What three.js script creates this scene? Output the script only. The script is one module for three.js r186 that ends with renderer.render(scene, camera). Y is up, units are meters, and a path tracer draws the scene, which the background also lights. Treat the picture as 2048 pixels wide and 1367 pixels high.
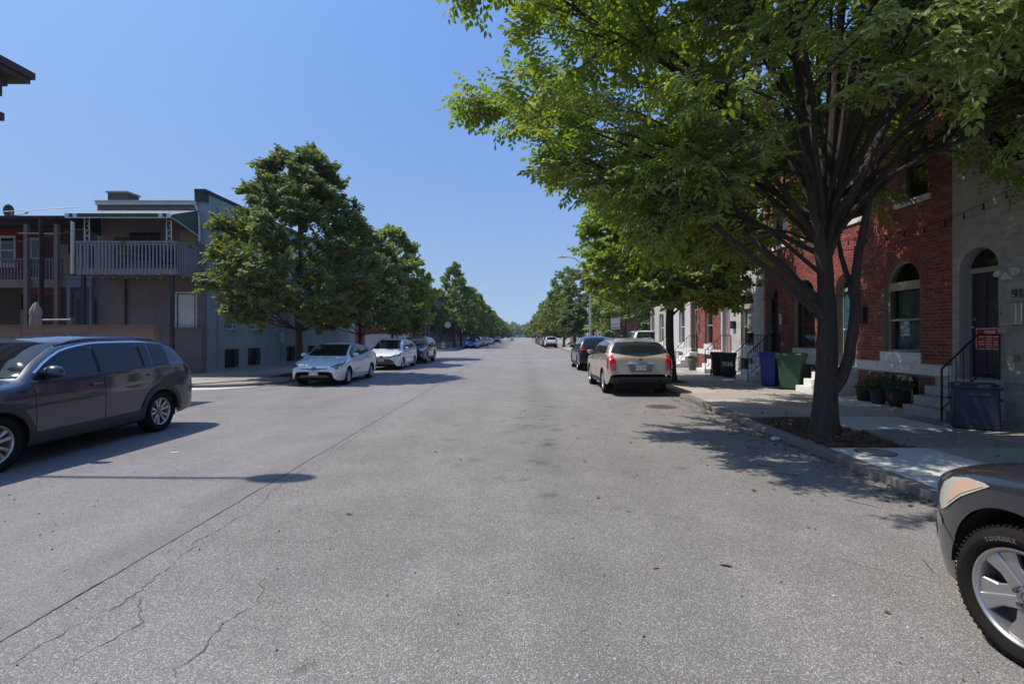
import * as THREE from 'three';
import { mergeGeometries, toCreasedNormals } from 'three/addons/utils/BufferGeometryUtils.js';
import { RoundedBoxGeometry } from 'three/addons/geometries/RoundedBoxGeometry.js';
import { ImprovedNoise } from 'three/addons/math/ImprovedNoise.js';

// ------------------------------------------------------------------ camera, sky, sun, exposure
const scene = new THREE.Scene();
const EYE = 1.68;
const camera = new THREE.PerspectiveCamera(67.45, 2048 / 1367, 0.1, 4000);
camera.position.set(0, EYE, 0);
camera.lookAt(0, EYE, -10);
camera.setViewOffset(2048, 1367, -16, 11.5, 2048, 1367);

const SUN = new THREE.Vector3(-0.51, 0.86, -0.06).normalize();
{
  const W = 512, H = 256, data = new Float32Array(W * H * 4);
  const mix = (a, b, t) => a + (b - a) * t;
  for (let j = 0; j < H; j++) for (let i = 0; i < W; i++) {
    const el = ((j + 0.5) / H - 0.5) * Math.PI, az = ((i + 0.5) / W - 0.5) * 2 * Math.PI;
    const d = new THREE.Vector3(Math.cos(el) * Math.cos(az), Math.sin(el), Math.cos(el) * Math.sin(az));
    const e = Math.max(0, Math.sin(el)), k = 1 - Math.exp(-3.1 * e);
    const c = Math.max(0, d.dot(SUN)), glow = 0.50 * Math.pow(c, 4) + 0.4 * Math.pow(c, 20);
    const o = (j * W + i) * 4;
    data[o] = mix(0.345, 0.082, k) + glow * 0.60; data[o + 1] = mix(0.475, 0.228, k) + glow * 0.72; data[o + 2] = mix(0.625, 0.645, k) + glow * 0.70; data[o + 3] = 1;
  }
  const t = new THREE.DataTexture(data, W, H, THREE.RGBAFormat, THREE.FloatType);
  t.mapping = THREE.EquirectangularReflectionMapping; t.magFilter = t.minFilter = THREE.LinearFilter; t.needsUpdate = true;
  scene.background = t; scene.environment = t;
}
const sun = new THREE.DirectionalLight(new THREE.Color(1, 0.94, 0.85), 4.3);
sun.target.position.set(0, 0, -20); sun.position.copy(SUN).multiplyScalar(120).add(sun.target.position);
sun.castShadow = true; sun.shadow.mapSize.set(4096, 4096);
Object.assign(sun.shadow.camera, { left: -70, right: 70, top: 70, bottom: -70, near: 1, far: 320 });
scene.add(sun, sun.target);
const renderer = new THREE.WebGLRenderer({ antialias: true });
renderer.toneMapping = THREE.LinearToneMapping;
renderer.toneMappingExposure = 1.25;
renderer.shadowMap.enabled = true;

// ------------------------------------------------------------------ helpers
function rng(seed) { let a = seed >>> 0; return () => { a |= 0; a = a + 0x6D2B79F5 | 0; let t = Math.imul(a ^ a >>> 15, 1 | a); t = t + Math.imul(t ^ t >>> 7, 61 | t) ^ t; return ((t ^ t >>> 14) >>> 0) / 4294967296; }; }
const V = (x, y, z) => new THREE.Vector3(x, y, z);
const lerp = (a, b, t) => a + (b - a) * t, clamp = (v, a, b) => Math.min(b, Math.max(a, v));
const sstep = (a, b, x) => { const t = clamp((x - a) / (b - a), 0, 1); return t * t * (3 - 2 * t); };
const taken = {};
function numbered(n) { const k = taken[n] || 0; taken[n] = k + 1; return k ? n + '_' + String(k).padStart(3, '0') : n; }
function shadow(o) { o.castShadow = o.receiveShadow = true; return o; }
function thing(name, label, category, pos = [0, 0, 0], turn = 0, group) {
  const o = new THREE.Group(); o.name = numbered(name); o.position.set(...pos); o.rotation.y = turn;
  o.userData = { label, category }; if (group) o.userData.group = group; scene.add(o); return o;
}
function setting(name, label, category = 'ground') { const o = new THREE.Group(); o.name = numbered(name); o.userData = { kind: 'structure', label, category }; scene.add(o); return o; }
function part(parent, name, geo, mat, label) { const m = shadow(new THREE.Mesh(geo, mat)); m.name = name; if (label) m.userData.label = label; parent.add(m); return m; }
function sub(parent, name, x = 0, y = 0, z = 0) { const g = new THREE.Group(); g.name = name; g.position.set(x, y, z); parent.add(g); return g; }
// uv in metres from the dominant axis of the normal
function muv(g, s = 1) {
  if (g.index) g = g.toNonIndexed();
  const p = g.attributes.position, uv = new Float32Array(p.count * 2), a = V(), b = V(), c = V(), n = V();
  for (let i = 0; i < p.count; i += 3) {
    a.fromBufferAttribute(p, i); b.fromBufferAttribute(p, i + 1); c.fromBufferAttribute(p, i + 2);
    n.crossVectors(b.clone().sub(a), c.clone().sub(a)); const x = Math.abs(n.x), y = Math.abs(n.y), z = Math.abs(n.z);
    [a, b, c].forEach((q, k) => { const o = (i + k) * 2; if (y >= x && y >= z) { uv[o] = q.x * s; uv[o + 1] = q.z * s; } else if (x >= z) { uv[o] = q.z * s; uv[o + 1] = q.y * s; } else { uv[o] = q.x * s; uv[o + 1] = q.y * s; } });
  }
  g.setAttribute('uv', new THREE.BufferAttribute(uv, 2)); return g;
}
const box = (w, h, d, x = 0, y = 0, z = 0) => muv(new THREE.BoxGeometry(w, h, d).translate(x, y, z));
const box2 = (x0, x1, y0, y1, z0, z1) => box(Math.abs(x1 - x0), Math.abs(y1 - y0), Math.abs(z1 - z0), (x0 + x1) / 2, (y0 + y1) / 2, (z0 + z1) / 2);
const rbox = (w, h, d, r, x = 0, y = 0, z = 0, seg = 2) => new RoundedBoxGeometry(w, h, d, seg, r).translate(x, y, z);
const cyl = (r0, r1, h, n = 16, x = 0, y = 0, z = 0) => new THREE.CylinderGeometry(r1, r0, h, n).translate(x, y + h / 2, z);
function merge(list) { return mergeGeometries(list.map(g => { const q = g.index ? g.toNonIndexed() : g.clone(); for (const k of Object.keys(q.attributes)) if (!['position', 'normal', 'uv'].includes(k)) q.deleteAttribute(k); return q; })); }
function tube(pts, r, sides = 8, closed = false) { return new THREE.TubeGeometry(new THREE.CatmullRomCurve3(pts.map(p => p.isVector3 ? p : V(...p)), closed, 'catmullrom', 0.2), Math.max(2, pts.length * 4), r, sides, closed); }
function bar(a, b, r, sides = 6) { // straight round bar
  const A = V(...a), B = V(...b), g = new THREE.CylinderGeometry(r, r, A.distanceTo(B), sides);
  g.applyQuaternion(new THREE.Quaternion().setFromUnitVectors(V(0, 1, 0), B.clone().sub(A).normalize())); return g.translate((A.x + B.x) / 2, (A.y + B.y) / 2, (A.z + B.z) / 2);
}
function beam(a, b, w, h) { // straight rectangular bar, h is vertical-ish
  const A = V(...a), B = V(...b), L = A.distanceTo(B), g = new THREE.BoxGeometry(w, h, L);
  const m = new THREE.Matrix4().lookAt(A, B, Math.abs(B.y - A.y) > 0.95 * L ? V(1, 0, 0) : V(0, 1, 0)); g.applyMatrix4(m); return muv(g.translate((A.x + B.x) / 2, (A.y + B.y) / 2, (A.z + B.z) / 2));
}
function extr(pts, depth, bevel = 0, holes = []) {
  const s = new THREE.Shape(pts.map(p => new THREE.Vector2(...p))); for (const h of holes) s.holes.push(new THREE.Path(h.map(p => new THREE.Vector2(...p))));
  return new THREE.ExtrudeGeometry(s, { depth, bevelEnabled: bevel > 0, bevelSize: bevel, bevelThickness: bevel, bevelSegments: 1, curveSegments: 10 });
}
const arcPts = (cx, cy, r, a0, a1, n) => Array.from({ length: n + 1 }, (_, i) => { const a = a0 + (a1 - a0) * i / n; return [cx + r * Math.cos(a), cy + r * Math.sin(a)]; });
const PI = Math.PI;

// ------------------------------------------------------------------ textures
function tex(size, fn, { srgb = false, h = size } = {}) {
  const d = new Uint8Array(size * h * 4);
  for (let j = 0; j < h; j++) for (let i = 0; i < size; i++) { const c = fn(i, j), o = (j * size + i) * 4; if (typeof c === 'number') d[o] = d[o + 1] = d[o + 2] = clamp(c, 0, 1) * 255; else { d[o] = clamp(c[0], 0, 1) * 255; d[o + 1] = clamp(c[1], 0, 1) * 255; d[o + 2] = clamp(c[2], 0, 1) * 255; } d[o + 3] = 255; }
  const t = new THREE.DataTexture(d, size, h, THREE.RGBAFormat); t.wrapS = t.wrapT = THREE.RepeatWrapping; t.magFilter = THREE.LinearFilter; t.minFilter = THREE.LinearMipmapLinearFilter; t.generateMipmaps = true; if (srgb) t.colorSpace = THREE.SRGBColorSpace; t.needsUpdate = true; return t;
}
function tileNoise(n, seed) { // periodic value noise with n cells
  const r = rng(seed), g = Float32Array.from({ length: n * n }, r);
  return (u, v) => { u *= n; v *= n; const x = Math.floor(u), y = Math.floor(v), fx = u - x, fy = v - y, sx = fx * fx * (3 - 2 * fx), sy = fy * fy * (3 - 2 * fy), q = (a, b) => g[((b % n + n) % n) * n + (a % n + n) % n]; return lerp(lerp(q(x, y), q(x + 1, y), sx), lerp(q(x, y + 1), q(x + 1, y + 1), sx), sy); };
}
function fbm(cells, seed, oct = 4) { const ns = Array.from({ length: oct }, (_, i) => tileNoise(cells << i, seed + i * 17)); return (u, v) => { let s = 0, a = 0.5; for (const n of ns) { s += a * n(u, v); a *= 0.5; } return s / (1 - Math.pow(0.5, oct)); }; }
const rep = (t, x, y = x) => { const c = t.clone(); c.repeat.set(x, y); c.needsUpdate = true; return c; };
// stones set in bitumen: random discs of their own grey on a darker binder
function stones(size, count, rmin, rmax, contrast, seed) {
  const r = rng(seed), a = new Float32Array(size * size).fill(0.36), hgt = new Float32Array(size * size).fill(0.25);
  for (let k = 0; k < count; k++) {
    const cx = r() * size, cy = r() * size, rad = lerp(rmin, rmax, r() * r()), q = r(), v = 0.58 + (q < 0.14 ? 0.40 : q < 0.36 ? 0.16 : -0.20 * r()) * contrast, e = 0.6 + 0.8 * r(), hh = 0.5 + 0.5 * r(), R = Math.ceil(rad * 1.3);
    for (let y = -R; y <= R; y++) for (let x = -R; x <= R; x++) if (x * x * e + y * y / e < rad * rad) { const o = ((Math.floor(cy + y) + size) % size) * size + (Math.floor(cx + x) + size) % size; a[o] = lerp(a[o], v, 0.85); hgt[o] = hh; }
  }
  return [a, hgt];
}
const N = { a: fbm(6, 11, 5), b: fbm(16, 23, 4), c: fbm(64, 5, 3), d: fbm(3, 77, 6) };
const [asA, asH] = stones(2048, 150000, 2.2, 5.5, 1.0, 3);
const Tasphalt = tex(2048, (i, j) => { const v = asA[j * 2048 + i] * (0.93 + 0.14 * N.b(i / 2048, j / 2048)); return [v * 1.01, v, v * 0.985]; });
const TasphaltH = tex(2048, (i, j) => asH[j * 2048 + i]);
const [afA, afH] = stones(1024, 70000, 1.2, 2.6, 0.7, 9);
const TasphaltF = tex(1024, (i, j) => afA[j * 1024 + i] * (0.94 + 0.12 * N.b(i / 1024, j / 1024)));
const TasphaltFH = tex(1024, (i, j) => afH[j * 1024 + i]);
const Tconcrete = tex(1024, (i, j) => { const u = i / 1024, v = j / 1024; return 0.72 + 0.22 * (N.a(u, v) - 0.5) + 0.22 * (N.c(u, v) - 0.5) + 0.10 * (N.c(v * 3, u * 3) - 0.5); });
const Tstucco = tex(512, (i, j) => 0.5 + 0.9 * (N.c(i / 512, j / 512) - 0.5) + 0.5 * (N.b(i / 512, j / 512) - 0.5));
const Tmottle = tex(512, (i, j) => 0.78 + 0.3 * (N.a(i / 512, j / 512) - 0.5) + 0.16 * (N.c(i / 512, j / 512) - 0.5));
const Tgrain = tex(512, (i, j) => { const u = i / 512, v = j / 512; return 0.72 + 0.4 * (N.c(u * 1, v * 0.06) - 0.5) + 0.25 * (N.a(u * 2, v * 0.25) - 0.5); });
const TgrainH = rep(Tgrain, 1);
const TgrainX = tex(512, (i, j) => { const u = i / 512, v = j / 512; return 0.72 + 0.4 * (N.c(v * 1, u * 0.06) - 0.5) + 0.25 * (N.a(v * 2, u * 0.25) - 0.5); });
const barkF = (u, v) => { const w = u + 0.03 * (N.b(u, v * 0.5) - 0.5); const r1 = Math.abs(2 * N.c(w * 0.5, v * 0.06) - 1), r2 = N.c(u, v * 0.25); return clamp(0.25 + 1.5 * r1 + 0.35 * (r2 - 0.5), 0, 1); };
const Tbark = tex(512, (i, j) => 0.45 + 0.5 * barkF(i / 512, j / 512));
const TbarkH = tex(512, (i, j) => barkF(i / 512, j / 512));
const Tmarble = tex(512, (i, j) => { const u = i / 512, v = j / 512, w = Math.abs(Math.sin(PI * 2 * (u + 2 * v + 1.6 * N.d(u, v)))); return 0.88 - 0.28 * Math.pow(1 - w, 6) - 0.22 * (N.a(u, v) - 0.45) - 0.1 * (N.c(u, v) - 0.5); });
function canvasTex(w, h, draw) { const c = document.createElement('canvas'); c.width = w; c.height = h; draw(c.getContext('2d'), w, h); const t = new THREE.CanvasTexture(c); t.colorSpace = THREE.SRGBColorSpace; return t; }

// ------------------------------------------------------------------ materials
const C = (r, g, b) => new THREE.Color().setRGB(r, g, b);
const std = (r, g, b, rough = 0.8, o = {}) => new THREE.MeshStandardMaterial({ color: C(r, g, b), roughness: rough, ...o });
const phys = (r, g, b, rough, o = {}) => new THREE.MeshPhysicalMaterial({ color: C(r, g, b), roughness: rough, ...o });
const withMap = (r, g, b, rough, map, s, bump, bs, o = {}) => std(r, g, b, rough, { map: map && rep(map, s), ...(bump ? { bumpMap: rep(bump, s), bumpScale: bs } : {}), ...o });
const M = {
  concrete: withMap(0.52, 0.46, 0.395, 0.9, Tconcrete, 0.7, Tconcrete, 0.006),
  concreteOld: withMap(0.43, 0.38, 0.33, 0.92, Tconcrete, 0.55, Tconcrete, 0.008),
  concreteDark: withMap(0.34, 0.31, 0.275, 0.92, Tconcrete, 0.6, Tconcrete, 0.008),
  concreteNew: withMap(0.72, 0.70, 0.66, 0.88, Tconcrete, 0.8, Tconcrete, 0.004),
  kerb: withMap(0.24, 0.215, 0.19, 0.9, Tconcrete, 1.1, Tconcrete, 0.012),
  mortar: withMap(0.60, 0.46, 0.40, 0.95, Tstucco, 3, Tstucco, 0.002),
  marble: withMap(0.80, 0.79, 0.76, 0.5, Tmarble, 0.9),
  marbleGrey: withMap(0.42, 0.41, 0.39, 0.6, Tmarble, 0.8),
  iron: std(0.012, 0.012, 0.014, 0.45, { metalness: 0.3 }),
  bark: withMap(0.125, 0.095, 0.078, 0.95, Tbark, 1, TbarkH, 0.045),
  barkOak: withMap(0.11, 0.088, 0.072, 0.95, Tbark, 1, TbarkH, 0.03),
  twig: std(0.085, 0.07, 0.055, 0.9),
  glass: phys(0.012, 0.014, 0.016, 0.03, { ior: 1.5 }),
  pane: phys(0.75, 0.8, 0.8, 0.02, { transmission: 1, thickness: 0, ior: 1.5 }),
  dark: std(0.012, 0.012, 0.013, 0.9),
  whitePaint: withMap(0.80, 0.79, 0.76, 0.5, Tmottle, 0.8),
  blackPaint: std(0.014, 0.014, 0.016, 0.35),
  tan: withMap(0.42, 0.36, 0.27, 0.6, Tmottle, 0.7),
  steel: std(0.5, 0.5, 0.5, 0.35, { metalness: 0.9 }),
  galv: std(0.42, 0.43, 0.44, 0.5, { metalness: 0.6 }),
};
// ------------------------------------------------------------------ ground, road, pavements
const KH = 0.10; // kerb height
{
  const g = setting('ground', 'flat ground of the whole district reaching to the horizon', 'ground');
  part(g, 'ground_sheet', new THREE.PlaneGeometry(3000, 3000).rotateX(-PI / 2).translate(0, -0.06, -900), withMap(0.16, 0.15, 0.11, 0.95, Tmottle, 0.2));
  const road = setting('road', 'sunlit worn grey asphalt street running straight to the horizon', 'road');
  const n1 = new ImprovedNoise();
  const sheet = (x0, x1, z0, z1, nx, nz, tone, yfn) => {
    const geo = new THREE.PlaneGeometry(x1 - x0, z0 - z1, nx, nz).rotateX(-PI / 2).translate((x0 + x1) / 2, 0, (z0 + z1) / 2);
    const p = geo.attributes.position, uv = geo.attributes.uv, col = new Float32Array(p.count * 3);
    for (let i = 0; i < p.count; i++) {
      const x = p.getX(i), z = p.getZ(i); uv.setXY(i, x, z);
      const c = tone(x, z); col[i * 3] = c[0]; col[i * 3 + 1] = c[1]; col[i * 3 + 2] = c[2];
    }
    geo.setAttribute('color', new THREE.BufferAttribute(col, 3)); return geo;
  };
  const patch = (x, z, s, k) => n1.noise(x / s + k * 7.1, k * 3.3, z / s);
  // oil-stained lane centre, tyre-polished strips, random spots of spilled oil
  const rs = rng(41), spots = Array.from({ length: 60 }, () => [lerp(-1.2, 3.2, rs()), -lerp(2.5, 16, rs()), lerp(0.02, 0.09, rs() * rs()), 0.45 + 0.3 * rs()]);
  for (let k = 0; k < 26; k++) spots.push([0.35 + (rs() - 0.5) * 0.9, -lerp(3.5, 14, rs()), lerp(0.03, 0.12, rs()), 0.6]);
  const lane = (x, z) => {
    let v = 1 + 0.10 * patch(x, z, 2.3, 1) + 0.10 * patch(x, z, 0.5, 2) + 0.08 * patch(x, z * 0.12, 0.6, 3) + 0.05 * patch(x, z, 0.16, 4);
    v *= 1 - 0.17 * Math.exp(-((x - 0.45 - 0.12 * patch(0, z, 5, 5)) ** 2) / 0.10) * (0.6 + 0.6 * patch(x, z, 0.7, 6));
    for (const [sx, sz, r, k] of spots) { const d = Math.hypot(x - sx, (z - sz)) / r; if (d < 1.6) v *= 1 - (1 - k) * sstep(1.5, 0.4, d + 0.5 * patch(x, z, 0.05, 8)); }
    return [v * 1.01, v, v * 0.985];
  };
  const left = (x, z) => { const v = 0.97 + 0.12 * patch(x, z, 2.7, 11) + 0.12 * patch(x, z * 0.15, 0.5, 12) + 0.07 * patch(x, z, 0.35, 13) - 0.10 * sstep(0.15, 0.5, patch(x, z, 0.9, 14)); return [v * 0.99, v * 0.99, v * 1.01]; };
  const mA = withMap(0.388, 0.362, 0.350, 0.86, Tasphalt, 1 / 2.3, TasphaltH, 0.005, { vertexColors: true });
  const mB = withMap(0.388, 0.36, 0.346, 0.88, Tasphalt, 1 / 1.7, TasphaltH, 0.003, { vertexColors: true });
  const SE = -2.86;
  part(road, 'carriageway', sheet(SE + 0.006, 4.9, 3, -24, 80, 270, lane), mA, 'coarse chipped asphalt lane with oil marks down its middle');
  part(road, 'carriageway', sheet(SE + 0.006, 4.9, -24, -90, 60, 200, lane), mA);
  part(road, 'parking_lane', sheet(-60, SE - 0.006, 3, -24, 220, 120, left), mB, 'smoother bluish asphalt lane left of the long joint');
  part(road, 'parking_lane', sheet(-60, SE - 0.006, -24, -90, 100, 90, left), mB);
  part(road, 'far_carriageway', sheet(-80, 80, -90, -900, 80, 200, lane), mB);
  part(road, 'side_street', sheet(4.9, 80, 3, -90, 60, 60, left), mB);
  part(road, 'near_road', sheet(-80, 80, 40, 3.01, 20, 10, left), mB);
  part(road, 'joint_bed', box2(SE - 0.03, SE + 0.03, -0.05, -0.012, 3, -90), M.dark);
  // cracks: thin ragged bitumen-dark lines in the surface
  const crackMat = std(0.095, 0.091, 0.088, 1);
  const crack = (pts, w, seed, jag = 0.035, step = 0.045) => {
    const r = rng(seed), P = [], I = []; const L = [];
    for (let k = 0; k < pts.length - 1; k++) { const [x0, z0] = pts[k], [x1, z1] = pts[k + 1], n = Math.max(2, Math.round(Math.hypot(x1 - x0, z1 - z0) / step)); for (let i = 0; i < n; i++) L.push([lerp(x0, x1, i / n), lerp(z0, z1, i / n)]); }
    L.push(pts[pts.length - 1]); let ox = 0, oz = 0;
    L.forEach(([x, z], i) => {
      ox = ox * 0.7 + (r() - 0.5) * jag; oz = oz * 0.7 + (r() - 0.5) * jag; const a = L[Math.max(0, i - 1)], b = L[Math.min(L.length - 1, i + 1)], dx = b[0] - a[0], dz = b[1] - a[1], l = Math.hypot(dx, dz) || 1;
      const ww = w * Math.max(0.04, 1.35 * r() - 0.3) * Math.min(1, i / 3, (L.length - 1 - i) / 3) + 0.0008; P.push(x + ox - dz / l * ww, 0.003, z + oz + dx / l * ww, x + ox + dz / l * ww, 0.003, z + oz - dx / l * ww);
      if (i) { const q = i * 2; I.push(q - 2, q - 1, q, q - 1, q + 1, q); }
    });
    const g = new THREE.BufferGeometry(); g.setAttribute('position', new THREE.Float32BufferAttribute(P, 3)); g.setIndex(I); g.computeVertexNormals();
    part(road, 'crack', g, crackMat);
  };
  crack([[SE, 1], [SE, -26]], 0.006, 1, 0.014, 0.06);
  crack([[-2.62, -2.6], [-2.50, -3.4], [-2.66, -4.2], [-2.6, -4.9], [-2.72, -6.2], [-2.68, -7.4], [-2.8, -9.5]], 0.005, 2, 0.05);
  crack([[-2.3, -2.6], [-2.25, -3.0], [-2.5, -3.35]], 0.005, 3, 0.05); crack([[-1.72, -2.5], [-1.72, -2.9], [-1.66, -3.25], [-1.82, -3.6]], 0.005, 4, 0.06); crack([[-1.66, -3.25], [-1.45, -3.2], [-1.38, -2.95]], 0.002, 5, 0.05);
  crack([[-1.95, -4.7], [-1.4, -4.85], [-0.7, -4.75], [-0.2, -4.9], [0.5, -4.85]], 0.002, 6, 0.07);
  crack([[-2.2, -4.2], [-1.75, -4.15], [-1.3, -4.45]], 0.002, 7, 0.06);
  crack([[-2.8, -7.75], [-1.8, -7.8], [-0.9, -7.7]], 0.003, 8, 0.04); crack([[-1.6, -8.9], [-0.5, -9.0], [0.7, -8.75], [2.1, -8.5]], 0.004, 9, 0.05);
  crack([[-2.8, -12.4], [-1.0, -12.6], [1.6, -12.3]], 0.003, 10, 0.05); crack([[-7.6, -16.9], [-5.5, -15.9], [-4.2, -15.4], [-2.9, -15.2]], 0.005, 12, 0.05);
  crack([[-2.8, -6.0], [-3.4, -5.9], [-4.3, -6.1]], 0.002, 13, 0.05); crack([[2.9, -3.4], [2.2, -4.0], [1.9, -4.6]], 0.002, 14, 0.05);
  crack([[1.55, -30], [1.3, -18], [1.15, -11]], 0.003, 15, 0.05, 0.2); crack([[-2.86, -26], [-2.9, -44]], 0.02, 16, 0.02, 0.2);
  crack([[-6, -40.5], [-1, -41], [4, -40.2]], 0.03, 17, 0.2, 0.3); crack([[-5, -47], [0, -47.6], [3, -47]], 0.035, 18, 0.2, 0.3); crack([[-3, -29], [0.5, -29.4], [2.2, -29.0]], 0.014, 19, 0.1, 0.2);
  // worn crossing lines at the side street
  const paint = withMap(0.62, 0.61, 0.58, 0.8, Tmottle, 2);
  part(road, 'crossing_line', box2(-0.9, 3.4, 0.001, 0.005, -35.9, -36.05), paint); part(road, 'crossing_line', box2(-6.5, 3.6, 0.001, 0.005, -52.4, -52.52), paint);
  part(road, 'asphalt_patch', box2(-5.6, -4.0, 0.001, 0.005, -39, -39.5), mB); 
  // manhole
  const mh = thing('manhole_cover', 'round rusty iron manhole cover set in the road behind the beige car', 'manhole cover', [3.37, 0, -12.2]);
  const rust = withMap(0.17, 0.10, 0.075, 0.75, Tmottle, 4, Tstucco, 0.004);
  part(mh, 'rim', new THREE.RingGeometry(0.31, 0.37, 40).rotateX(-PI / 2).translate(0, 0.006, 0), rust);
  part(mh, 'lid', cyl(0.3, 0.3, 0.008, 40), rust);
  const studs = []; for (let i = -4; i <= 4; i++) for (let j = -4; j <= 4; j++) if (i * i + j * j < 17) studs.push(box(0.04, 0.006, 0.04, i * 0.062, 0.011, j * 0.062)); part(mh, 'tread', merge(studs), rust).userData.kind = 'stuff';
}
// kerb line of the right-hand pavement: x as a function of distance d
const kerbR = d => d < 9 ? 4.12 + 0.012 * d : d < 14 ? lerp(4.23, 4.46, (d - 9) / 5) : 4.46;
{
  const sw = setting('pavement_right', 'concrete slab pavement in front of the brick row houses', 'pavement');
  const r = rng(8), rows = []; { const br = [-3, -1.5, 0, 1.45, 2.9, 4.35, 5.8, 7.25, 8.7, 10.1, 11.5, 12.9, 14.3, 15.8, 17.25, 18.4, 19.55, 21, 22.5, 24, 25.5, 27, 28.5, 30, 31.5, 33, 34.5, 36]; br.slice(1).forEach((b, i) => rows.push([br[i], b])); }
  part(sw, 'slab_bed', extr([[4.3, 3], [9.0, 3], [9.0, -36], [4.6, -36]].map(([x, z]) => [x, -z]), 0.06).rotateX(-PI / 2).translate(0, 0, 0), M.concreteDark);
  rows.forEach(([a, b], ri) => {
    const cols = [[null, 5.78], [5.79, 7.4], [7.41, 8.99]];
    cols.forEach(([x0, x1], ci) => {
      if (ci === 0 && ((b > 7.3 && a < 10) || (b > 17.3 && a < 19.5))) return;
      const g = 0.006, xa0 = x0 ?? kerbR(a) + 0.17, xb0 = x0 ?? kerbR(b) + 0.17, y = KH + (r() - 0.5) * 0.006;
      const geo = extr([[xa0 + g, a + g], [x1 - g, a + g], [x1 - g, b - g], [xb0 + g, b - g]], 0.05, 0.004).rotateX(-PI / 2).translate(0, y - 0.054, 0);
      const q = r(), m = (ci === 0 && a > 1 && b < 7.4) || (ci === 1 && a > 8.4 && b < 10.3) || (ci === 2 && a > 11 && b < 13) ? M.concreteNew : a > 10 && a < 19 ? (q < 0.6 ? M.concrete : M.concreteOld) : q < 0.5 ? M.concreteOld : q < 0.8 ? M.concrete : M.concreteDark;
      part(sw, 'slab', muv(geo), m);
    });
  });
  let d = -3; while (d < 35.9) { // kerb stones
    const L = Math.min(1.4 + 0.3 * r(), 36 - d), a = kerbR(d), b = kerbR(d + L), y = KH + 0.004 + (r() - 0.5) * 0.008;
    const s = extr([[a, d + 0.006], [a + 0.16, d + 0.006], [b + 0.16, d + L - 0.006], [b, d + L - 0.006]], y - 0.02, 0.012).rotateX(-PI / 2).translate(0, 0.004, 0);
    part(sw, 'kerb_stone', muv(s), M.kerb); d += L;
  }
  const far = setting('pavement_far_right', 'pavement along the next block on the right', 'pavement');
  part(far, 'slab', box2(5.6, 14, 0, KH, -53.5, -420), M.concreteOld); part(far, 'kerb_stone', box2(5.42, 5.59, -0.01, KH + 0.003, -53.4, -420), M.kerb);
  // left pavement with its rounded corner at the alley
  const lw = setting('pavement_left', 'shaded concrete pavement beside the blue-green wall', 'pavement');
  const corner = []; corner.push([-40, 16.6], [-10.6, 16.6]); for (const [x, y] of arcPts(-10.6, 18.9, 2.25, -PI / 2, 0, 8)) corner.push([x, y]); corner.push([-8.35, 41], [-40, 41]);
  part(lw, 'slab_bed', muv(extr(corner, 0.07).rotateX(-PI / 2)), M.concreteDark);
  const inC = (x, d) => d > 16.72 && (x < -10.6 || d > 18.9 ? x < -8.5 : Math.hypot(x + 10.6, d - 18.9) < 2.1);
  for (let d0 = 16.75; d0 < 41; d0 += 1.5) for (let x0 = -8.52; x0 > -13.4; x0 -= 1.62) {
    const x1 = Math.max(x0 - 1.62, -13.46), d1 = Math.min(d0 + 1.5, 40.9); if (d0 > 19.6 && d0 < 21.6 && x0 > -8.6) continue; if (!inC(x0, d0) && !inC(x1, d0)) continue;
    let pts = [[x0 - 0.005, d0], [x1 + 0.005, d0], [x1 + 0.005, d1 - 0.012], [x0 - 0.005, d1 - 0.012]]; if (!inC(x0, d0)) pts = [[x1 + 0.005, d0], [lerp(x0, x1, 0.75), d0], [lerp(x0, x1, 0.3), lerp(d0, d1, 0.45)], [x0 - 0.005, d1 - 0.012], [x1 + 0.005, d1 - 0.012]];
    part(lw, 'slab', muv(extr(pts, 0.03, 0.003).rotateX(-PI / 2).translate(0, KH - 0.034 + (r() - 0.5) * 0.004, 0)), r() < 0.6 ? M.concreteOld : M.concreteDark);
  }
  part(lw, 'slab', box2(-13.47, -40, 0, KH - 0.006, -16.75, -41), M.concreteOld);
  for (let k = 0; k < 8; k++) { const a0 = -PI / 2 + k * PI / 16, a1 = a0 + PI / 16 - 0.006; part(lw, 'kerb_stone', muv(extr([...arcPts(-10.6, 18.9, 2.13, a0, a1, 3), ...arcPts(-10.6, 18.9, 2.3, a1, a0, 3)], KH - 0.01, 0.008).rotateX(-PI / 2)), M.kerb); }
  for (let d0 = 18.9; d0 < 41; d0 += 1.7) part(lw, 'kerb_stone', box2(-8.47, -8.3, -0.01, KH + 0.003, -d0, -(Math.min(41, d0 + 1.69))), M.kerb);
  for (let x0 = -10.6; x0 > -26; x0 -= 1.9) part(lw, 'kerb_stone', box2(x0, x0 - 1.89, -0.01, KH + 0.003, -16.6, -16.77), M.kerb);
  const ap = part(lw, 'gutter_apron', muv(extr([[-8.4, 18.8], [-8.7, 17.2], [-9.6, 16.1], [-12.5, 15.3], [-12.5, 16.58], [-10.6, 16.58], [-9.1, 17.2], [-8.32, 18.8]], 0.006).rotateX(-PI / 2)), M.concreteNew);
  // near left block and the next block on the left
  const nl = setting('pavement_near_left', 'pavement below the brown-corniced house on the near left', 'pavement'); part(nl, 'slab', box2(-8.8, -40, 0, KH, 20, -12.9), M.concreteOld); part(nl, 'kerb_stone', box2(-8.6, -8.79, -0.01, KH + 0.003, 20, -12.9), M.kerb);
  const fl = setting('pavement_far_left', 'pavement along the next block on the left', 'pavement');
  part(fl, 'slab', muv(extr([[-40, 55.5], [-10.5, 55.5], ...arcPts(-10.5, 57.5, 2, -PI / 2, 0, 6), [-8.5, 420], [-40, 420]], KH).rotateX(-PI / 2)), M.concreteOld);
}
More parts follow.
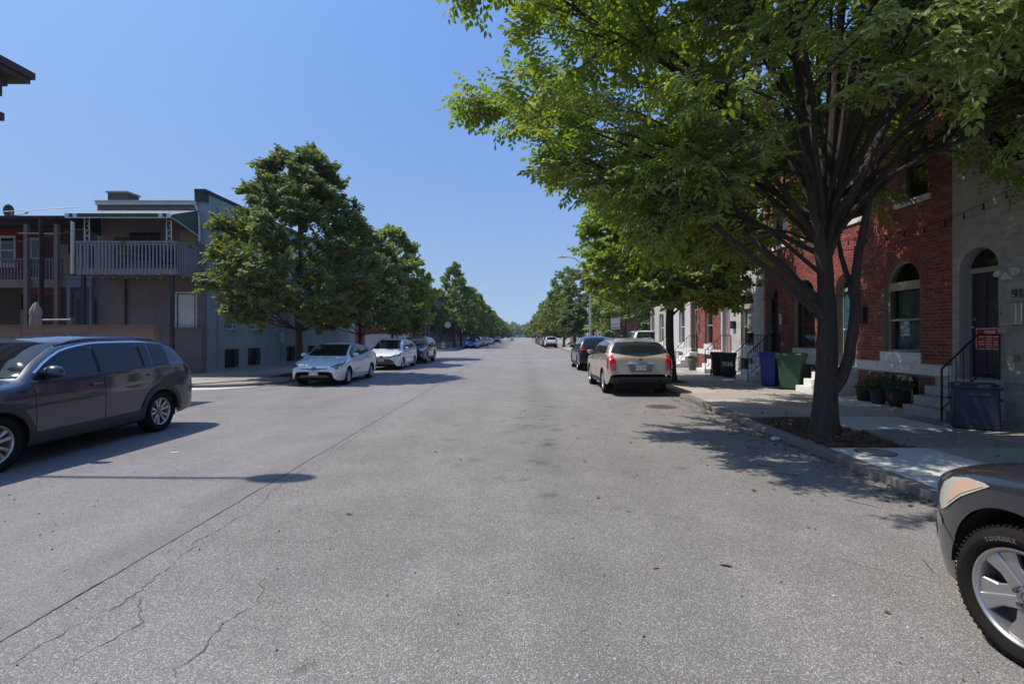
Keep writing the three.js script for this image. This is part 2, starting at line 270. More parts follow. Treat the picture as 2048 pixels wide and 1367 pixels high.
function mulchPit(x0, x1, d0, d1, seed, label) {
  const t = thing('planting_pit', label, 'planting pit', [(x0 + x1) / 2, KH, -(d0 + d1) / 2], 0, 'planting pits in the pavement');
  const w = x1 - x0, l = d1 - d0, g = new THREE.PlaneGeometry(w, l, 20, 34).rotateX(-PI / 2), p = g.attributes.position, nn = new ImprovedNoise();
  for (let i = 0; i < p.count; i++) { const x = p.getX(i), z = p.getZ(i), e = Math.min(w / 2 - Math.abs(x), l / 2 - Math.abs(z)); p.setY(i, -0.045 + 0.09 * sstep(0, 0.6, e) + 0.03 * nn.noise(x * 4, seed, z * 4)); } g.computeVertexNormals();
  part(t, 'soil', muv(g), withMap(0.06, 0.038, 0.028, 1, Tmottle, 3, Tstucco, 0.02));
  const r = rng(seed), chip = new THREE.BoxGeometry(0.05, 0.008, 0.016), N0 = 2600, im = shadow(new THREE.InstancedMesh(chip, std(0.5, 0.5, 0.5, 0.95), N0)), m = new THREE.Matrix4(), q = new THREE.Quaternion();
  for (let i = 0; i < N0; i++) { const x = (r() - 0.5) * w, z = (r() - 0.5) * l, e = Math.min(w / 2 - Math.abs(x), l / 2 - Math.abs(z)), s = 0.5 + r(); q.setFromEuler(new THREE.Euler((r() - 0.5) * 1.1, r() * 6.3, (r() - 0.5) * 1.1)); m.compose(V(x, -0.035 + 0.09 * sstep(0, 0.6, e) + 0.03 * nn.noise(x * 4, seed, z * 4), z), q, V(s, s, s)); im.setMatrixAt(i, m); const k = 0.6 + 0.8 * r(); im.setColorAt(i, C(0.22 * k, 0.125 * k, 0.085 * k)); }
  im.name = 'bark_chips'; im.userData.kind = 'stuff'; t.add(im); return t;
}
mulchPit(4.42, 5.77, 7.25, 10.1, 5, 'bark-mulched planting pit around the large tree on the right');
mulchPit(4.66, 5.77, 17.25, 19.55, 6, 'bark-mulched planting pit around the tree beside the beige car');
mulchPit(-9.9, -8.6, 19.7, 21.5, 7, 'shaded planting pit of the left tree by the blue-green wall');
// ------------------------------------------------------------------ cars. Local axes: x from nose (0) to tail (L), y up, z to the sides (+z = the car's left when it looks along -x)
function pchip(P) { // monotone cubic through points
  const n = P.length, h = [], s = [], m = []; for (let i = 0; i < n - 1; i++) { h[i] = P[i + 1][0] - P[i][0]; s[i] = (P[i + 1][1] - P[i][1]) / h[i]; }
  m[0] = s[0]; m[n - 1] = s[n - 2]; for (let i = 1; i < n - 1; i++) m[i] = s[i - 1] * s[i] <= 0 ? 0 : 2 / (1 / s[i - 1] + 1 / s[i]) ;
  return x => { if (x <= P[0][0]) return P[0][1]; if (x >= P[n - 1][0]) return P[n - 1][1]; let i = 0; while (x > P[i + 1][0]) i++; const t = (x - P[i][0]) / h[i], t2 = t * t, t3 = t2 * t; return (2 * t3 - 3 * t2 + 1) * P[i][1] + (t3 - 2 * t2 + t) * h[i] * m[i] + (-2 * t3 + 3 * t2) * P[i + 1][1] + (t3 - t2) * h[i] * m[i + 1]; };
}
class Body {
  constructor(c) {
    this.c = c; this.top = pchip(c.top); this.bot0 = pchip(c.bot); this.belt = pchip(c.belt); const L = c.L, hw = c.W / 2;
    this.r = pchip([[0, 0.10], [c.cowl - 0.2, 0.13], [c.cowl + 0.4, 0.22], [c.roofEnd, 0.24], [L, 0.14]]);
    const f = c.frontRound || 0.75, b = c.rearRound || 0.5, fb = c.frontBase ?? 0.66, bb = c.rearBase ?? 0.78;
    this.plan = x => { let k = 1; if (x < f) k = fb + (1 - fb) * Math.pow(1 - Math.pow(1 - x / f, 2.6), 1 / 2.6); if (x > L - b) k = Math.min(k, bb + (1 - bb) * Math.pow(Math.max(0, 1 - Math.pow(1 - (L - x) / b, 2.6)), 1 / 2.6)); return k * hw; };
  }
  side(x, y) { const c = this.c, B = this.belt(x), sill = c.sill; let w = this.plan(x); w -= 0.045 * Math.pow(clamp((sill + 0.28 - y) / 0.28, 0, 1.4), 2) + 0.03 * Math.pow(clamp((y - 0.62) / Math.max(0.1, B - 0.62), 0, 1), 2); w -= 0.018 * Math.exp(-((y - (sill + 0.24)) ** 2) / 0.012) * sstep(c.fo + 0.3, c.fo + 0.8, x) * sstep(c.fo + c.wb - 0.2, c.fo + c.wb - 0.7, x); if (y > B) w -= 0.022 * sstep(B, B + 0.03, y) + (y - B) * (c.tumble || 0.34) * (1 + 0.25 * (y - B)); return Math.max(0.05, w); }
  bot(x) { const c = this.c; let b = this.bot0(x); for (const a of [c.fo, c.fo + c.wb]) { const R = c.arch, dx = x - a; if (Math.abs(dx) <= R) b = Math.max(b, c.wr + Math.sqrt(R * R - dx * dx) * 0.98 - 0.01); } return Math.min(b, this.top(x) - 0.01); }
  half(x, y) { const T = this.top(x), r = Math.min(this.r(x), T - this.bot0(x)); if (y >= T) return 0; const t = (T - y) / r, s = this.side(x, y); if (t >= 1) return s; const p = 3.2; return s * Math.pow(Math.max(0, 1 - Math.pow(1 - t, p)), 1 / p); }
  inside(x, y, z) { return x > 0 && x < this.c.L && y > this.bot0(x) && y < this.top(x) && Math.abs(z) < this.half(x, y); }
  ray(o, d) { // first surface point along d
    let t = 0, p = o.clone(), hit = false; for (let i = 0; i < 500; i++) { t += 0.01; p.copy(o).addScaledVector(d, t); if (this.inside(p.x, p.y, p.z)) { hit = true; break; } } if (!hit) return null; let a = t - 0.01, b = t; for (let i = 0; i < 10; i++) { const m = (a + b) / 2; p.copy(o).addScaledVector(d, m); if (this.inside(p.x, p.y, p.z)) b = m; else a = m; } return p.copy(o).addScaledVector(d, a);
  }
  shell() {
    const c = this.c, L = c.L, xs = new Set(); const add = x => xs.add(Math.round(clamp(x, 0, L) * 1e4) / 1e4);
    for (let i = 0; i <= 18; i++) { const f = i / 18; add(0.5 * f * f); add(L - 0.5 * f * f); } for (let x = 0.5; x < L - 0.5; x += 0.055) add(x);
    for (const a of [c.fo, c.fo + c.wb]) { for (let i = 0; i <= 24; i++) add(a - c.arch * Math.cos(PI * i / 24)); add(a - c.arch - 0.0015); add(a + c.arch + 0.0015); }
    const X = [...xs].sort((a, b) => a - b), rows = [], n1 = 11, n2 = 9, n3 = 9;
    for (const x of X) { const b = this.bot(x), T = this.top(x), r = Math.min(this.r(x), T - this.bot0(x)), ys = Math.max(b, T - r), B = clamp(this.belt(x), b, ys), row = []; for (let i = 0; i <= n1; i++) { const y = lerp(b, B, i / n1); row.push([y, y >= ys ? this.half(x, y) : this.side(x, y)]); } for (let i = 1; i <= n2; i++) { const y = lerp(B, ys, Math.pow(i / n2, 1.5)); row.push([y, this.half(x, y)]); } for (let i = 1; i <= n3; i++) { const th = i / n3 * PI / 2, k = Math.pow(Math.sin(th), 2 / 3.2), y = Math.max(ys, T - r * (1 - k)); row.push([y, i === n3 ? 0 : this.half(x, y)]); } rows.push(row); }
    const P = [], I = [], m = n1 + n2 + n3 + 1, full = 2 * m - 1; rows.forEach((row, i) => { for (let k = 0; k < full; k++) { const q = k < m ? row[k] : row[full - 1 - k]; P.push(X[i], q[0], k < m ? q[1] : -q[1]); } });
    for (let i = 0; i < X.length - 1; i++) for (let k = 0; k < full - 1; k++) { const a = i * full + k, b = a + full; I.push(a, a + 1, b, b, a + 1, b + 1); }
    const g = new THREE.BufferGeometry(); g.setAttribute('position', new THREE.Float32BufferAttribute(P, 3)); g.setIndex(I); g.computeVertexNormals(); return g;
  }
  // polygon drawn in the side (x,y), front or rear (z,y) or top (x,z) view, laid on the body and raised by off
  skin(pts, view, off = 0.004, lev = 3) {
    const sh = new THREE.ShapeGeometry(new THREE.Shape(pts.map(p => new THREE.Vector2(...p)))), q = sh.attributes.position; let tris = []; for (let i = 0; i < sh.index.count; i += 3) tris.push([0, 1, 2].map(k => { const j = sh.index.getX(i + k); return [q.getX(j), q.getY(j)]; }));
    for (let l = 0; l < lev; l++) { const nx = []; const mid = (a, b) => [(a[0] + b[0]) / 2, (a[1] + b[1]) / 2]; for (const [a, b, c] of tris) { const ab = mid(a, b), bc = mid(b, c), ca = mid(c, a); nx.push([a, ab, ca], [ab, b, bc], [ca, bc, c], [ab, bc, ca]); } tris = nx; }
    const cache = new Map(), P = [], I = []; const idx = p => { const k = p[0].toFixed(4) + ',' + p[1].toFixed(4); if (cache.has(k)) return cache.get(k); let v = this.place(p[0], p[1], view, off); const i = P.length / 3; P.push(v.x, v.y, v.z); cache.set(k, i); return i; };
    for (const t of tris) I.push(...t.map(idx)); const g = new THREE.BufferGeometry(); g.setAttribute('position', new THREE.Float32BufferAttribute(P, 3)); g.setIndex(I); g.computeVertexNormals(); return g;
  }
  place(u, v, view, off) {
    const L = this.c.L; if (view === 'left') return V(u, v, this.half(u, v) + off); if (view === 'right') return V(u, v, -this.half(u, v) - off);
    if (view === 'front') { const p = this.ray(V(-0.05, v, u), V(1, 0, 0)); return p ? p.add(V(-off, off * 0.5, 0)) : V(0.3, v, u); }
    if (view === 'rear') { const p = this.ray(V(L + 0.05, v, u), V(-1, 0, 0)); return p ? p.add(V(off, off * 0.5, 0)) : V(L - 0.3, v, u); }
    return V(u, this.ray(V(u, 2.3, v), V(0, -1, 0))?.y + off || 1, v);
  }
}
const strip = (pts, w) => { // band of width w along a polyline, as polygon
  const a = [], b = []; pts.forEach((p, i) => { const q = pts[Math.max(0, i - 1)], s = pts[Math.min(pts.length - 1, i + 1)], dx = s[0] - q[0], dy = s[1] - q[1], l = Math.hypot(dx, dy) || 1; a.push([p[0] - dy / l * w / 2, p[1] + dx / l * w / 2]); b.unshift([p[0] + dy / l * w / 2, p[1] - dx / l * w / 2]); }); return [...a, ...b];
};
const K = {
  tyre: phys(0.015, 0.0125, 0.011, 0.85, { specularIntensity: 0.3, map: rep(Tmottle, 3) }), alloy: std(0.42, 0.41, 0.405, 0.34, { metalness: 0.85 }), alloyDark: std(0.10, 0.10, 0.105, 0.4, { metalness: 0.7 }), well: std(0.006, 0.006, 0.006, 1), plastic: std(0.028, 0.028, 0.030, 0.62), gloss: phys(0.010, 0.010, 0.011, 0.15, { clearcoat: 1 }), chrome: std(0.75, 0.76, 0.78, 0.12, { metalness: 1 }),
  lampClear: phys(0.55, 0.57, 0.6, 0.08, { metalness: 0.4, clearcoat: 1, clearcoatRoughness: 0.03 }), lampDark: phys(0.10, 0.105, 0.115, 0.1, { metalness: 0.3, clearcoat: 1 }), red: phys(0.42, 0.008, 0.010, 0.12, { clearcoat: 1, clearcoatRoughness: 0.05 }), amber: phys(0.62, 0.22, 0.08, 0.2, { clearcoat: 1 }), seam: std(0.008, 0.008, 0.009, 0.8), glass: M.glass,
};
const paint = (r, g, b, metal = 0.35, rough = 0.32) => phys(r, g, b, rough, { metalness: metal, clearcoat: 1, clearcoatRoughness: 0.04 });
const plateTex = {}; function plateMat(text, bg = '#e8e8ea', fg = '#20304a') { return plateTex[text] ??= new THREE.MeshStandardMaterial({ roughness: 0.5, map: canvasTex(256, 128, (g, w, h) => { g.fillStyle = bg; g.fillRect(0, 0, w, h); g.fillStyle = fg; g.font = 'bold 70px sans-serif'; g.textAlign = 'center'; g.fillText(text, w / 2, 92); g.fillStyle = '#2a2a55'; g.fillRect(20, 10, w - 40, 10); g.fillStyle = '#a03028'; g.fillRect(30, 108, w - 60, 8); }) }); }
const tyreGeo = {}; function wheelGeos(R, w, style) {
  const key = R + style; if (tyreGeo[key]) return tyreGeo[key]; const rr = R * (style === 'accord' ? 0.70 : 0.665), G = {};
  G.tyre = new THREE.LatheGeometry([[rr, -w * 0.42], [rr + 0.02, -w / 2], [R - 0.05, -w * 0.53], [R - 0.018, -w * 0.47], [R - 0.004, -w * 0.36], [R, -w * 0.2], [R, w * 0.2], [R - 0.004, w * 0.36], [R - 0.018, w * 0.47], [R - 0.045, w * 0.525], [R - 0.05, w * 0.535], [rr + 0.045, w * 0.535], [rr + 0.04, w * 0.52], [rr + 0.02, w / 2], [rr, w * 0.42]].map(p => new THREE.Vector2(...p)), 56).rotateX(PI / 2);
  G.barrel = new THREE.LatheGeometry([[rr, w * 0.46], [rr - 0.008, w * 0.47], [rr - 0.022, w * 0.40], [rr - 0.035, w * 0.1], [rr - 0.04, -w * 0.4]].map(p => new THREE.Vector2(...p)), 48).rotateX(PI / 2);
  G.back = new THREE.CylinderGeometry(rr - 0.03, rr - 0.03, 0.02, 32).rotateX(PI / 2).translate(0, 0, -w * 0.05);
  const sp = [], n = 5, zf = w * 0.36; const ri = rr - 0.02;
  const spoke = (pts, dep) => extr(pts, dep, 0.006); for (let k = 0; k < n; k++) {
    const a = k / n * 2 * PI + PI / 2; let gs = []; if (style === 'twin') gs = [spoke([[0.05, 0.028], [ri, 0.075], [ri, 0.035], [0.07, 0.006]], 0.03), spoke([[0.05, -0.028], [ri, -0.075], [ri, -0.035], [0.07, -0.006]], 0.03)];
    else if (style === 'accord') gs = [spoke([[0.055, 0.050], [ri * 0.6, 0.046], [ri, 0.082], [ri, 0.004], [0.06, 0.0]], 0.03), spoke([[0.055, -0.050], [0.06, -0.004], [ri, -0.004], [ri, -0.082], [ri * 0.6, -0.046]], 0.018)];
    else if (style === 'star') gs = [spoke([[0.04, 0.045], [ri * 0.5, 0.028], [ri, 0.065], [ri, -0.065], [ri * 0.5, -0.028], [0.04, -0.045]], 0.03)];
    else gs = [spoke([[0.04, 0.035], [ri, 0.028], [ri, -0.028], [0.04, -0.035]], 0.03), spoke([[0.04, 0.035], [ri, 0.028], [ri, -0.028], [0.04, -0.035]], 0.03).rotateZ(PI / 5)];
    for (const g of gs) { const p = g.attributes.position; for (let i = 0; i < p.count; i++) { const rad = Math.hypot(p.getX(i), p.getY(i)); p.setZ(i, p.getZ(i) + zf - 0.055 + 0.03 * sstep(0.05, ri, rad)); } g.computeVertexNormals(); sp.push(g.rotateZ(a)); }
  }
  G.spokes = sp; G.hub = new THREE.CylinderGeometry(0.05, 0.068, 0.03, 24).rotateX(PI / 2).translate(0, 0, zf - 0.035); G.cap = new THREE.CylinderGeometry(0.030, 0.030, 0.006, 20).rotateX(PI / 2).translate(0, 0, zf - 0.016);
  const tr = []; for (let k = 0; k < 72; k++) { const a = k / 72 * 2 * PI; for (const s of [-1, 1]) tr.push(new THREE.BoxGeometry(0.010, 0.012, w * 0.26).rotateY(s * 0.35).translate(0, R + 0.0005, s * w * 0.27).rotateZ(a + s * 0.02)); } G.tread = merge(tr);
  const nuts = []; for (let k = 0; k < 5; k++) { const a = (k + 0.5) / 5 * 2 * PI + PI / 2; nuts.push(new THREE.CylinderGeometry(0.011, 0.011, 0.02, 10).rotateX(PI / 2).translate(0.052 * Math.cos(a), 0.052 * Math.sin(a), zf - 0.012)); } G.nuts = merge(nuts);
  return tyreGeo[key] = G;
}
function car(o) {
  const c = o.spec, t = thing('parked_car', o.label, o.cat || 'car', [0, 0, 0], 0, o.group), b = new Body(c), L = c.L, hw = c.W / 2, near = o.detail || 1, P = o.paint;
  const body = part(t, 'body', b.shell(), P);
  part(t, 'underbody', merge([new THREE.BoxGeometry(L - 0.5, 0.34, c.W - 0.55).translate(L / 2, 0.36, 0), new THREE.BoxGeometry(c.wb - 2 * c.arch, 0.3, c.W - 0.16).translate(c.fo + c.wb / 2, 0.40, 0), new THREE.BoxGeometry(Math.max(0.05, c.fo - c.arch - 0.16), 0.30, c.W * 0.72).translate((c.fo - c.arch + 0.02) - Math.max(0.05, c.fo - c.arch - 0.16) / 2, 0.42, 0), new THREE.BoxGeometry(Math.max(0.05, L - c.fo - c.wb - c.arch - 0.25), 0.24, c.W * 0.75).translate((L + c.fo + c.wb + c.arch) / 2 - 0.08, 0.44, 0)]), K.well);
  // wheels
  const G = wheelGeos(c.wr, 0.225, c.wheel || 'star'), rim = c.rim || K.alloy;
  for (const x of [c.fo, c.fo + c.wb]) for (const s of [1, -1]) {
    const w = sub(t, 'wheel', x, c.wr, s * (hw - 0.135)); if (s < 0) w.rotation.y = PI; const ph = 0.3 + x; w.rotation.order = 'YXZ'; w.rotation.z = s * (o.wheelTurn ?? ph); if (o.steer && x === c.fo) w.rotation.y += o.steer;
    part(w, 'tyre', G.tyre, K.tyre); part(w, 'rim', G.barrel, rim); part(w, 'brake_disc', G.back, K.alloyDark); if (near > 1) part(w, 'tread', G.tread, K.tyre).userData.kind = 'stuff'; for (const sg of G.spokes) part(w, 'spoke', sg, rim); part(w, 'hub', G.hub, rim); part(w, 'cap', G.cap, K.alloyDark); if (near > 1) part(w, 'wheel_nuts', G.nuts, K.alloyDark).userData.kind = 'stuff';
    part(t, 'wheel_arch_liner', new THREE.CylinderGeometry(c.arch - 0.015, c.arch - 0.015, 0.36, 24, 1, true, PI / 2, PI).rotateX(PI / 2).translate(x, c.wr, s * (hw - 0.24)), K.well);
  }
  // side glass between the pillars
  const roofY = x => b.top(x) - (c.glassDrop || 0.115), bl = x => b.belt(x) + 0.03; const dlo = (x0, x1, s) => { const lo = [], hi = [], n = 9; for (let i = 0; i <= n; i++) { const x = lerp(x0, x1, i / n), y0 = bl(x), y1 = Math.max(y0 + 0.001, roofY(x)); lo.push([x, y0]); hi.unshift([x, y1]); } return [...lo, ...hi]; };
  let xa = c.cowl; while (roofY(xa) < bl(xa) + 0.04) xa += 0.01; let xe = c.glassEnd; const splits = [xa, ...c.pillars, xe];
  for (const [view, s] of [['left', 1], ['right', -1]]) {
    for (let i = 0; i < splits.length - 1; i++) { const g0 = i ? 0.03 : 0, g1 = i < splits.length - 2 ? 0.03 : 0; part(t, 'side_window', b.skin(dlo(splits[i] + g0, splits[i + 1] - g1), view, 0.004), K.glass); }
    const top = [], n = 16; for (let i = 0; i <= n; i++) { const x = lerp(xa + 0.04, xe, i / n); top.push([x, roofY(x) + 0.012]); } if (near > 1 || c.brightTrim) part(t, 'window_trim', b.skin(strip(top, 0.018), view, 0.006, 1), c.brightTrim ? K.chrome : K.plastic);
    const beltS = []; for (let i = 0; i <= n; i++) { const x = lerp(xa - 0.06, xe, i / n); beltS.push([x, bl(x) - 0.012]); } part(t, 'belt_trim', b.skin(strip(beltS, 0.02), view, 0.005, 1), K.plastic);
    for (let i = 0; i < Math.min(2, c.pillars.length); i++) part(t, 'pillar_trim', b.skin([[c.pillars[i] - 0.032, bl(c.pillars[i])], [c.pillars[i] + 0.032, bl(c.pillars[i])], [c.pillars[i] + 0.028, roofY(c.pillars[i] + 0.03)], [c.pillars[i] - 0.036, roofY(c.pillars[i] - 0.03)]], view, 0.0025, 2), K.seam);
    // door seams and handles
    const ds = c.doors; ds.forEach((x, i) => { const y1 = bl(x) - 0.02, cur = i === 2; const pts = cur ? [[x, y1], [x + 0.02, 0.92], [x - 0.06, 0.75], [x - 0.18, 0.62]] : [[x, y1], [x + 0.015, 0.7], [x + 0.02, c.sill + 0.13]]; part(t, 'door_gap', b.skin(strip(pts, 0.009), view, 0.0015, 2), K.seam); });
    for (let i = 1; i < ds.length; i++) { const x = ds[i] - 0.15, y = b.belt(x) - 0.13; part(t, 'door_handle', new RoundedBoxGeometry(0.2, 0.032, 0.035, 2, 0.014).translate(x, y, s * (b.half(x, y) + 0.016)), P); }
    // mirror
    const mx = c.cowl + 0.42, my = b.belt(mx) + 0.085 + (c.mirrorUp || 0), mz = s * (b.half(mx, my) + 0.13); const mg = new THREE.SphereGeometry(1, 18, 12); mg.scale(0.095, (c.mirrorUp ? 0.092 : 0.075), (c.mirrorUp ? 0.135 : 0.115)); const mp = mg.attributes.position; for (let i = 0; i < mp.count; i++) if (mp.getX(i) > 0.03) mp.setX(i, 0.03 + (mp.getX(i) - 0.03) * 0.15); mg.computeVertexNormals(); const mir = part(t, 'mirror', mg.translate(mx, my, mz), c.mirror || P); part(mir, 'mirror_stalk', new THREE.BoxGeometry(0.06, 0.04, 0.12).translate(mx + 0.01, my - 0.055, s * (b.half(mx, my) + 0.05)), K.plastic);
    // cladding round the arches and along the sill
    if (c.clad) { for (const a of [c.fo, c.fo + c.wb]) { const ri = c.arch - 0.002, ro = c.arch + c.clad, A0 = -0.25, A1 = PI + 0.25, f = arcPts(a, c.wr, ri, A0, A1, 20).map(([x, y]) => [clamp(x, 0.02, L - 0.02), Math.max(y, 0.3)]), g = arcPts(a, c.wr, ro, A1, A0, 20).map(([x, y]) => [clamp(x, 0.02, L - 0.02), Math.max(y, 0.3)]); for (let i = 0; i < 20; i++) { f[i]; } const seg = []; for (let i = 0; i < 20; i++) seg.push(b.skin([f[i], f[i + 1], g[19 - i], g[20 - i]], view, 0.012, 1)); part(t, 'arch_cladding', merge(seg), c.cladMat || K.plastic); }
      part(t, 'sill_cladding', b.skin([[c.fo + c.arch, c.sill + 0.01], [c.fo + c.wb - c.arch, c.sill + 0.01], [c.fo + c.wb - c.arch - 0.02, c.sill + 0.17], [c.fo + c.arch + 0.02, c.sill + 0.15]], view, 0.010, 3), c.cladMat || K.plastic); }
    if (c.rails) { const x0 = c.rails[0], x1 = c.rails[1], pts = []; for (let i = 0; i <= 8; i++) { const x = lerp(x0, x1, i / 8), z = s * (hw * 0.66); pts.push(V(x, b.ray(V(x, 2.3, z), V(0, -1, 0)).y + (i === 0 || i === 8 ? 0.0 : c.railUp || 0.045), z)); } part(t, 'roof_rail', tube(pts, 0.016, 6), c.railMat || K.plastic); }
  }
  // windscreen and rear glass
  const xOf = (y, x0, x1) => { let a = x0, q = x1; for (let i = 0; i < 30; i++) { const m = (a + q) / 2; if ((b.top(m) < y) === (b.top(x0) < b.top(x1))) a = m; else q = m; } return (a + q) / 2; };
  const screen = (y0, y1, x0, x1, view, m0 = 0.06) => { const l = [], r2 = []; for (let i = 0; i <= 8; i++) { const y = lerp(y0, y1, i / 8), x = xOf(Math.min(y + 0.05, b.top(view === 'front' ? x1 : x0)), x0, x1), w = Math.min(b.half(x, y - 0.0), b.side(x, y)) - m0; l.push([Math.max(0.1, b.side(x, y) - m0 - 0.055), y]); r2.unshift([-Math.max(0.1, b.side(x, y) - m0 - 0.055), y]); } return [...l, ...r2]; };
  part(t, 'windscreen', b.skin(screen(b.top(c.cowl) + 0.015, b.top(c.roofStart) - 0.03, c.cowl, c.roofStart, 'front'), 'front', 0.005, 4), K.glass);
  part(t, 'rear_window', b.skin(c.rearGlass || screen(b.top(c.rearBaseX) + 0.02, b.top(c.roofEnd) - 0.05, c.roofEnd, c.rearBaseX, 'rear'), 'rear', 0.006, 4), K.glass);
  if (near) { for (const s of [1, -1]) part(t, 'wiper', bar([xOf(b.top(c.cowl) + 0.03, c.cowl, c.roofStart) - 0.01, b.top(c.cowl) + 0.045, s * 0.1], [c.cowl + 0.10, b.top(c.cowl + 0.12) + 0.01, s * 0.1 + 0.5], 0.007), K.plastic);
    const hz = pchip([[0.25, hw * 0.72], [c.cowl, hw * 0.82]]); for (const s of [1, -1]) { const pts = []; for (let i = 0; i <= 8; i++) { const x = lerp(0.28, c.cowl - 0.04, i / 8); pts.push([x, s * hz(x)]); } part(t, 'bonnet_gap', b.skin(strip(pts, 0.008), 'top', 0.0015, 1), K.seam); } }
  for (const f of o.features || c.features || []) { const [name, view, pts, mat, off = 0.006, lev = 3] = f; const mir = view.endsWith('*'), v = mir ? view.slice(0, -1) : view; part(t, name, b.skin(pts, v, off, lev), typeof mat === 'string' ? K[mat] || P : mat); if (mir) { if (v === 'left') part(t, name, b.skin(pts, 'right', off, lev), typeof mat === 'string' ? K[mat] || P : mat); else part(t, name, b.skin(pts.map(([z, y]) => [-z, y]), v, off, lev), typeof mat === 'string' ? K[mat] || P : mat); } }
  const plate = (view, y, text) => { const p = b.place(0, y, view, 0.012), e = b.place(0, y + 0.07, view, 0.012), g = new THREE.BoxGeometry(0.006, 0.152, 0.305), m = [0, 1, 2, 3, 4, 5].map(() => K.plastic); const pl = new THREE.Mesh(g, K.plastic); const face = new THREE.PlaneGeometry(0.3, 0.148); face.rotateY(view === 'front' ? -PI / 2 : PI / 2).translate(view === 'front' ? -0.0045 : 0.0045, 0, 0); pl.name = 'number_plate'; shadow(pl); part(pl, 'plate_face', face, plateMat(text)); pl.position.copy(p).add(V(view === 'front' ? -0.012 : 0.012, 0, 0)); pl.rotation.z = 0; t.add(pl); };
  if (o.frontPlate) plate('front', c.plateF || 0.5, o.frontPlate); if (o.rearPlate) plate('rear', c.plateR || 0.8, o.rearPlate);
  // place: nose at distance 'nose', centre line at x; away = looks along -z
  if (o.away) { t.rotation.y = -PI / 2; t.position.set(o.x, 0, -(o.nose)); } else { t.rotation.y = PI / 2; t.position.set(o.x, 0, -(o.nose)); } t.userData.body = undefined; delete t.userData.body; return { t, b };
}
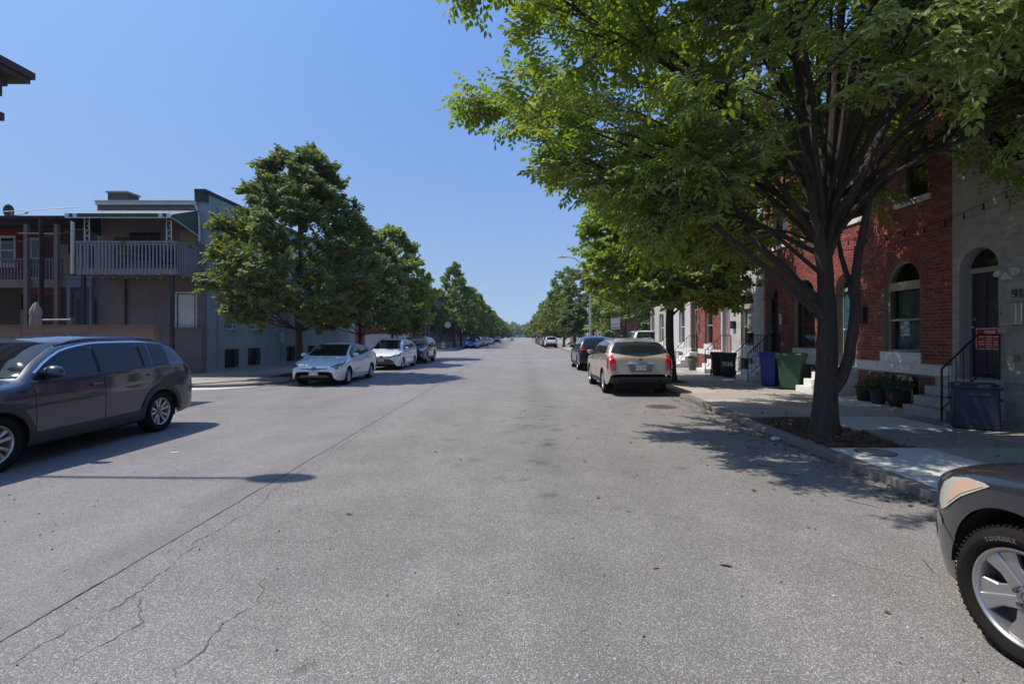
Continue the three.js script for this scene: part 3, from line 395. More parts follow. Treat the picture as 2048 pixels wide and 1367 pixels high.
// local x runs from nose to tail. away: tail nearer the camera, so local +x -> world +z : rotation -90; otherwise local +x -> world -z : rotation +90.
const haze = phys(0.52, 0.51, 0.43, 0.3, { metalness: 0.25, clearcoat: 1, clearcoatRoughness: 0.12 }), amberHaze = phys(0.54, 0.36, 0.25, 0.3, { clearcoat: 1, clearcoatRoughness: 0.15 });
const SPEC = {
  rav: { L: 4.6, W: 1.86, fo: 0.93, wb: 2.69, wr: 0.355, arch: 0.415, sill: 0.27, cowl: 1.22, roofStart: 2.05, roofEnd: 4.02, rearBaseX: 4.42, glassEnd: 3.86, pillars: [2.42, 3.24, 3.46], doors: [1.42, 2.45, 3.52], wheel: 'twin', mirrorUp: 0.035, clad: 0.085, cladMat: std(0.022, 0.022, 0.026, 0.55), rails: [2.0, 3.95], railUp: 0.02, railMat: K.gloss, brightTrim: true, glassDrop: 0.13,
    top: [[0, 0.56], [0.02, 0.72], [0.08, 0.88], [0.22, 0.97], [0.6, 1.04], [1.22, 1.12], [1.62, 1.40], [2.05, 1.62], [2.6, 1.70], [3.2, 1.705], [3.75, 1.67], [4.05, 1.625], [4.42, 1.18], [4.5, 1.04], [4.56, 0.95], [4.6, 0.60]], bot: [[0, 0.54], [0.05, 0.34], [0.3, 0.24], [0.6, 0.25], [4.1, 0.28], [4.4, 0.33], [4.55, 0.45], [4.6, 0.58]], belt: [[0, 0.98], [1.22, 1.06], [2.4, 1.10], [4.0, 1.17], [4.6, 1.12]],
    features: [['tail_lamp', 'rear*', [[0.52, 1.00], [0.86, 1.03], [0.86, 1.12], [0.5, 1.06]], 'red', 0.012], ['tail_lamp', 'left*', [[4.30, 1.0], [4.53, 0.98], [4.53, 1.10], [4.34, 1.11]], 'red', 0.014], ['lamp_surround', 'left*', [[4.30, 0.96], [4.5, 0.93], [4.48, 1.0], [4.32, 1.02]], 'gloss', 0.008], ['rear_bumper_cladding', 'rear', [[-0.8, 0.42], [0.8, 0.42], [0.82, 0.66], [-0.82, 0.66]], 'plastic', 0.012, 4], ['headlamp', 'left*', [[0.10, 0.80], [0.5, 0.90], [0.52, 0.96], [0.14, 0.9]], 'lampClear', 0.008], ['fuel_flap', 'left', strip([[3.92, 0.86], [4.12, 0.86], [4.14, 1.02], [3.94, 1.03], [3.92, 0.87]], 0.006), 'seam', 0.0015, 1], ['grille', 'front', [[-0.6, 0.45], [0.6, 0.45], [0.68, 0.75], [-0.68, 0.75]], 'gloss', 0.01, 4]] },
  accord: { L: 4.75, W: 1.78, fo: 0.80, wb: 2.8, wr: 0.335, arch: 0.39, sill: 0.2, cowl: 1.35, roofStart: 2.2, roofEnd: 3.3, rearBaseX: 4.1, glassEnd: 3.9, pillars: [2.6, 3.45], doors: [1.55, 2.62, 3.6], wheel: 'accord', frontRound: 1.15, frontBase: 0.48,
    top: [[0, 0.46], [0.015, 0.58], [0.06, 0.68], [0.16, 0.755], [0.5, 0.855], [1.0, 0.93], [1.35, 0.97], [1.8, 1.27], [2.2, 1.44], [2.8, 1.48], [3.3, 1.43], [4.1, 1.08], [4.6, 1.04], [4.72, 0.85], [4.75, 0.55]], bot: [[0, 0.44], [0.03, 0.26], [0.2, 0.19], [0.6, 0.19], [4.2, 0.22], [4.6, 0.3], [4.75, 0.52]], belt: [[0, 0.74], [0.6, 0.83], [1.35, 0.92], [3, 0.97], [4.75, 1.0]],
    features: [['headlamp', 'left*', [[0.17, 0.61], [0.20, 0.58], [0.26, 0.60], [0.40, 0.675], [0.57, 0.755], [0.60, 0.772], [0.56, 0.78], [0.44, 0.775], [0.31, 0.745], [0.22, 0.70], [0.18, 0.65]], haze, 0.006], ['indicator', 'left*', [[0.28, 0.622], [0.40, 0.688], [0.56, 0.76], [0.55, 0.770], [0.44, 0.764], [0.36, 0.745], [0.31, 0.69]], amberHaze, 0.009], ['fog_lamp', 'front*', [[0.5, 0.34], [0.68, 0.34], [0.68, 0.44], [0.52, 0.44]], 'lampDark', 0.01], ['grille', 'front', [[-0.4, 0.5], [0.4, 0.5], [0.44, 0.62], [-0.44, 0.62]], 'gloss', 0.01], ['bumper_gap', 'left*', strip([[0.17, 0.56], [0.28, 0.50], [0.42, 0.43]], 0.006), 'seam', 0.002, 1], ['side_marker', 'left*', [[0.20, 0.50], [0.26, 0.49], [0.25, 0.53], [0.20, 0.545]], 'lampDark', 0.006]] },
  prius: { L: 4.54, W: 1.76, fo: 0.95, wb: 2.7, wr: 0.315, arch: 0.36, sill: 0.2, cowl: 1.05, roofStart: 2.0, roofEnd: 3.5, rearBaseX: 4.36, glassEnd: 3.95, pillars: [2.35, 3.2, 3.55], doors: [1.42, 2.38, 3.42], wheel: 'star', frontBase: 0.6, frontRound: 0.9, glassDrop: 0.10, plateF: 0.45,
    top: [[0, 0.50], [0.02, 0.60], [0.08, 0.68], [0.25, 0.76], [0.6, 0.87], [1.05, 0.97], [1.5, 1.22], [2.0, 1.41], [2.4, 1.47], [2.9, 1.455], [3.5, 1.35], [4.1, 1.16], [4.36, 1.06], [4.44, 0.95], [4.51, 0.75], [4.54, 0.55]], bot: [[0, 0.48], [0.04, 0.28], [0.25, 0.19], [0.6, 0.19], [4.0, 0.22], [4.4, 0.32], [4.54, 0.53]], belt: [[0, 0.72], [0.5, 0.80], [1.05, 0.90], [2.4, 0.98], [3.6, 1.09], [4.54, 1.1]],
    features: [['headlamp', 'front*', [[0.50, 0.655], [0.66, 0.62], [0.75, 0.56], [0.79, 0.66], [0.80, 0.77], [0.70, 0.735]], 'lampDark', 0.010, 4], ['headlamp', 'left*', [[0.22, 0.64], [0.38, 0.68], [0.78, 0.86], [0.55, 0.80], [0.26, 0.72]], 'lampDark', 0.006], ['running_lamp', 'front*', [[0.66, 0.36], [0.74, 0.38], [0.76, 0.52], [0.72, 0.50]], 'lampClear', 0.010], ['upper_grille', 'front', [[-0.45, 0.595], [0, 0.555], [0.45, 0.595], [0.45, 0.615], [0, 0.585], [-0.45, 0.615]], 'gloss', 0.008, 4], ['lower_grille', 'front', [[-0.52, 0.30], [0.52, 0.30], [0.42, 0.38], [-0.42, 0.38]], 'gloss', 0.008, 4], ['badge', 'front', arcPts(0, 0.605, 1, 0, 2 * PI, 18).slice(0, 18).map(([x, y]) => [x * 0.085, 0.605 + (y - 0.605) * 0.055]), std(0.10, 0.16, 0.34, 0.25, { metalness: 0.6 }), 0.016, 2], ['tail_lamp', 'left*', [[4.2, 0.75], [4.44, 0.72], [4.36, 1.0], [4.24, 1.02]], 'red', 0.008]] },
  priusv: { L: 4.62, W: 1.78, fo: 0.95, wb: 2.78, wr: 0.315, arch: 0.36, sill: 0.2, cowl: 1.0, roofStart: 1.95, roofEnd: 3.95, rearBaseX: 4.45, glassEnd: 4.15, pillars: [2.3, 3.2, 3.7], doors: [1.35, 2.33, 3.45], wheel: 'ten', frontBase: 0.6, plateF: 0.5,
    top: [[0, 0.52], [0.02, 0.64], [0.08, 0.74], [0.25, 0.84], [0.6, 0.93], [1.0, 1.02], [1.5, 1.32], [1.95, 1.51], [2.5, 1.58], [3.2, 1.575], [3.95, 1.48], [4.45, 1.10], [4.55, 0.9], [4.62, 0.6]], bot: [[0, 0.5], [0.04, 0.28], [0.25, 0.19], [0.6, 0.19], [4.1, 0.22], [4.5, 0.32], [4.62, 0.58]], belt: [[0, 0.8], [1.0, 0.95], [2.4, 1.01], [4.0, 1.09], [4.62, 1.1]],
    features: [['headlamp', 'left*', [[0.12, 0.66], [0.3, 0.70], [0.68, 0.88], [0.5, 0.86], [0.16, 0.76]], 'lampDark', 0.008], ['headlamp', 'front*', [[0.44, 0.66], [0.70, 0.68], [0.76, 0.80], [0.6, 0.76]], 'lampDark', 0.010], ['upper_grille', 'front', [[-0.52, 0.66], [0, 0.60], [0.52, 0.66], [0.5, 0.69], [0, 0.63], [-0.5, 0.69]], 'gloss', 0.008, 4], ['lower_grille', 'front', [[-0.66, 0.30], [0.66, 0.30], [0.60, 0.46], [0.45, 0.54], [-0.45, 0.54], [-0.60, 0.46]], 'gloss', 0.008, 4], ['fog_lamp', 'front*', [[0.58, 0.36], [0.66, 0.36], [0.68, 0.44], [0.60, 0.44]], 'lampClear', 0.012], ['badge', 'front', arcPts(0, 0, 1, 0, 2 * PI, 16).slice(0, 16).map(([x, y]) => [x * 0.08, 0.665 + y * 0.05]), std(0.08, 0.11, 0.2, 0.25, { metalness: 0.6 }), 0.016, 2], ['side_slot', 'left*', [[0.30, 0.42], [0.36, 0.42], [0.42, 0.66], [0.38, 0.66]], 'gloss', 0.006]] },
  suv: { L: 4.6, W: 1.82, fo: 0.92, wb: 2.67, wr: 0.35, arch: 0.405, sill: 0.27, cowl: 1.2, roofStart: 1.95, roofEnd: 4.1, rearBaseX: 4.46, glassEnd: 4.2, pillars: [2.35, 3.25, 3.65], doors: [1.4, 2.38, 3.5], wheel: 'star', clad: 0.06, rails: [1.95, 4.05],
    top: [[0, 0.58], [0.02, 0.76], [0.08, 0.92], [0.25, 1.0], [0.7, 1.06], [1.2, 1.13], [1.55, 1.42], [1.95, 1.63], [2.5, 1.71], [3.4, 1.71], [4.1, 1.62], [4.46, 1.16], [4.54, 0.95], [4.6, 0.62]], bot: [[0, 0.55], [0.05, 0.34], [0.3, 0.25], [0.6, 0.25], [4.1, 0.28], [4.45, 0.36], [4.6, 0.6]], belt: [[0, 0.98], [1.2, 1.07], [2.4, 1.10], [4.1, 1.14], [4.6, 1.12]],
    features: [['headlamp', 'left*', [[0.06, 0.80], [0.3, 0.84], [0.46, 0.95], [0.2, 0.93], [0.07, 0.9]], 'lampClear', 0.008], ['headlamp', 'front*', [[0.5, 0.79], [0.8, 0.81], [0.82, 0.92], [0.6, 0.90]], 'lampClear', 0.01], ['grille', 'front', [[-0.42, 0.62], [0.42, 0.62], [0.5, 0.88], [-0.5, 0.88]], 'gloss', 0.008, 4], ['lower_grille', 'front', [[-0.6, 0.38], [0.6, 0.38], [0.5, 0.52], [-0.5, 0.52]], 'plastic', 0.008, 4], ['fog_lamp', 'front*', arcPts(0.68, 0.50, 0.06, 0, 6.28, 12), 'lampClear', 0.012, 2], ['tail_lamp', 'rear*', [[0.45, 0.92], [0.86, 0.94], [0.86, 1.04], [0.6, 1.02]], 'red', 0.01], ['rear_bumper_cladding', 'rear', [[-0.8, 0.40], [0.8, 0.40], [0.82, 0.62], [-0.82, 0.62]], 'plastic', 0.01, 4]] },
  srx: { L: 4.8, W: 1.84, fo: 0.96, wb: 2.8, wr: 0.365, arch: 0.42, sill: 0.28, cowl: 1.3, roofStart: 2.1, roofEnd: 4.22, rearBaseX: 4.62, glassEnd: 4.05, pillars: [2.55, 3.45], doors: [1.5, 2.58, 3.6], wheel: 'ten', rim: K.chrome, rails: [2.3, 3.95], railMat: K.chrome, plateR: 0.80, rearBase: 0.86, rearRound: 0.45, brightTrim: true, tumble: 0.30, mirror: undefined,
    top: [[0, 0.58], [0.02, 0.76], [0.08, 0.92], [0.25, 1.0], [0.7, 1.06], [1.3, 1.13], [1.7, 1.43], [2.1, 1.59], [2.7, 1.63], [3.4, 1.625], [4.22, 1.54], [4.62, 1.17], [4.72, 1.07], [4.77, 0.85], [4.8, 0.62]], bot: [[0, 0.55], [0.05, 0.34], [0.3, 0.25], [0.6, 0.25], [4.2, 0.30], [4.6, 0.36], [4.75, 0.46], [4.8, 0.60]], belt: [[0, 0.98], [1.3, 1.07], [2.4, 1.09], [4.2, 1.16], [4.8, 1.12]],
    rearGlass: [[-0.80, 1.22], [-0.4, 1.15], [0, 1.11], [0.4, 1.15], [0.80, 1.22], [0.72, 1.36], [0.62, 1.50], [0, 1.53], [-0.62, 1.50], [-0.72, 1.36]],
    features: [['tail_lamp', 'rear*', [[0.70, 0.72], [0.84, 0.72], [0.87, 0.90], [0.87, 1.12], [0.76, 1.16], [0.71, 1.0]], 'red', 0.014, 4], ['tail_lamp', 'left*', [[4.58, 0.78], [4.70, 0.78], [4.66, 1.10], [4.56, 1.14]], 'red', 0.012], ['tailgate_gap', 'rear', strip([[-0.70, 1.06], [-0.69, 0.68], [-0.6, 0.62], [0.6, 0.62], [0.69, 0.68], [0.70, 1.06]], 0.010), 'seam', 0.003, 2], ['plate_recess', 'rear', [[-0.30, 0.68], [0.30, 0.68], [0.36, 0.90], [-0.36, 0.90]], std(0.20, 0.17, 0.13, 0.4, { metalness: 0.4 }), 0.004, 3], ['chrome_bar', 'rear', [[-0.38, 0.90], [0.38, 0.90], [0.36, 0.955], [-0.36, 0.955]], 'chrome', 0.02, 3], ['badge', 'rear', [[0, 0.985], [0.05, 1.01], [0.045, 1.04], [-0.045, 1.04], [-0.05, 1.01]], 'chrome', 0.012, 2], ['rear_bumper_cladding', 'rear', [[-0.86, 0.36], [0.86, 0.36], [0.88, 0.52], [0.6, 0.54], [-0.6, 0.54], [-0.88, 0.52]], 'plastic', 0.012, 4], ['exhaust', 'rear*', [[0.48, 0.375], [0.62, 0.375], [0.63, 0.435], [0.47, 0.435]], 'chrome', 0.03, 2], ['exhaust_bore', 'rear*', [[0.495, 0.388], [0.605, 0.388], [0.612, 0.424], [0.488, 0.424]], 'well', 0.036, 2], ['sill_cladding', 'left*', [[1.4, 0.29], [3.32, 0.29], [3.34, 0.42], [1.42, 0.40]], 'plastic', 0.008]] },
  sedan: { L: 4.62, W: 1.78, fo: 0.9, wb: 2.7, wr: 0.32, arch: 0.37, sill: 0.2, cowl: 1.2, roofStart: 2.0, roofEnd: 3.1, rearBaseX: 4.1, glassEnd: 3.75, pillars: [2.4, 3.25], doors: [1.4, 2.43, 3.35], wheel: 'star', plateF: 0.45,
    top: [[0, 0.48], [0.02, 0.6], [0.08, 0.70], [0.3, 0.8], [0.8, 0.89], [1.2, 0.94], [1.6, 1.2], [2.0, 1.36], [2.5, 1.42], [3.1, 1.37], [4.1, 1.03], [4.5, 0.98], [4.58, 0.8], [4.62, 0.55]], bot: [[0, 0.46], [0.04, 0.27], [0.25, 0.19], [0.6, 0.19], [4.1, 0.22], [4.5, 0.3], [4.62, 0.53]], belt: [[0, 0.76], [1.2, 0.89], [3, 0.95], [4.62, 0.97]],
    features: [['headlamp', 'front*', [[0.42, 0.62], [0.74, 0.66], [0.76, 0.74], [0.46, 0.68]], 'lampClear', 0.01], ['grille', 'front', [[-0.4, 0.60], [0.4, 0.60], [0.4, 0.68], [-0.4, 0.68]], 'gloss', 0.008], ['lower_grille', 'front', [[-0.6, 0.28], [0.6, 0.28], [0.5, 0.45], [-0.5, 0.45]], 'plastic', 0.008]] },
};
{ const c = SPEC.accord, up = y => y < 0.5 ? y : y + 0.075 * sstep(0.5, 0.75, y); for (const k of ['top', 'belt']) c[k] = c[k].map(([x, y]) => [x, up(y)]); c.features = c.features.map(([n, v, p, ...q]) => [n, v, p.map(([x, y]) => [x, up(y)]), ...q]); c.arch = 0.435; c.features = c.features.map(([n, v, p, ...q]) => [n, v, n === 'headlamp' || n === 'indicator' ? p.map(([x, y]) => [x + 0.05, y - 0.012]) : p, ...q]); }
{ const c = SPEC.rav, f = x => x + 0.18 * sstep(1.6, 3.2, x); c.features = c.features.map(([n, v, p, ...q]) => [n, v, v.startsWith('left') ? p.map(([x, y]) => [f(x), y]) : p, ...q]); for (const k of ['top', 'bot', 'belt']) c[k] = c[k].map(([x, y]) => [f(x), y]); for (const k of ['pillars', 'doors', 'rails']) c[k] = c[k].map(f); for (const k of ['roofStart', 'roofEnd', 'rearBaseX', 'glassEnd', 'L']) c[k] = f(c[k]); c.wb += 0.18; }
SPEC.forester = { ...SPEC.suv, plateF: 0.56, railMat: K.plastic };
SPEC.cx5 = { ...SPEC.suv, clad: 0.05, rails: undefined, plateR: 0.8, features: [['tail_lamp', 'rear*', [[0.42, 0.98], [0.86, 1.0], [0.86, 1.08], [0.6, 1.06]], 'red', 0.01], ['tail_lamp', 'left*', [[4.25, 1.0], [4.5, 0.98], [4.46, 1.06], [4.3, 1.07]], 'red', 0.01], ['rear_bumper_cladding', 'rear', [[-0.8, 0.40], [0.8, 0.40], [0.82, 0.60], [-0.82, 0.60]], 'plastic', 0.01, 4], ['exhaust', 'rear*', arcPts(0.62, 0.36, 0.045, 0, 6.28, 12), 'chrome', 0.02, 1]] };
SPEC.boxy = { ...SPEC.suv, L: 4.25, W: 1.8, fo: 0.85, wb: 2.57, cowl: 1.1, roofStart: 1.7, roofEnd: 3.85, rearBaseX: 4.1, glassEnd: 3.8, pillars: [2.2, 3.05], doors: [1.3, 2.2, 3.2], plateR: 0.72, top: [[0, 0.6], [0.02, 0.85], [0.08, 1.0], [0.3, 1.06], [1.1, 1.12], [1.4, 1.45], [1.7, 1.62], [2.3, 1.68], [3.85, 1.64], [4.1, 1.14], [4.19, 1.0], [4.25, 0.62]], bot: [[0, 0.55], [0.05, 0.36], [0.3, 0.28], [3.9, 0.3], [4.15, 0.4], [4.25, 0.6]], belt: [[0, 0.98], [1.1, 1.06], [4.25, 1.12]], features: [['tail_lamp', 'rear*', [[0.62, 0.92], [0.82, 0.92], [0.82, 1.1], [0.62, 1.1]], 'red', 0.012], ['rear_bumper_cladding', 'rear', [[-0.8, 0.40], [0.8, 0.40], [0.82, 0.68], [-0.82, 0.68]], 'plastic', 0.01, 4]] };

car({ spec: SPEC.rav, paint: paint(0.011, 0.020, 0.046, 0.2, 0.3), label: 'dark grey-blue SUV parked on the left, cut off by the frame edge', x: -7.26, nose: 5.27, detail: 2, wheelTurn: 0.2 });
car({ spec: SPEC.accord, paint: paint(0.026, 0.028, 0.036, 0.35, 0.35), label: 'dark grey car nearest on the right, only its front wheel and headlamp showing', x: 3.43, nose: 3.44, away: true, detail: 2, wheelTurn: 0.62, steer: 0.14 }).t.scale.setScalar(1.04);
{ // raised lettering on the nearest tyre and the emblem on its hub cap
  const { FontLoader } = await import('three/addons/loaders/FontLoader.js'), { TextGeometry } = await import('three/addons/geometries/TextGeometry.js'), font = await new FontLoader().loadAsync('fonts/droid/droid_sans_bold.typeface.json'), near = scene.children.find(o => (o.userData.label || '').startsWith('dark grey car nearest')), wheels = near.children.filter(o => o.name === 'wheel'), grey = std(0.075, 0.068, 0.062, 0.7);
  const w = wheels.filter(q => q.getWorldPosition(V()).z < -1.5).reduce((a, b) => a.getWorldPosition(V()).distanceTo(camera.position) < b.getWorldPosition(V()).distanceTo(camera.position) ? a : b), turn = Math.cos(w.rotation.y) > 0 ? 1 : 1;
  [...'TOURMAX'].forEach((ch, i) => { const g = new TextGeometry(ch, { font, size: 0.022, depth: 0.004, curveSegments: 4 }); g.computeBoundingBox(); g.translate(-(g.boundingBox.max.x) / 2, 0.266, 0.1195); g.rotateZ(0.30 - i * 0.082 - w.rotation.z + 0.25); part(w, 'letter', g, grey); });
  part(w, 'emblem', merge([new THREE.BoxGeometry(0.006, 0.026, 0.006).rotateZ(-0.12).translate(-0.011, 0, 0.0), new THREE.BoxGeometry(0.006, 0.026, 0.006).rotateZ(0.12).translate(0.011, 0, 0), new THREE.BoxGeometry(0.02, 0.006, 0.006)]).rotateZ(-w.rotation.z).translate(0, 0, 0.225 * 0.36 - 0.010), K.alloy);
}
car({ spec: SPEC.prius, paint: paint(0.72, 0.73, 0.74, 0.05, 0.35), label: 'white hatchback under the left oak, front turned to the camera', x: -6.86, nose: 17.0, detail: 2, frontPlate: '4CP1701' });
car({ spec: SPEC.priusv, paint: paint(0.68, 0.70, 0.72, 0.05, 0.35), label: 'white wagon parked behind the white hatchback on the left', x: -6.82, nose: 25.1, frontPlate: '8BM2416' });
car({ spec: SPEC.forester, paint: paint(0.02, 0.024, 0.034, 0.4), label: 'dark blue-grey SUV third in the left row, behind the white wagon', x: -6.62, nose: 30.7, frontPlate: '2DA8403' });
car({ spec: SPEC.srx, paint: paint(0.44, 0.36, 0.26, 0.35, 0.33), label: 'champagne beige SUV on the right with tall red tail lamps', x: 3.36, nose: 19.0, away: true, detail: 2, rearPlate: '3FK 58R5' });
car({ spec: SPEC.cx5, paint: paint(0.008, 0.010, 0.022, 0.3), label: 'black-blue SUV in front of the beige SUV on the right', x: 3.72, nose: 28.9, away: true, rearPlate: '7DK2914' });
car({ spec: SPEC.boxy, paint: paint(0.72, 0.72, 0.72, 0.05), label: 'white boxy SUV first in the far right row', x: 4.45, nose: 77.0, away: true, rearPlate: '5CZ8820' });
car({ spec: SPEC.sedan, paint: paint(0.03, 0.09, 0.52, 0.35), label: 'bright blue saloon first in the far left row', x: -6.75, nose: 69.5, frontPlate: '1EJ6029' });
{
  const cols = { grey: paint(0.12, 0.13, 0.14), black: paint(0.012, 0.012, 0.014), silver: paint(0.42, 0.43, 0.44, 0.6), white: paint(0.68, 0.68, 0.68, 0.05), blue: paint(0.05, 0.10, 0.22), red: paint(0.30, 0.03, 0.03, 0.2), green: paint(0.08, 0.11, 0.09) };
  const row = [[-6.75, 76, 'suv', 'grey', 0, 'grey SUV right behind the bright blue saloon'], [-6.7, 83, 'suv', 'black', 0, 'black SUV third in the far left row'], [-6.7, 90, 'suv', 'silver', 0, 'silver SUV fourth in the far left row'], [-6.75, 98, 'sedan', 'green', 0, 'dull green saloon fifth in the far left row'], [-6.7, 106, 'sedan', 'silver', 0, 'silver saloon sixth in the far left row'], [-6.7, 115, 'suv', 'grey', 0, 'grey SUV seventh in the far left row'], [-5.6, 125, 'suv', 'blue', 0, 'blue SUV standing out from the far left row'], [-6.7, 140, 'sedan', 'white', 0, 'white saloon far down the left row'], [-6.7, 155, 'suv', 'black', 0, 'black SUV far down the left row'], [-3.0, 185, 'sedan', 'silver', 0, 'tiny silver car driving far down the street'],
    [4.4, 84.5, 'suv', 'black', 1, 'black SUV right behind the white boxy one'], [4.5, 92, 'sedan', 'white', 1, 'white saloon third in the far right row'], [4.5, 100, 'sedan', 'grey', 1, 'grey saloon fourth in the far right row'], [4.5, 110, 'sedan', 'red', 1, 'red saloon fifth in the far right row'], [4.5, 122, 'suv', 'black', 1, 'black SUV farthest in the far right row']];
  const made = {}; for (const [x, nose, sp, c, away, label] of row) { const key = sp + c; if (!made[key]) { made[key] = car({ spec: SPEC[sp], paint: cols[c], label, x, nose, away, detail: 0, group: 'cars parked along the far block' }).t; continue; } const k = made[key].clone(); k.name = numbered('parked_car'); k.userData = { label, category: 'car', group: 'cars parked along the far block' }; k.rotation.y = away ? -PI / 2 : PI / 2; k.position.set(x, 0, -nose); scene.add(k); }
  // white van roof glimpsed behind the beige SUV, in the side street
  car({ spec: SPEC.boxy, paint: cols.white, label: 'pale vehicle in the side street seen above the beige SUV roof', x: 8.6, nose: 39, away: true, detail: 0 }).t.scale.set(1.1, 1.25, 1.1);
}
// ------------------------------------------------------------------ buildings on the right: brick row houses. Facade plane x = FX, facing -x; u runs away from the camera
const FX = 9.0;
const brickTones = [[0.27, 0.068, 0.048], [0.23, 0.056, 0.043], [0.31, 0.09, 0.06], [0.18, 0.045, 0.037], [0.25, 0.075, 0.056]];
const brickMat = withMap(1.25, 1.25, 1.25, 0.85, Tmottle, 5, Tstucco, 0.003, { vertexColors: true });
const toFacade = g => g.rotateY(PI / 2); // shape (u,y), depth z  ->  x = depth, z = -u
function openingPath(o) { const { u0, u1, y0, y1, arch } = o; if (!arch) return [[u0, y0], [u1, y0], [u1, y1], [u0, y1]]; const r = (u1 - u0) / 2; return [[u0, y0], [u1, y0], ...arcPts((u0 + u1) / 2, y1 - r, r, 0, PI, 18)]; }
function covers(o, u, y, pad) { if (u < o.u0 - pad || u > o.u1 + pad || y < o.y0 - 0.001) return false; const r = (o.u1 - o.u0) / 2; if (!o.arch) return y < o.y1; const cy = o.y1 - r; if (y < cy) return true; return Math.hypot(u - (o.u0 + o.u1) / 2, y - cy) < r + (o.ring || 0) - 0.02; }
function colored(g, c) { const n = g.attributes.position.count, a = new Float32Array(n * 3); for (let i = 0; i < n; i++) { a[i * 3] = c[0]; a[i * 3 + 1] = c[1]; a[i * 3 + 2] = c[2]; } g.setAttribute('color', new THREE.BufferAttribute(a, 3)); return g; }
function mergeC(list) { return mergeGeometries(list.map(g => g.index ? g.toNonIndexed() : g)); }
const thin = new THREE.MeshPhysicalMaterial({ color: C(0.9, 0.93, 0.92), roughness: 0.02, transmission: 1, thickness: 0, ior: 1.5 });
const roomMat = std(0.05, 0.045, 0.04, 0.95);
function bricks(house, W, H, openings, tones, { individual = 0, depth = 0.012, mat = brickMat, seed = 1, y0 = 0.02, skip = [] }) {
  const r = rng(seed), course = 0.0755, list = [];
  for (let row = 0; y0 + row * course < H; row++) {
    const y = y0 + row * course + course / 2; if (skip.some(([a, b]) => y > a - 0.03 && y < b + 0.03)) continue;
    let u = row % 2 ? -0.108 : 0;
    for (; u < W; u += 0.216) {
      let a = Math.max(0, u), b = Math.min(W, u + 0.202); if (b - a < 0.03) continue; let keep = [[a, b]];
      for (const o of openings) { const nx = []; for (const [p, q] of keep) { let run = null; const n = 12; for (let i = 0; i < n; i++) { const uu = lerp(p, q, (i + 0.5) / n); if (!covers(o, uu, y, 0)) { if (!run) run = [lerp(p, q, i / n), 0]; run[1] = lerp(p, q, (i + 1) / n); } else if (run) { nx.push(run); run = null; } } if (run) nx.push(run); } keep = nx; }
      for (const [p, q] of keep) if (q - p > 0.035) list.push([p, q, y]);
    }
  }
  const H0 = house.position, eye = V(0, EYE, 0); const mk = ([p, q, y], k) => { const dd = depth * (0.75 + 0.5 * r()), c = tones[Math.floor(r() * tones.length)], s = 0.85 + 0.3 * r(), ou = r() * 7; const g = new THREE.BoxGeometry(dd + 0.02, 0.0595 + 0.003 * r(), q - p); const uv = g.attributes.uv; for (let i = 0; i < uv.count; i++) uv.setXY(i, uv.getX(i) * 0.2 + ou, uv.getY(i) * 0.07 + ou * 0.37); g.translate(-dd / 2 + 0.01, y, -(p + q) / 2); return colored(g, [c[0] * s, c[1] * s, c[2] * s]); };
  list.sort((a, b) => V(H0.x, a[2], H0.z - a[0]).distanceTo(eye) - V(H0.x, b[2], H0.z - b[0]).distanceTo(eye));
  const wall = house.getObjectByName('wall') || house; const near = list.filter(l => V(H0.x, l[2], H0.z - l[0]).angleTo(V(1, 0.2, -1)) < 0.9).slice(0, individual); const ns = new Set(near);
  for (const l of near) part(wall, 'brick', mk(l), mat);
  const rest = list.filter(l => !ns.has(l)).map(mk); const m = part(wall, 'brickwork', mergeC(rest), mat); m.userData.kind = 'stuff';
}
function archRing(house, o, tones, mat, seed) { // two rings of headers round an arch
  const r = rng(seed), R = (o.u1 - o.u0) / 2, cu = (o.u0 + o.u1) / 2, cy = o.y1 - R, wall = house.getObjectByName('wall');
  for (const [a, b] of [[R + 0.004, R + 0.108], [R + 0.118, R + 0.222]]) { const n = Math.round(PI * (a + 0.05) / 0.072); for (let k = 0; k < n; k++) { const a0 = PI * k / n + 0.006 / a, a1 = PI * (k + 1) / n - 0.006 / a, c = tones[Math.floor(r() * tones.length)], s = 0.85 + 0.3 * r(), g = extr([[a * Math.cos(a0), a * Math.sin(a0)], [b * Math.cos(a0), b * Math.sin(a0)], [b * Math.cos(a1), b * Math.sin(a1)], [a * Math.cos(a1), a * Math.sin(a1)]].map(([x, y]) => [cu + x, cy + y]), 0.03 + 0.004 * r()); toFacade(g).translate(-0.018, 0, 0); g.deleteAttribute('uv'); part(wall, 'arch_brick', colored(muv(g), [c[0] * s, c[1] * s, c[2] * s]), mat); } }
}
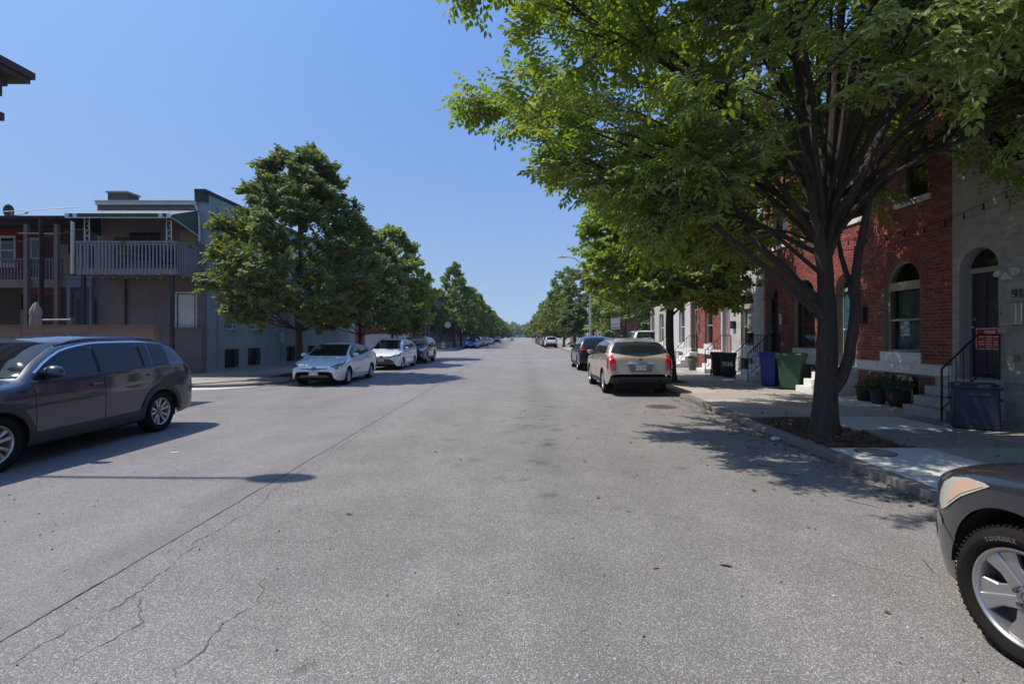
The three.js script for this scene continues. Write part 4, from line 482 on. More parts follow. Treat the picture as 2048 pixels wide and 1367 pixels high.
function windowUnit(house, o, { frame = M.tan, depth = 0.12, sash = true, curtain, blind, transom = o.arch } = {}) {
  const { u0, u1, y0, y1 } = o, w = u1 - u0, cu = (u0 + u1) / 2, R = w / 2, cy = o.arch ? y1 - R : y1, g = sub(house, 'window', 0, 0, 0), fw = 0.055, outer = openingPath(o), inn = openingPath({ ...o, u0: u0 + fw, u1: u1 - fw, y0: y0 + fw, y1: y1 - fw });
  part(g, 'frame', muv(toFacade(extr(outer, 0.07, 0, [inn])).translate(depth, 0, 0)), frame);
  const rail = (y, h, dx = 0) => part(g, 'rail', box2(depth + 0.01 + dx, depth + 0.06 + dx, y, y + h, -(u0 + fw), -(u1 - fw)), frame);
  if (transom) { rail(cy - 0.10, 0.2, -0.015); part(g, 'pane', new THREE.ShapeGeometry(new THREE.Shape(arcPts(cu, cy + 0.1, R - fw, 0.12, PI - 0.12, 16).map(p => new THREE.Vector2(p[0], Math.max(p[1] - 0.1, cy + 0.05))))).rotateY(PI / 2).translate(depth + 0.035, 0, 0), thin); }
  const yt = transom ? cy - 0.1 : y1 - fw; if (sash) { const ym = lerp(y0 + fw, yt, 0.5); rail(ym - 0.02, 0.045); for (const [a, b, dx] of [[y0 + fw, ym, 0.045], [ym, yt, 0.025]]) part(g, 'pane', box2(depth + dx, depth + dx + 0.004, a, b, -(u0 + fw), -(u1 - fw)), thin); } else part(g, 'pane', box2(depth + 0.03, depth + 0.034, y0 + fw, yt, -(u0 + fw), -(u1 - fw)), thin);
  if (curtain) { const pts = []; const n = 60; for (let i = 0; i <= n; i++) { const u = lerp(u0 + 0.1, u1 - 0.1, i / n); pts.push([u, 0.03 * Math.sin(i * 1.1) + 0.012 * Math.sin(i * 2.7)]); } const P = [], I = []; pts.forEach(([u, x], i) => { P.push(depth + 0.2 + x, y0 + 0.02, -u, depth + 0.2 + x, cy - 0.12, -u); if (i) { const q = i * 2; I.push(q - 2, q - 1, q, q - 1, q + 1, q); } }); const gg = new THREE.BufferGeometry(); gg.setAttribute('position', new THREE.Float32BufferAttribute(P, 3)); gg.setIndex(I); gg.computeVertexNormals(); part(g, 'curtain', gg, curtain); }
  if (blind) part(g, 'blind', box2(depth + 0.12, depth + 0.13, lerp(y0, yt, 0.35), yt, -(u0 + 0.06), -(u1 - 0.06)), blind);
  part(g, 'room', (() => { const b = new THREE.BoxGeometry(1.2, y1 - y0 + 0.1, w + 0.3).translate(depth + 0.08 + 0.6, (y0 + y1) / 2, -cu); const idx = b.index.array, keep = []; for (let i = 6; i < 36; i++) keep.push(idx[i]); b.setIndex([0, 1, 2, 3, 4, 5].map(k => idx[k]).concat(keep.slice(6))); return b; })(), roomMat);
  return g;
}
const doorMats = { teal: withMap(0.035, 0.11, 0.15, 0.35, Tmottle, 1), black: std(0.016, 0.015, 0.018, 0.4), plum: std(0.03, 0.022, 0.035, 0.5), pink: withMap(0.35, 0.22, 0.26, 0.5, Tmottle, 1), white: M.whitePaint };
function doorUnit(house, o, { mat, frame = M.tan, depth = 0.22, transomY, paper = false }) {
  const g = sub(house, 'door'), { u0, u1, y0, y1 } = o, R = (u1 - u0) / 2, ty = transomY ?? (o.arch ? y1 - R : y1 - 0.4), dT = ty - 0.05;
  part(g, 'leaf', box2(depth, depth + 0.05, y0 + 0.01, dT, -(u0 + 0.05), -(u1 - 0.05)), mat);
  const pu = [[u0 + 0.14, (u0 + u1) / 2 - 0.04], [(u0 + u1) / 2 + 0.04, u1 - 0.14]], py = [[0.14, 0.75], [0.86, 1.45], [1.55, dT - y0 - 0.12]];
  for (const [a, b] of pu) for (const [c, d] of py) if (d - c > 0.08) part(g, 'panel', new THREE.BoxGeometry(0.016, d - c, b - a).translate(depth - 0.004, y0 + (c + d) / 2, -(a + b) / 2), mat);
  part(g, 'transom_bar', box2(depth - 0.05, depth + 0.06, dT, ty + 0.05, -(u0 + 0.01), -(u1 - 0.01)), frame); for (const u of [u0 + 0.025, u1 - 0.025]) part(g, 'jamb', box2(depth - 0.03, depth + 0.06, y0, dT, -(u - 0.024), -(u + 0.024)), frame);
  const tp = o.arch ? arcPts((u0 + u1) / 2, ty + 0.05, R - 0.01, 0, PI, 14) : [[u0, ty + 0.05], [u1, ty + 0.05], [u1, y1], [u0, y1]]; part(g, 'fanlight', new THREE.ShapeGeometry(new THREE.Shape(tp.map(p => new THREE.Vector2(...p)))).rotateY(PI / 2).translate(depth + 0.02, 0, 0), K.glass);
  part(g, 'knob', new THREE.SphereGeometry(0.035, 12, 8).translate(depth - 0.05, y0 + 1.0, -(u1 - 0.12)), M.steel); part(g, 'lock', new THREE.CylinderGeometry(0.03, 0.03, 0.02, 12).rotateZ(PI / 2).translate(depth - 0.01, y0 + 1.16, -(u1 - 0.12)), M.steel);
  if (paper) part(g, 'notice', box2(depth - 0.012, depth - 0.016, y0 + 1.30, y0 + 1.50, -(u0 + 0.3), -(u0 + 0.45)), M.whitePaint);
  return g;
}
function stoop(house, u0, u1, yTop, n, mat, reach = 1.1) { const s = sub(house, 'stoop'), h = (yTop - KH) / n, land = 0.42, tr = (reach - land) / (n - 1); for (let k = 0; k < n; k++) { const xf = k === n - 1 ? land : reach - k * tr, y1 = KH + (k + 1) * h; part(s, 'step', muv(rbox(xf + 0.02, h - 0.003, u1 - u0, 0.012, -xf / 2 + 0.0, y1 - h / 2, -(u0 + u1) / 2)), mat); } return s; }
function railing(house, u, yTop, reach = 1.1, hgt = 0.85) { // iron stair rail at one side of the stoop
  const g = sub(house, 'stair_rail'), land = 0.42, x0 = -reach - 0.02, yB = KH, yk = yTop + hgt, y0 = KH + hgt + 0.12; part(g, 'newel', bar([x0, yB, -u], [x0, y0, -u], 0.018, 8), M.iron); part(g, 'newel', bar([-0.04, yTop, -u], [-0.04, yk, -u], 0.016, 8), M.iron);
  part(g, 'handrail', tube([[x0, y0, -u], [-land - 0.02, yk, -u], [-0.02, yk, -u]].flatMap((p, i, a) => i < a.length - 1 ? [p, [lerp(p[0], a[i + 1][0], 0.5), lerp(p[1], a[i + 1][1], 0.5), p[2]]] : [p]), 0.018, 6), M.iron);
  part(g, 'bottom_rail', tube([[x0, KH + 0.22, -u], [-land, yTop + 0.1, -u], [-0.04, yTop + 0.1, -u]].flatMap((p, i, a) => i < a.length - 1 ? [p, [lerp(p[0], a[i + 1][0], 0.5), lerp(p[1], a[i + 1][1], 0.5), p[2]]] : [p]), 0.012, 6), M.iron);
  for (let k = 1; k < 8; k++) { const x = lerp(x0, -0.04, k / 8), f = clamp((x - x0) / (reach - land), 0, 1); part(g, 'baluster', bar([x, lerp(KH + 0.22, yTop + 0.1, f), -u], [x, lerp(y0, yk, f), -u], 0.008, 6), M.iron); }
}
function mailbox(parent, u, y, mat, w = 0.2, h = 0.36) { const g = sub(parent, 'mailbox'); part(g, 'box', rbox(0.12, h, w, 0.015, -0.075, y, -u), mat); part(g, 'lid', rbox(0.135, 0.03, w + 0.02, 0.01, -0.085, y + h / 2, -u), mat); }
function sconce(parent, u, y, mat) { const g = sub(parent, 'wall_lamp'); part(g, 'bracket', bar([0, y, -u], [-0.14, y + 0.06, -u], 0.014), mat); part(g, 'shade', new THREE.CylinderGeometry(0.04, 0.10, 0.12, 14, 1, true).translate(-0.16, y, -u), mat); part(g, 'bulb', new THREE.SphereGeometry(0.035, 10, 8).translate(-0.16, y - 0.05, -u), std(0.7, 0.7, 0.65, 0.3)); }
function rowHouse(d0, cfg) {
  const W = 4.09, H = cfg.H || 8.1, h = thing('row_house', cfg.label, 'house', [FX, 0, -d0], 0, 'row houses on the right');
  const win = { u0: 0.85, u1: 2.02, y0: 1.305, y1: 3.46, arch: cfg.arch !== false, ring: 0.222 }, door = { u0: 3.06, u1: 3.92, y0: 0.86, y1: 3.42, arch: cfg.arch !== false, ring: 0.222 }, base = { u0: 0.9, u1: 2.0, y0: 0.18, y1: 0.80 }, up1 = { u0: 0.62, u1: 1.52, y0: 4.82, y1: 6.5 }, up2 = { u0: 2.55, u1: 3.45, y0: 4.82, y1: 6.5 };
  if (cfg.arch === false) { win.y1 = 3.1; win.u0 = 0.95; win.u1 = 1.95; } const ops = [win, door, base, up1, up2];
  const wall = part(h, 'wall', muv(toFacade(extr([[0, 0], [W, 0], [W, H], [0, H]], 0.3, 0, ops.map(openingPath)))), cfg.wall || M.mortar);
  part(h, 'house_shell', merge([box2(0.3, 9, 0, H, -0.002, -0.05), box2(0.3, 9, 0, H, -W + 0.05, -W + 0.002), box2(8.9, 9, 0, H, -0.05, -W + 0.05), box2(0.3, 9, H - 0.1, H, -0.05, -W + 0.05), box2(1.6, 1.7, 0, H, -0.05, -W + 0.05)]), M.concreteDark);
  const band = [0.82, 1.06];
  if (cfg.bricks) { bricks(h, W, 7.3, ops, cfg.tones || brickTones, { individual: cfg.individual || 0, depth: cfg.relief ?? 0.012, mat: cfg.brickMat || brickMat, seed: Math.round(d0 * 10), skip: [band] }); if (cfg.arch !== false && cfg.tones === undefined) { archRing(h, win, brickTones, brickMat, 3); archRing(h, door, brickTones, brickMat, 4); } }
  const band_ = sub(h, 'stone_band'); let bu = 0; for (const l of [door.u0 - 0.02, W - door.u1 - 0.02]) { const n = l > 2 ? 3 : 1; for (let i = 0; i < n; i++) part(band_, 'band_block', box2(-0.03, 0.02, band[0], band[1], -(bu + l * i / n + 0.002), -(bu + l * (i + 1) / n - 0.002)), cfg.band || M.marble); bu += l + door.u1 - door.u0 + 0.04; }
  for (const o of [win]) part(h, 'window_sill', box2(-0.05, 0.10, 1.063, o.y0, -(o.u0 - 0.06), -(o.u1 + 0.06)), cfg.band || M.marble);
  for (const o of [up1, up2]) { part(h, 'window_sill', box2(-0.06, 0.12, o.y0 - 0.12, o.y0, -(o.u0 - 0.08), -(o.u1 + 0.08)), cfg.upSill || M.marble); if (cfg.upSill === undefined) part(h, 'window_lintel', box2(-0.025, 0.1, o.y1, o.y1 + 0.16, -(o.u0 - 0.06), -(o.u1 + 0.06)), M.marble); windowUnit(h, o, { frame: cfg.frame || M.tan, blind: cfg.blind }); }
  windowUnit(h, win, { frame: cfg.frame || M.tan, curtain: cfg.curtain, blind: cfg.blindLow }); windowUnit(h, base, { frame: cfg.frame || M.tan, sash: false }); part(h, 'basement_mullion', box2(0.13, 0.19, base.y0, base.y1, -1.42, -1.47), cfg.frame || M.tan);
  doorUnit(h, door, { mat: cfg.door, frame: cfg.doorFrame || cfg.frame || M.tan, paper: cfg.paper });
  stoop(h, door.u0 - 0.12, door.u1 + 0.08, 0.86, 4, cfg.step || M.marble, 1.1); for (const u of cfg.rails || []) railing(h, u, 0.86);
  // cornice: fascia, frieze with brackets, crown
  const cm = cfg.cornice || M.blackPaint, co = part(h, 'cornice', merge([box2(-0.10, 0.02, 7.3, 7.44, 0, -W), box2(-0.06, 0.02, 7.44, 7.86, 0, -W), box2(-0.42, 0.02, 7.86, 8.0, 0, -W), box2(-0.48, 0.02, 8.0, 8.14, 0, -W)]), cm); for (let k = 0; k < 5; k++) part(co, 'bracket', box2(-0.36, -0.06, 7.5, 7.86, -(0.12 + k * 0.93), -(0.22 + k * 0.93)), cm);
  return h;
}
const beige = [[0.40, 0.375, 0.325], [0.385, 0.36, 0.31]], greyT = [[0.50, 0.49, 0.47], [0.48, 0.47, 0.45]];
const paintedMat = withMap(1.2, 1.2, 1.2, 0.75, Tmottle, 1.5, Tstucco, 0.003, { vertexColors: true });
const curtainMat = std(0.10, 0.16, 0.15, 0.9, { side: THREE.DoubleSide });
const beigeWall = withMap(0.47, 0.44, 0.385, 0.8, Tmottle, 0.6, Tstucco, 0.004), greyWall = withMap(0.58, 0.57, 0.545, 0.8, Tmottle, 0.6, Tstucco, 0.003);
const D = k => 10.65 + 4.09 * k;
rowHouse(D(-2), { label: 'plain grey house out of frame beyond the beige one, nearest the camera', wall: greyWall, door: doorMats.black, frame: M.whitePaint });
const h912 = rowHouse(D(-1), { label: 'beige painted house at the right edge with arched dark doorway', bricks: true, relief: 0.003, tones: beige, brickMat: paintedMat, wall: beigeWall, door: doorMats.plum, frame: M.blackPaint, doorFrame: beigeWall, upSill: beigeWall, band: M.marbleGrey, step: M.marbleGrey, rails: [3.0] });
const h910 = rowHouse(D(0), { label: 'red brick house with arched curtained window and blue-green door', bricks: true, individual: 300, door: doorMats.teal, frame: M.tan, curtain: curtainMat, paper: true });
const h908 = rowHouse(D(1), { label: 'red brick house behind the big trunk with black doorway', bricks: true, door: doorMats.black, frame: M.blackPaint, rails: [2.95, 4.0] });
const h906 = rowHouse(D(2), { label: 'pale grey painted house between two brick houses', bricks: true, relief: 0.004, tones: greyT, brickMat: paintedMat, wall: greyWall, door: doorMats.pink, frame: M.tan, doorFrame: M.whitePaint, rails: [2.95], blindLow: M.whitePaint });
const h904 = rowHouse(D(3), { label: 'red brick house with square window beyond the grey house', bricks: true, arch: false, door: doorMats.black, frame: M.tan, rails: [2.95] });
const h902 = rowHouse(D(4), { label: 'light stone-coloured house second from the side street corner', wall: greyWall, arch: false, door: doorMats.black, frame: M.whitePaint, rails: [2.95] });
const h900 = rowHouse(D(5), { label: 'tan corner house at the side street on the right', wall: beigeWall, arch: false, door: doorMats.black, frame: M.whitePaint });
part(h900, 'gable_wall', box2(0, 9, 0, 8.1, -4.095, -4.2), withMap(0.22, 0.09, 0.07, 0.9, Tmottle, 1));
mailbox(h910, 2.72, 2.22, doorMats.plum, 0.26, 0.40); sconce(h910, 2.75, 2.85, M.iron); mailbox(h908, 2.7, 2.25, M.steel, 0.16, 0.34); mailbox(h906, 2.62, 2.15, M.iron, 0.3, 0.3); sconce(h906, 2.62, 2.95, M.whitePaint); mailbox(h904, 2.75, 2.15, M.steel, 0.18, 0.34); sconce(h904, 2.75, 2.9, M.iron);
{ // fittings of the beige house
  const box_ = sub(h912, 'mailbox'); part(box_, 'box', rbox(0.10, 0.40, 0.42, 0.012, -0.06, 2.08, -2.72), std(0.55, 0.50, 0.45, 0.32, { metalness: 0.8 })); part(box_, 'door', rbox(0.012, 0.35, 0.30, 0.004, -0.115, 2.08, -2.76), std(0.62, 0.58, 0.54, 0.25, { metalness: 0.9 })); part(box_, 'lock', new THREE.CylinderGeometry(0.012, 0.012, 0.02, 10).rotateZ(PI / 2).translate(-0.12, 2.1, -2.88), M.iron);
  const fl = sub(h912, 'security_light'); part(fl, 'base', new THREE.CylinderGeometry(0.075, 0.075, 0.05, 18).rotateZ(PI / 2).translate(-0.03, 2.86, -2.72), M.whitePaint); for (const [du, dy] of [[0.13, -0.03], [-0.02, -0.10]]) { part(fl, 'arm', bar([-0.05, 2.86, -2.72], [-0.12, 2.86 + dy, -2.72 - du], 0.015), M.whitePaint); const hg = new THREE.CylinderGeometry(0.035, 0.065, 0.12, 14).rotateZ(-1.9).translate(-0.18, 2.84 + dy, -2.72 - du); part(fl, 'lamp_head', hg, M.whitePaint); }
  const tM = new THREE.MeshStandardMaterial({ roughness: 0.5, map: canvasTex(512, 360, (g, w, h) => { g.fillStyle = '#e9e4e4'; g.fillRect(0, 0, w, h); g.fillStyle = '#b01020'; g.fillRect(10, 10, w - 20, h - 20); g.fillStyle = '#f2eeee'; g.textAlign = 'center'; g.font = 'bold 82px sans-serif'; g.fillText('STOP', w / 2, 105); g.font = 'bold 32px sans-serif'; ['DO NOT LEAVE ANY PACKAGE AT', 'THIS DOOR', 'PLEASE RING THE DELIVERY BELL', 'AND WAIT FOR US TO ANSWER', 'THANK YOU'].forEach((s, i) => g.fillText(s, w / 2, 160 + i * 42, w - 50)); }) });
  const st = thing('door_sign', 'red STOP notice with white writing on the dark door of the beige house', 'sign', [8.86, 1.98, -10.0]); part(st, 'board', box(0.01, 0.42, 0.60), M.whitePaint); part(st, 'board_face', new THREE.PlaneGeometry(0.595, 0.415).rotateY(-PI / 2).translate(-0.0065, 0, 0), tM); st.position.set(9.202, 1.63, -10.02);
  const nM = std(0.05, 0.045, 0.04, 0.6); const { FontLoader } = await import('three/addons/loaders/FontLoader.js'); const { TextGeometry } = await import('three/addons/geometries/TextGeometry.js'); const font = await new FontLoader().loadAsync('fonts/droid/droid_serif_regular.typeface.json');
  const num = sub(h912, 'house_number'); ['9', '1', '2'].forEach((ch, i) => { const g = new TextGeometry(ch, { font, size: 0.15, depth: 0.015, curveSegments: 5 }); g.rotateY(-PI / 2).translate(-0.02, 2.38, -2.78 + i * 0.115); part(num, 'digit', g, nM); });
  part(h912, 'dryer_vent', new THREE.CylinderGeometry(0.06, 0.06, 0.12, 16).rotateZ(PI / 2).translate(-0.06, 1.28, -2.7), M.steel); part(h912, 'frieze_panel', box2(-0.02, 0.0, 6.75, 7.15, -0.5, -3.6), M.blackPaint);
  part(h910, 'tap', tube([[0, 0.78, -2.4], [-0.06, 0.78, -2.4], [-0.09, 0.75, -2.4], [-0.09, 0.70, -2.4]], 0.012, 6), M.whitePaint);
  part(h908, 'vent_hood', rbox(0.10, 0.14, 0.16, 0.02, -0.05, 1.42, -2.65), M.tan);
}
// wires and hanging bulbs strung along the fronts
{ const w = thing('string_lights', 'thin string of hanging bulbs along the beige and brick fronts', 'string lights', [0, 0, 0]); const pts = [V(8.6, 4.7, -7), V(8.75, 4.28, -9.2), V(8.85, 4.08, -10.65), V(8.8, 4.1, -12.3), V(8.85, 4.35, -14.5)]; part(w, 'wire', tube(pts, 0.006, 4), M.iron); const cv = new THREE.CatmullRomCurve3(pts); for (let i = 1; i < 12; i++) { const p = cv.getPoint(i / 12); part(w, 'bulb', merge([new THREE.CylinderGeometry(0.016, 0.016, 0.07, 8).translate(p.x, p.y - 0.04, p.z), new THREE.SphereGeometry(0.028, 8, 6).translate(p.x, p.y - 0.1, p.z)]), M.iron); } }
{ const w = thing('overhead_wire', 'single service wire crossing in front of the beige upper window', 'wire', [0, 0, 0]); part(w, 'wire', tube([V(8.98, 4.95, -10.3), V(7.4, 4.75, -8.2), V(5.2, 4.75, -5.0)], 0.008, 5), M.iron); }

// ------------------------------------------------------------------ left: near house edge, the corner house with balcony, its neighbours
const LX = -13.5;
const stuccoMat = (r, g, b) => withMap(r, g, b, 0.92, Tmottle, 0.45, Tstucco, 0.012);
{
  const brown = std(0.055, 0.035, 0.032, 0.7), t = thing('near_left_house', 'brick house at the left edge, only its brown cornice corner showing', 'house', [LX - 0.06, 0, -13.3]);
  part(t, 'wall', box2(0, -12, 0, 8.55, 0, 18), stuccoMat(0.32, 0.30, 0.29)); const c = part(t, 'cornice', merge([box2(0.08, -0.2, 7.3, 7.5, -0.08, 18), box2(0.12, -0.2, 8.22, 8.42, -0.12, 18), box2(0.45, -0.2, 8.42, 8.56, -0.40, 18), box2(0.52, -0.2, 8.56, 8.74, -0.47, 18)]), brown); for (let k = 0; k < 10; k++) part(c, 'bracket', box2(0, 0.12, 7.9, 8.22, 0.02 + k * 1.2, 0.14 + k * 1.2), brown);
  for (let k = 0; k < 3; k++) for (const y of [1.3, 4.8]) { part(t, 'window', box2(0.005, 0.04, y, y + 1.7, 2 + k * 4, 3 + k * 4), K.glass); part(t, 'window_sill', box2(0.004, 0.09, y - 0.12, y - 0.002, 1.9 + k * 4, 3.1 + k * 4), M.marble); }
}
const deckGrey = withMap(0.40, 0.39, 0.42, 0.8, Tgrain, 1.3), brownWall = stuccoMat(0.235, 0.20, 0.195);
const corner = thing('corner_house', 'corner house with blue-green side wall, dark rear and grey covered balcony', 'house', [LX, 0, -21.9]);
{
  const teal = stuccoMat(0.34, 0.40, 0.40), L = 19.9, Hh = 7.85, ops = [[1.5, 0.85], [3.55, 0.85], [5.6, 0.9], [7.6, 0.85], [9.7, 0.85], [11.8, 0.85]], path = [];
  const uw = ops.map(([u, w]) => ({ u0: u, u1: u + w, y0: 2.0, y1: 3.25 })), bw = [[1.5, 1.1], [3.5, 1.15], [7.65, 1.1], [10.6, 1.1], [13.2, 1.1]].map(([u, w]) => ({ u0: u, u1: u + w, y0: 0.22, y1: 1.08 }));
  const tw = [[1.6, 0.9], [5.2, 0.9], [8.8, 0.9], [12.4, 0.9], [16, 0.9]].map(([u, w]) => ({ u0: u, u1: u + w, y0: 4.6, y1: 6.0 }));
  const s = extr([[0.0, 0], [L, 0], [L, Hh - 0.1], [0, Hh]], 0.3, 0, [...uw, ...bw, ...tw].map(openingPath)); toFacade(s).translate(-0.3, 0, 0); part(corner, 'side_wall', muv(s), teal, 'blue-green stuccoed side wall');
  part(corner, 'rear_wall', (() => { const g = extr([[-4.6, 0], [-0.3, 0], [-0.3, 7.3], [-4.6, 7.3]], 0.25); return muv(g.translate(0, 0, -0.25)); })(), brownWall, 'dark brown rear wall'); part(corner, 'corner_strip', box2(-0.3, 0.012, 0, 5.6, 0.012, -0.12), brownWall);
  part(corner, 'house_shell', merge([box2(-4.6, -4.4, 0, 7.3, -0.26, -L), box2(-4.4, -0.3, 7.1, 7.3, -0.26, -L), box2(-4.4, -0.3, 0, 7.1, -L + 0.2, -L), box2(-1.6, -1.5, 0, 7.1, -0.3, -L + 0.3)]), M.concreteDark);
  const cop = part(corner, 'roof_coping', merge([box2(-0.42, 0.06, Hh - 0.02, Hh + 0.12, 0.05, -L), box2(-0.40, 0.03, Hh - 0.42, Hh - 0.03, 0.06, -0.25)]), std(0.05, 0.048, 0.05, 0.9));
  for (const o of uw) { const g = sub(corner, 'barred_window'); part(g, 'pane', box2(-0.16, -0.15, o.y0, o.y1, -o.u0, -o.u1), K.glass); part(g, 'frame', muv(toFacade(extr(openingPath(o), 0.06, 0, [openingPath({ ...o, u0: o.u0 + 0.05, u1: o.u1 - 0.05, y0: o.y0 + 0.05, y1: o.y1 - 0.05 })])).translate(-0.14, 0, 0)), M.whitePaint); for (let k = 0; k < 6; k++) part(g, 'bar', bar([0.035, o.y0 + 0.02, -(o.u0 + 0.04 + k * (o.u1 - o.u0 - 0.08) / 5)], [0.035, o.y1 - 0.02, -(o.u0 + 0.04 + k * (o.u1 - o.u0 - 0.08) / 5)], 0.012), M.whitePaint); for (let k = 0; k < 7; k++) { const y = lerp(o.y0 + 0.03, o.y1 - 0.03, k / 6); part(g, 'cross_bar', bar([0.04, y, -o.u0], [0.04, y, -o.u1], 0.012), M.whitePaint); } part(g, 'sill', box2(-0.1, 0.05, o.y0 - 0.09, o.y0, -(o.u0 - 0.05), -(o.u1 + 0.05)), teal); }
  for (const o of bw) { const g = sub(corner, 'basement_grille'); part(g, 'pane', box2(-0.2, -0.19, o.y0, o.y1, -o.u0, -o.u1), K.glass); for (let k = 0; k < 8; k++) { const u = lerp(o.u0 + 0.04, o.u1 - 0.04, k / 7); part(g, 'bar', bar([0.03, o.y0, -u], [0.03, o.y1, -u], 0.014), M.iron); } for (let k = 0; k < 5; k++) { const y = lerp(o.y0 + 0.03, o.y1 - 0.03, k / 4); part(g, 'cross_bar', bar([0.03, y, -o.u0 + 0.03], [0.03, y, -o.u1 - 0.03], 0.013), M.iron); } }
  for (const o of tw) { const g = sub(corner, 'upper_window'); part(g, 'pane', box2(-0.16, -0.15, o.y0, o.y1, -o.u0, -o.u1), K.glass); part(g, 'frame', muv(toFacade(extr(openingPath(o), 0.06, 0, [openingPath({ ...o, u0: o.u0 + 0.05, u1: o.u1 - 0.05, y0: o.y0 + 0.05, y1: o.y1 - 0.05 })])).translate(-0.14, 0, 0)), M.whitePaint); }
  for (const u of [0.9, 6.9]) part(corner, 'conduit', bar([0.03, 0.2, -u], [0.03, 7.4, -u], 0.02, 8), teal); part(corner, 'meter_box', rbox(0.14, 0.5, 0.34, 0.02, 0.07, 1.6, -6.9), M.galv); for (const u of [2.9, 9.1, 14.2]) part(corner, 'tie_plate', new THREE.CylinderGeometry(0.13, 0.13, 0.02, 8).rotateZ(PI / 2).translate(0.01, 4.1, -u), M.iron);
  // gutter, downpipe, chimney stump
  part(corner, 'gutter', merge([box2(-4.6, -0.32, 7.28, 7.42, 0.12, -0.05), box2(-4.6, -0.32, 7.42, 7.45, 0.18, -0.3)]), M.whitePaint); part(corner, 'downpipe', tube([[-0.36, 7.3, 0.06], [-0.22, 6.9, 0.08], [-0.18, 6.4, 0.08], [-0.18, 5.7, 0.08]], 0.045, 8), M.whitePaint); part(corner, 'chimney', box2(-4.55, -3.7, 7.3, 7.95, -0.5, -1.2), withMap(0.09, 0.075, 0.075, 0.95, Tmottle, 1)); part(corner, 'chimney_cap', box2(-4.6, -3.65, 7.95, 8.02, -0.45, -1.25), M.concreteDark);
  // balcony: deck 4.17 high from the rear wall out to z +1.5
  const b = sub(corner, 'balcony'), x0 = -4.15, x1 = -0.22, zf = 1.5, yb = 4.17, yr = 5.42;
  part(b, 'deck', box2(x0, x1, yb + 0.12, yb + 0.17, 0.02, zf - 0.03), deckGrey); part(b, 'fascia', box2(x0 - 0.02, x1 + 0.02, yb - 0.02, yb + 0.2, zf - 0.03, zf + 0.01), deckGrey); part(b, 'fascia', box2(x1 - 0.02, x1 + 0.02, yb - 0.02, yb + 0.2, 0.02, zf - 0.032), deckGrey);
  for (let k = 0; k < 8; k++) part(b, 'joist', box2(lerp(x0 + 0.1, x1 - 0.15, k / 7), lerp(x0 + 0.15, x1 - 0.1, k / 7), yb - 0.06, yb + 0.115, 0.02, zf + 0.06), deckGrey);
  part(b, 'top_rail', box2(x0 - 0.03, x1 + 0.03, yr, yr + 0.04, zf - 0.08, zf + 0.06), deckGrey); part(b, 'top_rail', box2(x1 - 0.06, x1 + 0.06, yr, yr + 0.039, 0.02, zf - 0.082), deckGrey); part(b, 'top_rail', box2(x0 - 0.05, x0 + 0.05, yr, yr + 0.039, 0.02, zf - 0.082), deckGrey);
  part(b, 'top_board', box2(x0, x1, yr - 0.11, yr - 0.002, zf - 0.035, zf - 0.005), deckGrey);
  for (let k = 0; k <= 27; k++) part(b, 'picket', box2(lerp(x0, x1 - 0.04, k / 27), lerp(x0, x1 - 0.04, k / 27) + 0.042, yb + 0.03, yr - 0.02, zf + 0.012, zf + 0.05), deckGrey); for (let k = 0; k < 11; k++) { const z = lerp(0.06, zf - 0.06, k / 10); part(b, 'picket', box2(x1 + 0.022, x1 + 0.06, yb + 0.03, yr - 0.02, z, z + 0.042), deckGrey); if (k % 2) part(b, 'picket', box2(x0 - 0.06, x0 - 0.022, yb + 0.03, yr - 0.02, z, z + 0.042), deckGrey); }
  for (const x of [x0 + 0.18, x1 - 0.2]) part(b, 'post', box2(x - 0.06, x + 0.06, KH, yb - 0.07, zf - 0.14, zf - 0.02), std(0.05, 0.042, 0.045, 0.8));
  for (const [x, z] of [[x0 + 1.85, zf + 0.06], [x1 + 0.07, 0.75]]) part(b, 'flower_pot', new THREE.SphereGeometry(0.10, 10, 8).scale(1.2, 0.7, 0.8).translate(x, yr - 0.03, z), std(0.12, 0.14, 0.06, 0.9));
  // awning on scrolled white posts
  const a = sub(corner, 'awning'), green = withMap(0.022, 0.075, 0.055, 0.5, Tmottle, 1), pale = withMap(0.17, 0.19, 0.15, 0.6, Tmottle, 1), pale2 = withMap(0.12, 0.155, 0.12, 0.6, Tmottle, 1), ax0 = x0 - 0.38, ax1 = x1 - 0.02, yT = 7.06, yE = 6.36, zE = zf + 0.22;
  const n = 26; for (let k = 0; k < n; k++) { const xa = lerp(ax0 + 0.12, ax1, k / n), xb = lerp(ax0 + 0.12, ax1, (k + 1) / n) - 0.006; part(a, 'slat', muv(extr([[0.02, yT], [zE, yE + 0.12], [zE + 0.05, yE], [zE + 0.035, yE], [zE - 0.01, yE + 0.10], [0.02, yT - 0.02]], xb - xa).rotateY(-PI / 2).scale(1, 1, 1).translate(xb, 0, 0)), k % 2 ? pale : pale2); part(a, 'valance_board', box2(xa, xb, yE + 0.0, yE + 0.15, zE + 0.052, zE + 0.06), k === 0 || k === 2 || k === n - 3 || k === n - 1 ? M.whitePaint : green); }
  for (const [x, m] of [[ax1 + 0.005, green], [ax0 + 0.1, green]]) part(a, 'end_panel', muv(extr([[0.02, yT], [zE, yE + 0.12], [zE + 0.05, yE], [0.02, yE - 0.42]], 0.02).rotateY(-PI / 2).translate(x + 0.02, 0, 0)), m); for (let k = 0; k < 9; k++) part(a, 'end_slat', beam([ax1 + 0.032, lerp(yE - 0.30, yT - 0.12, k / 9), 0.05], [ax1 + 0.032, lerp(yE + 0.0, yT - 0.06, k / 9), lerp(zE - 0.05, 0.2, k / 9)], 0.012, 0.02), std(0.05, 0.13, 0.10, 0.5));
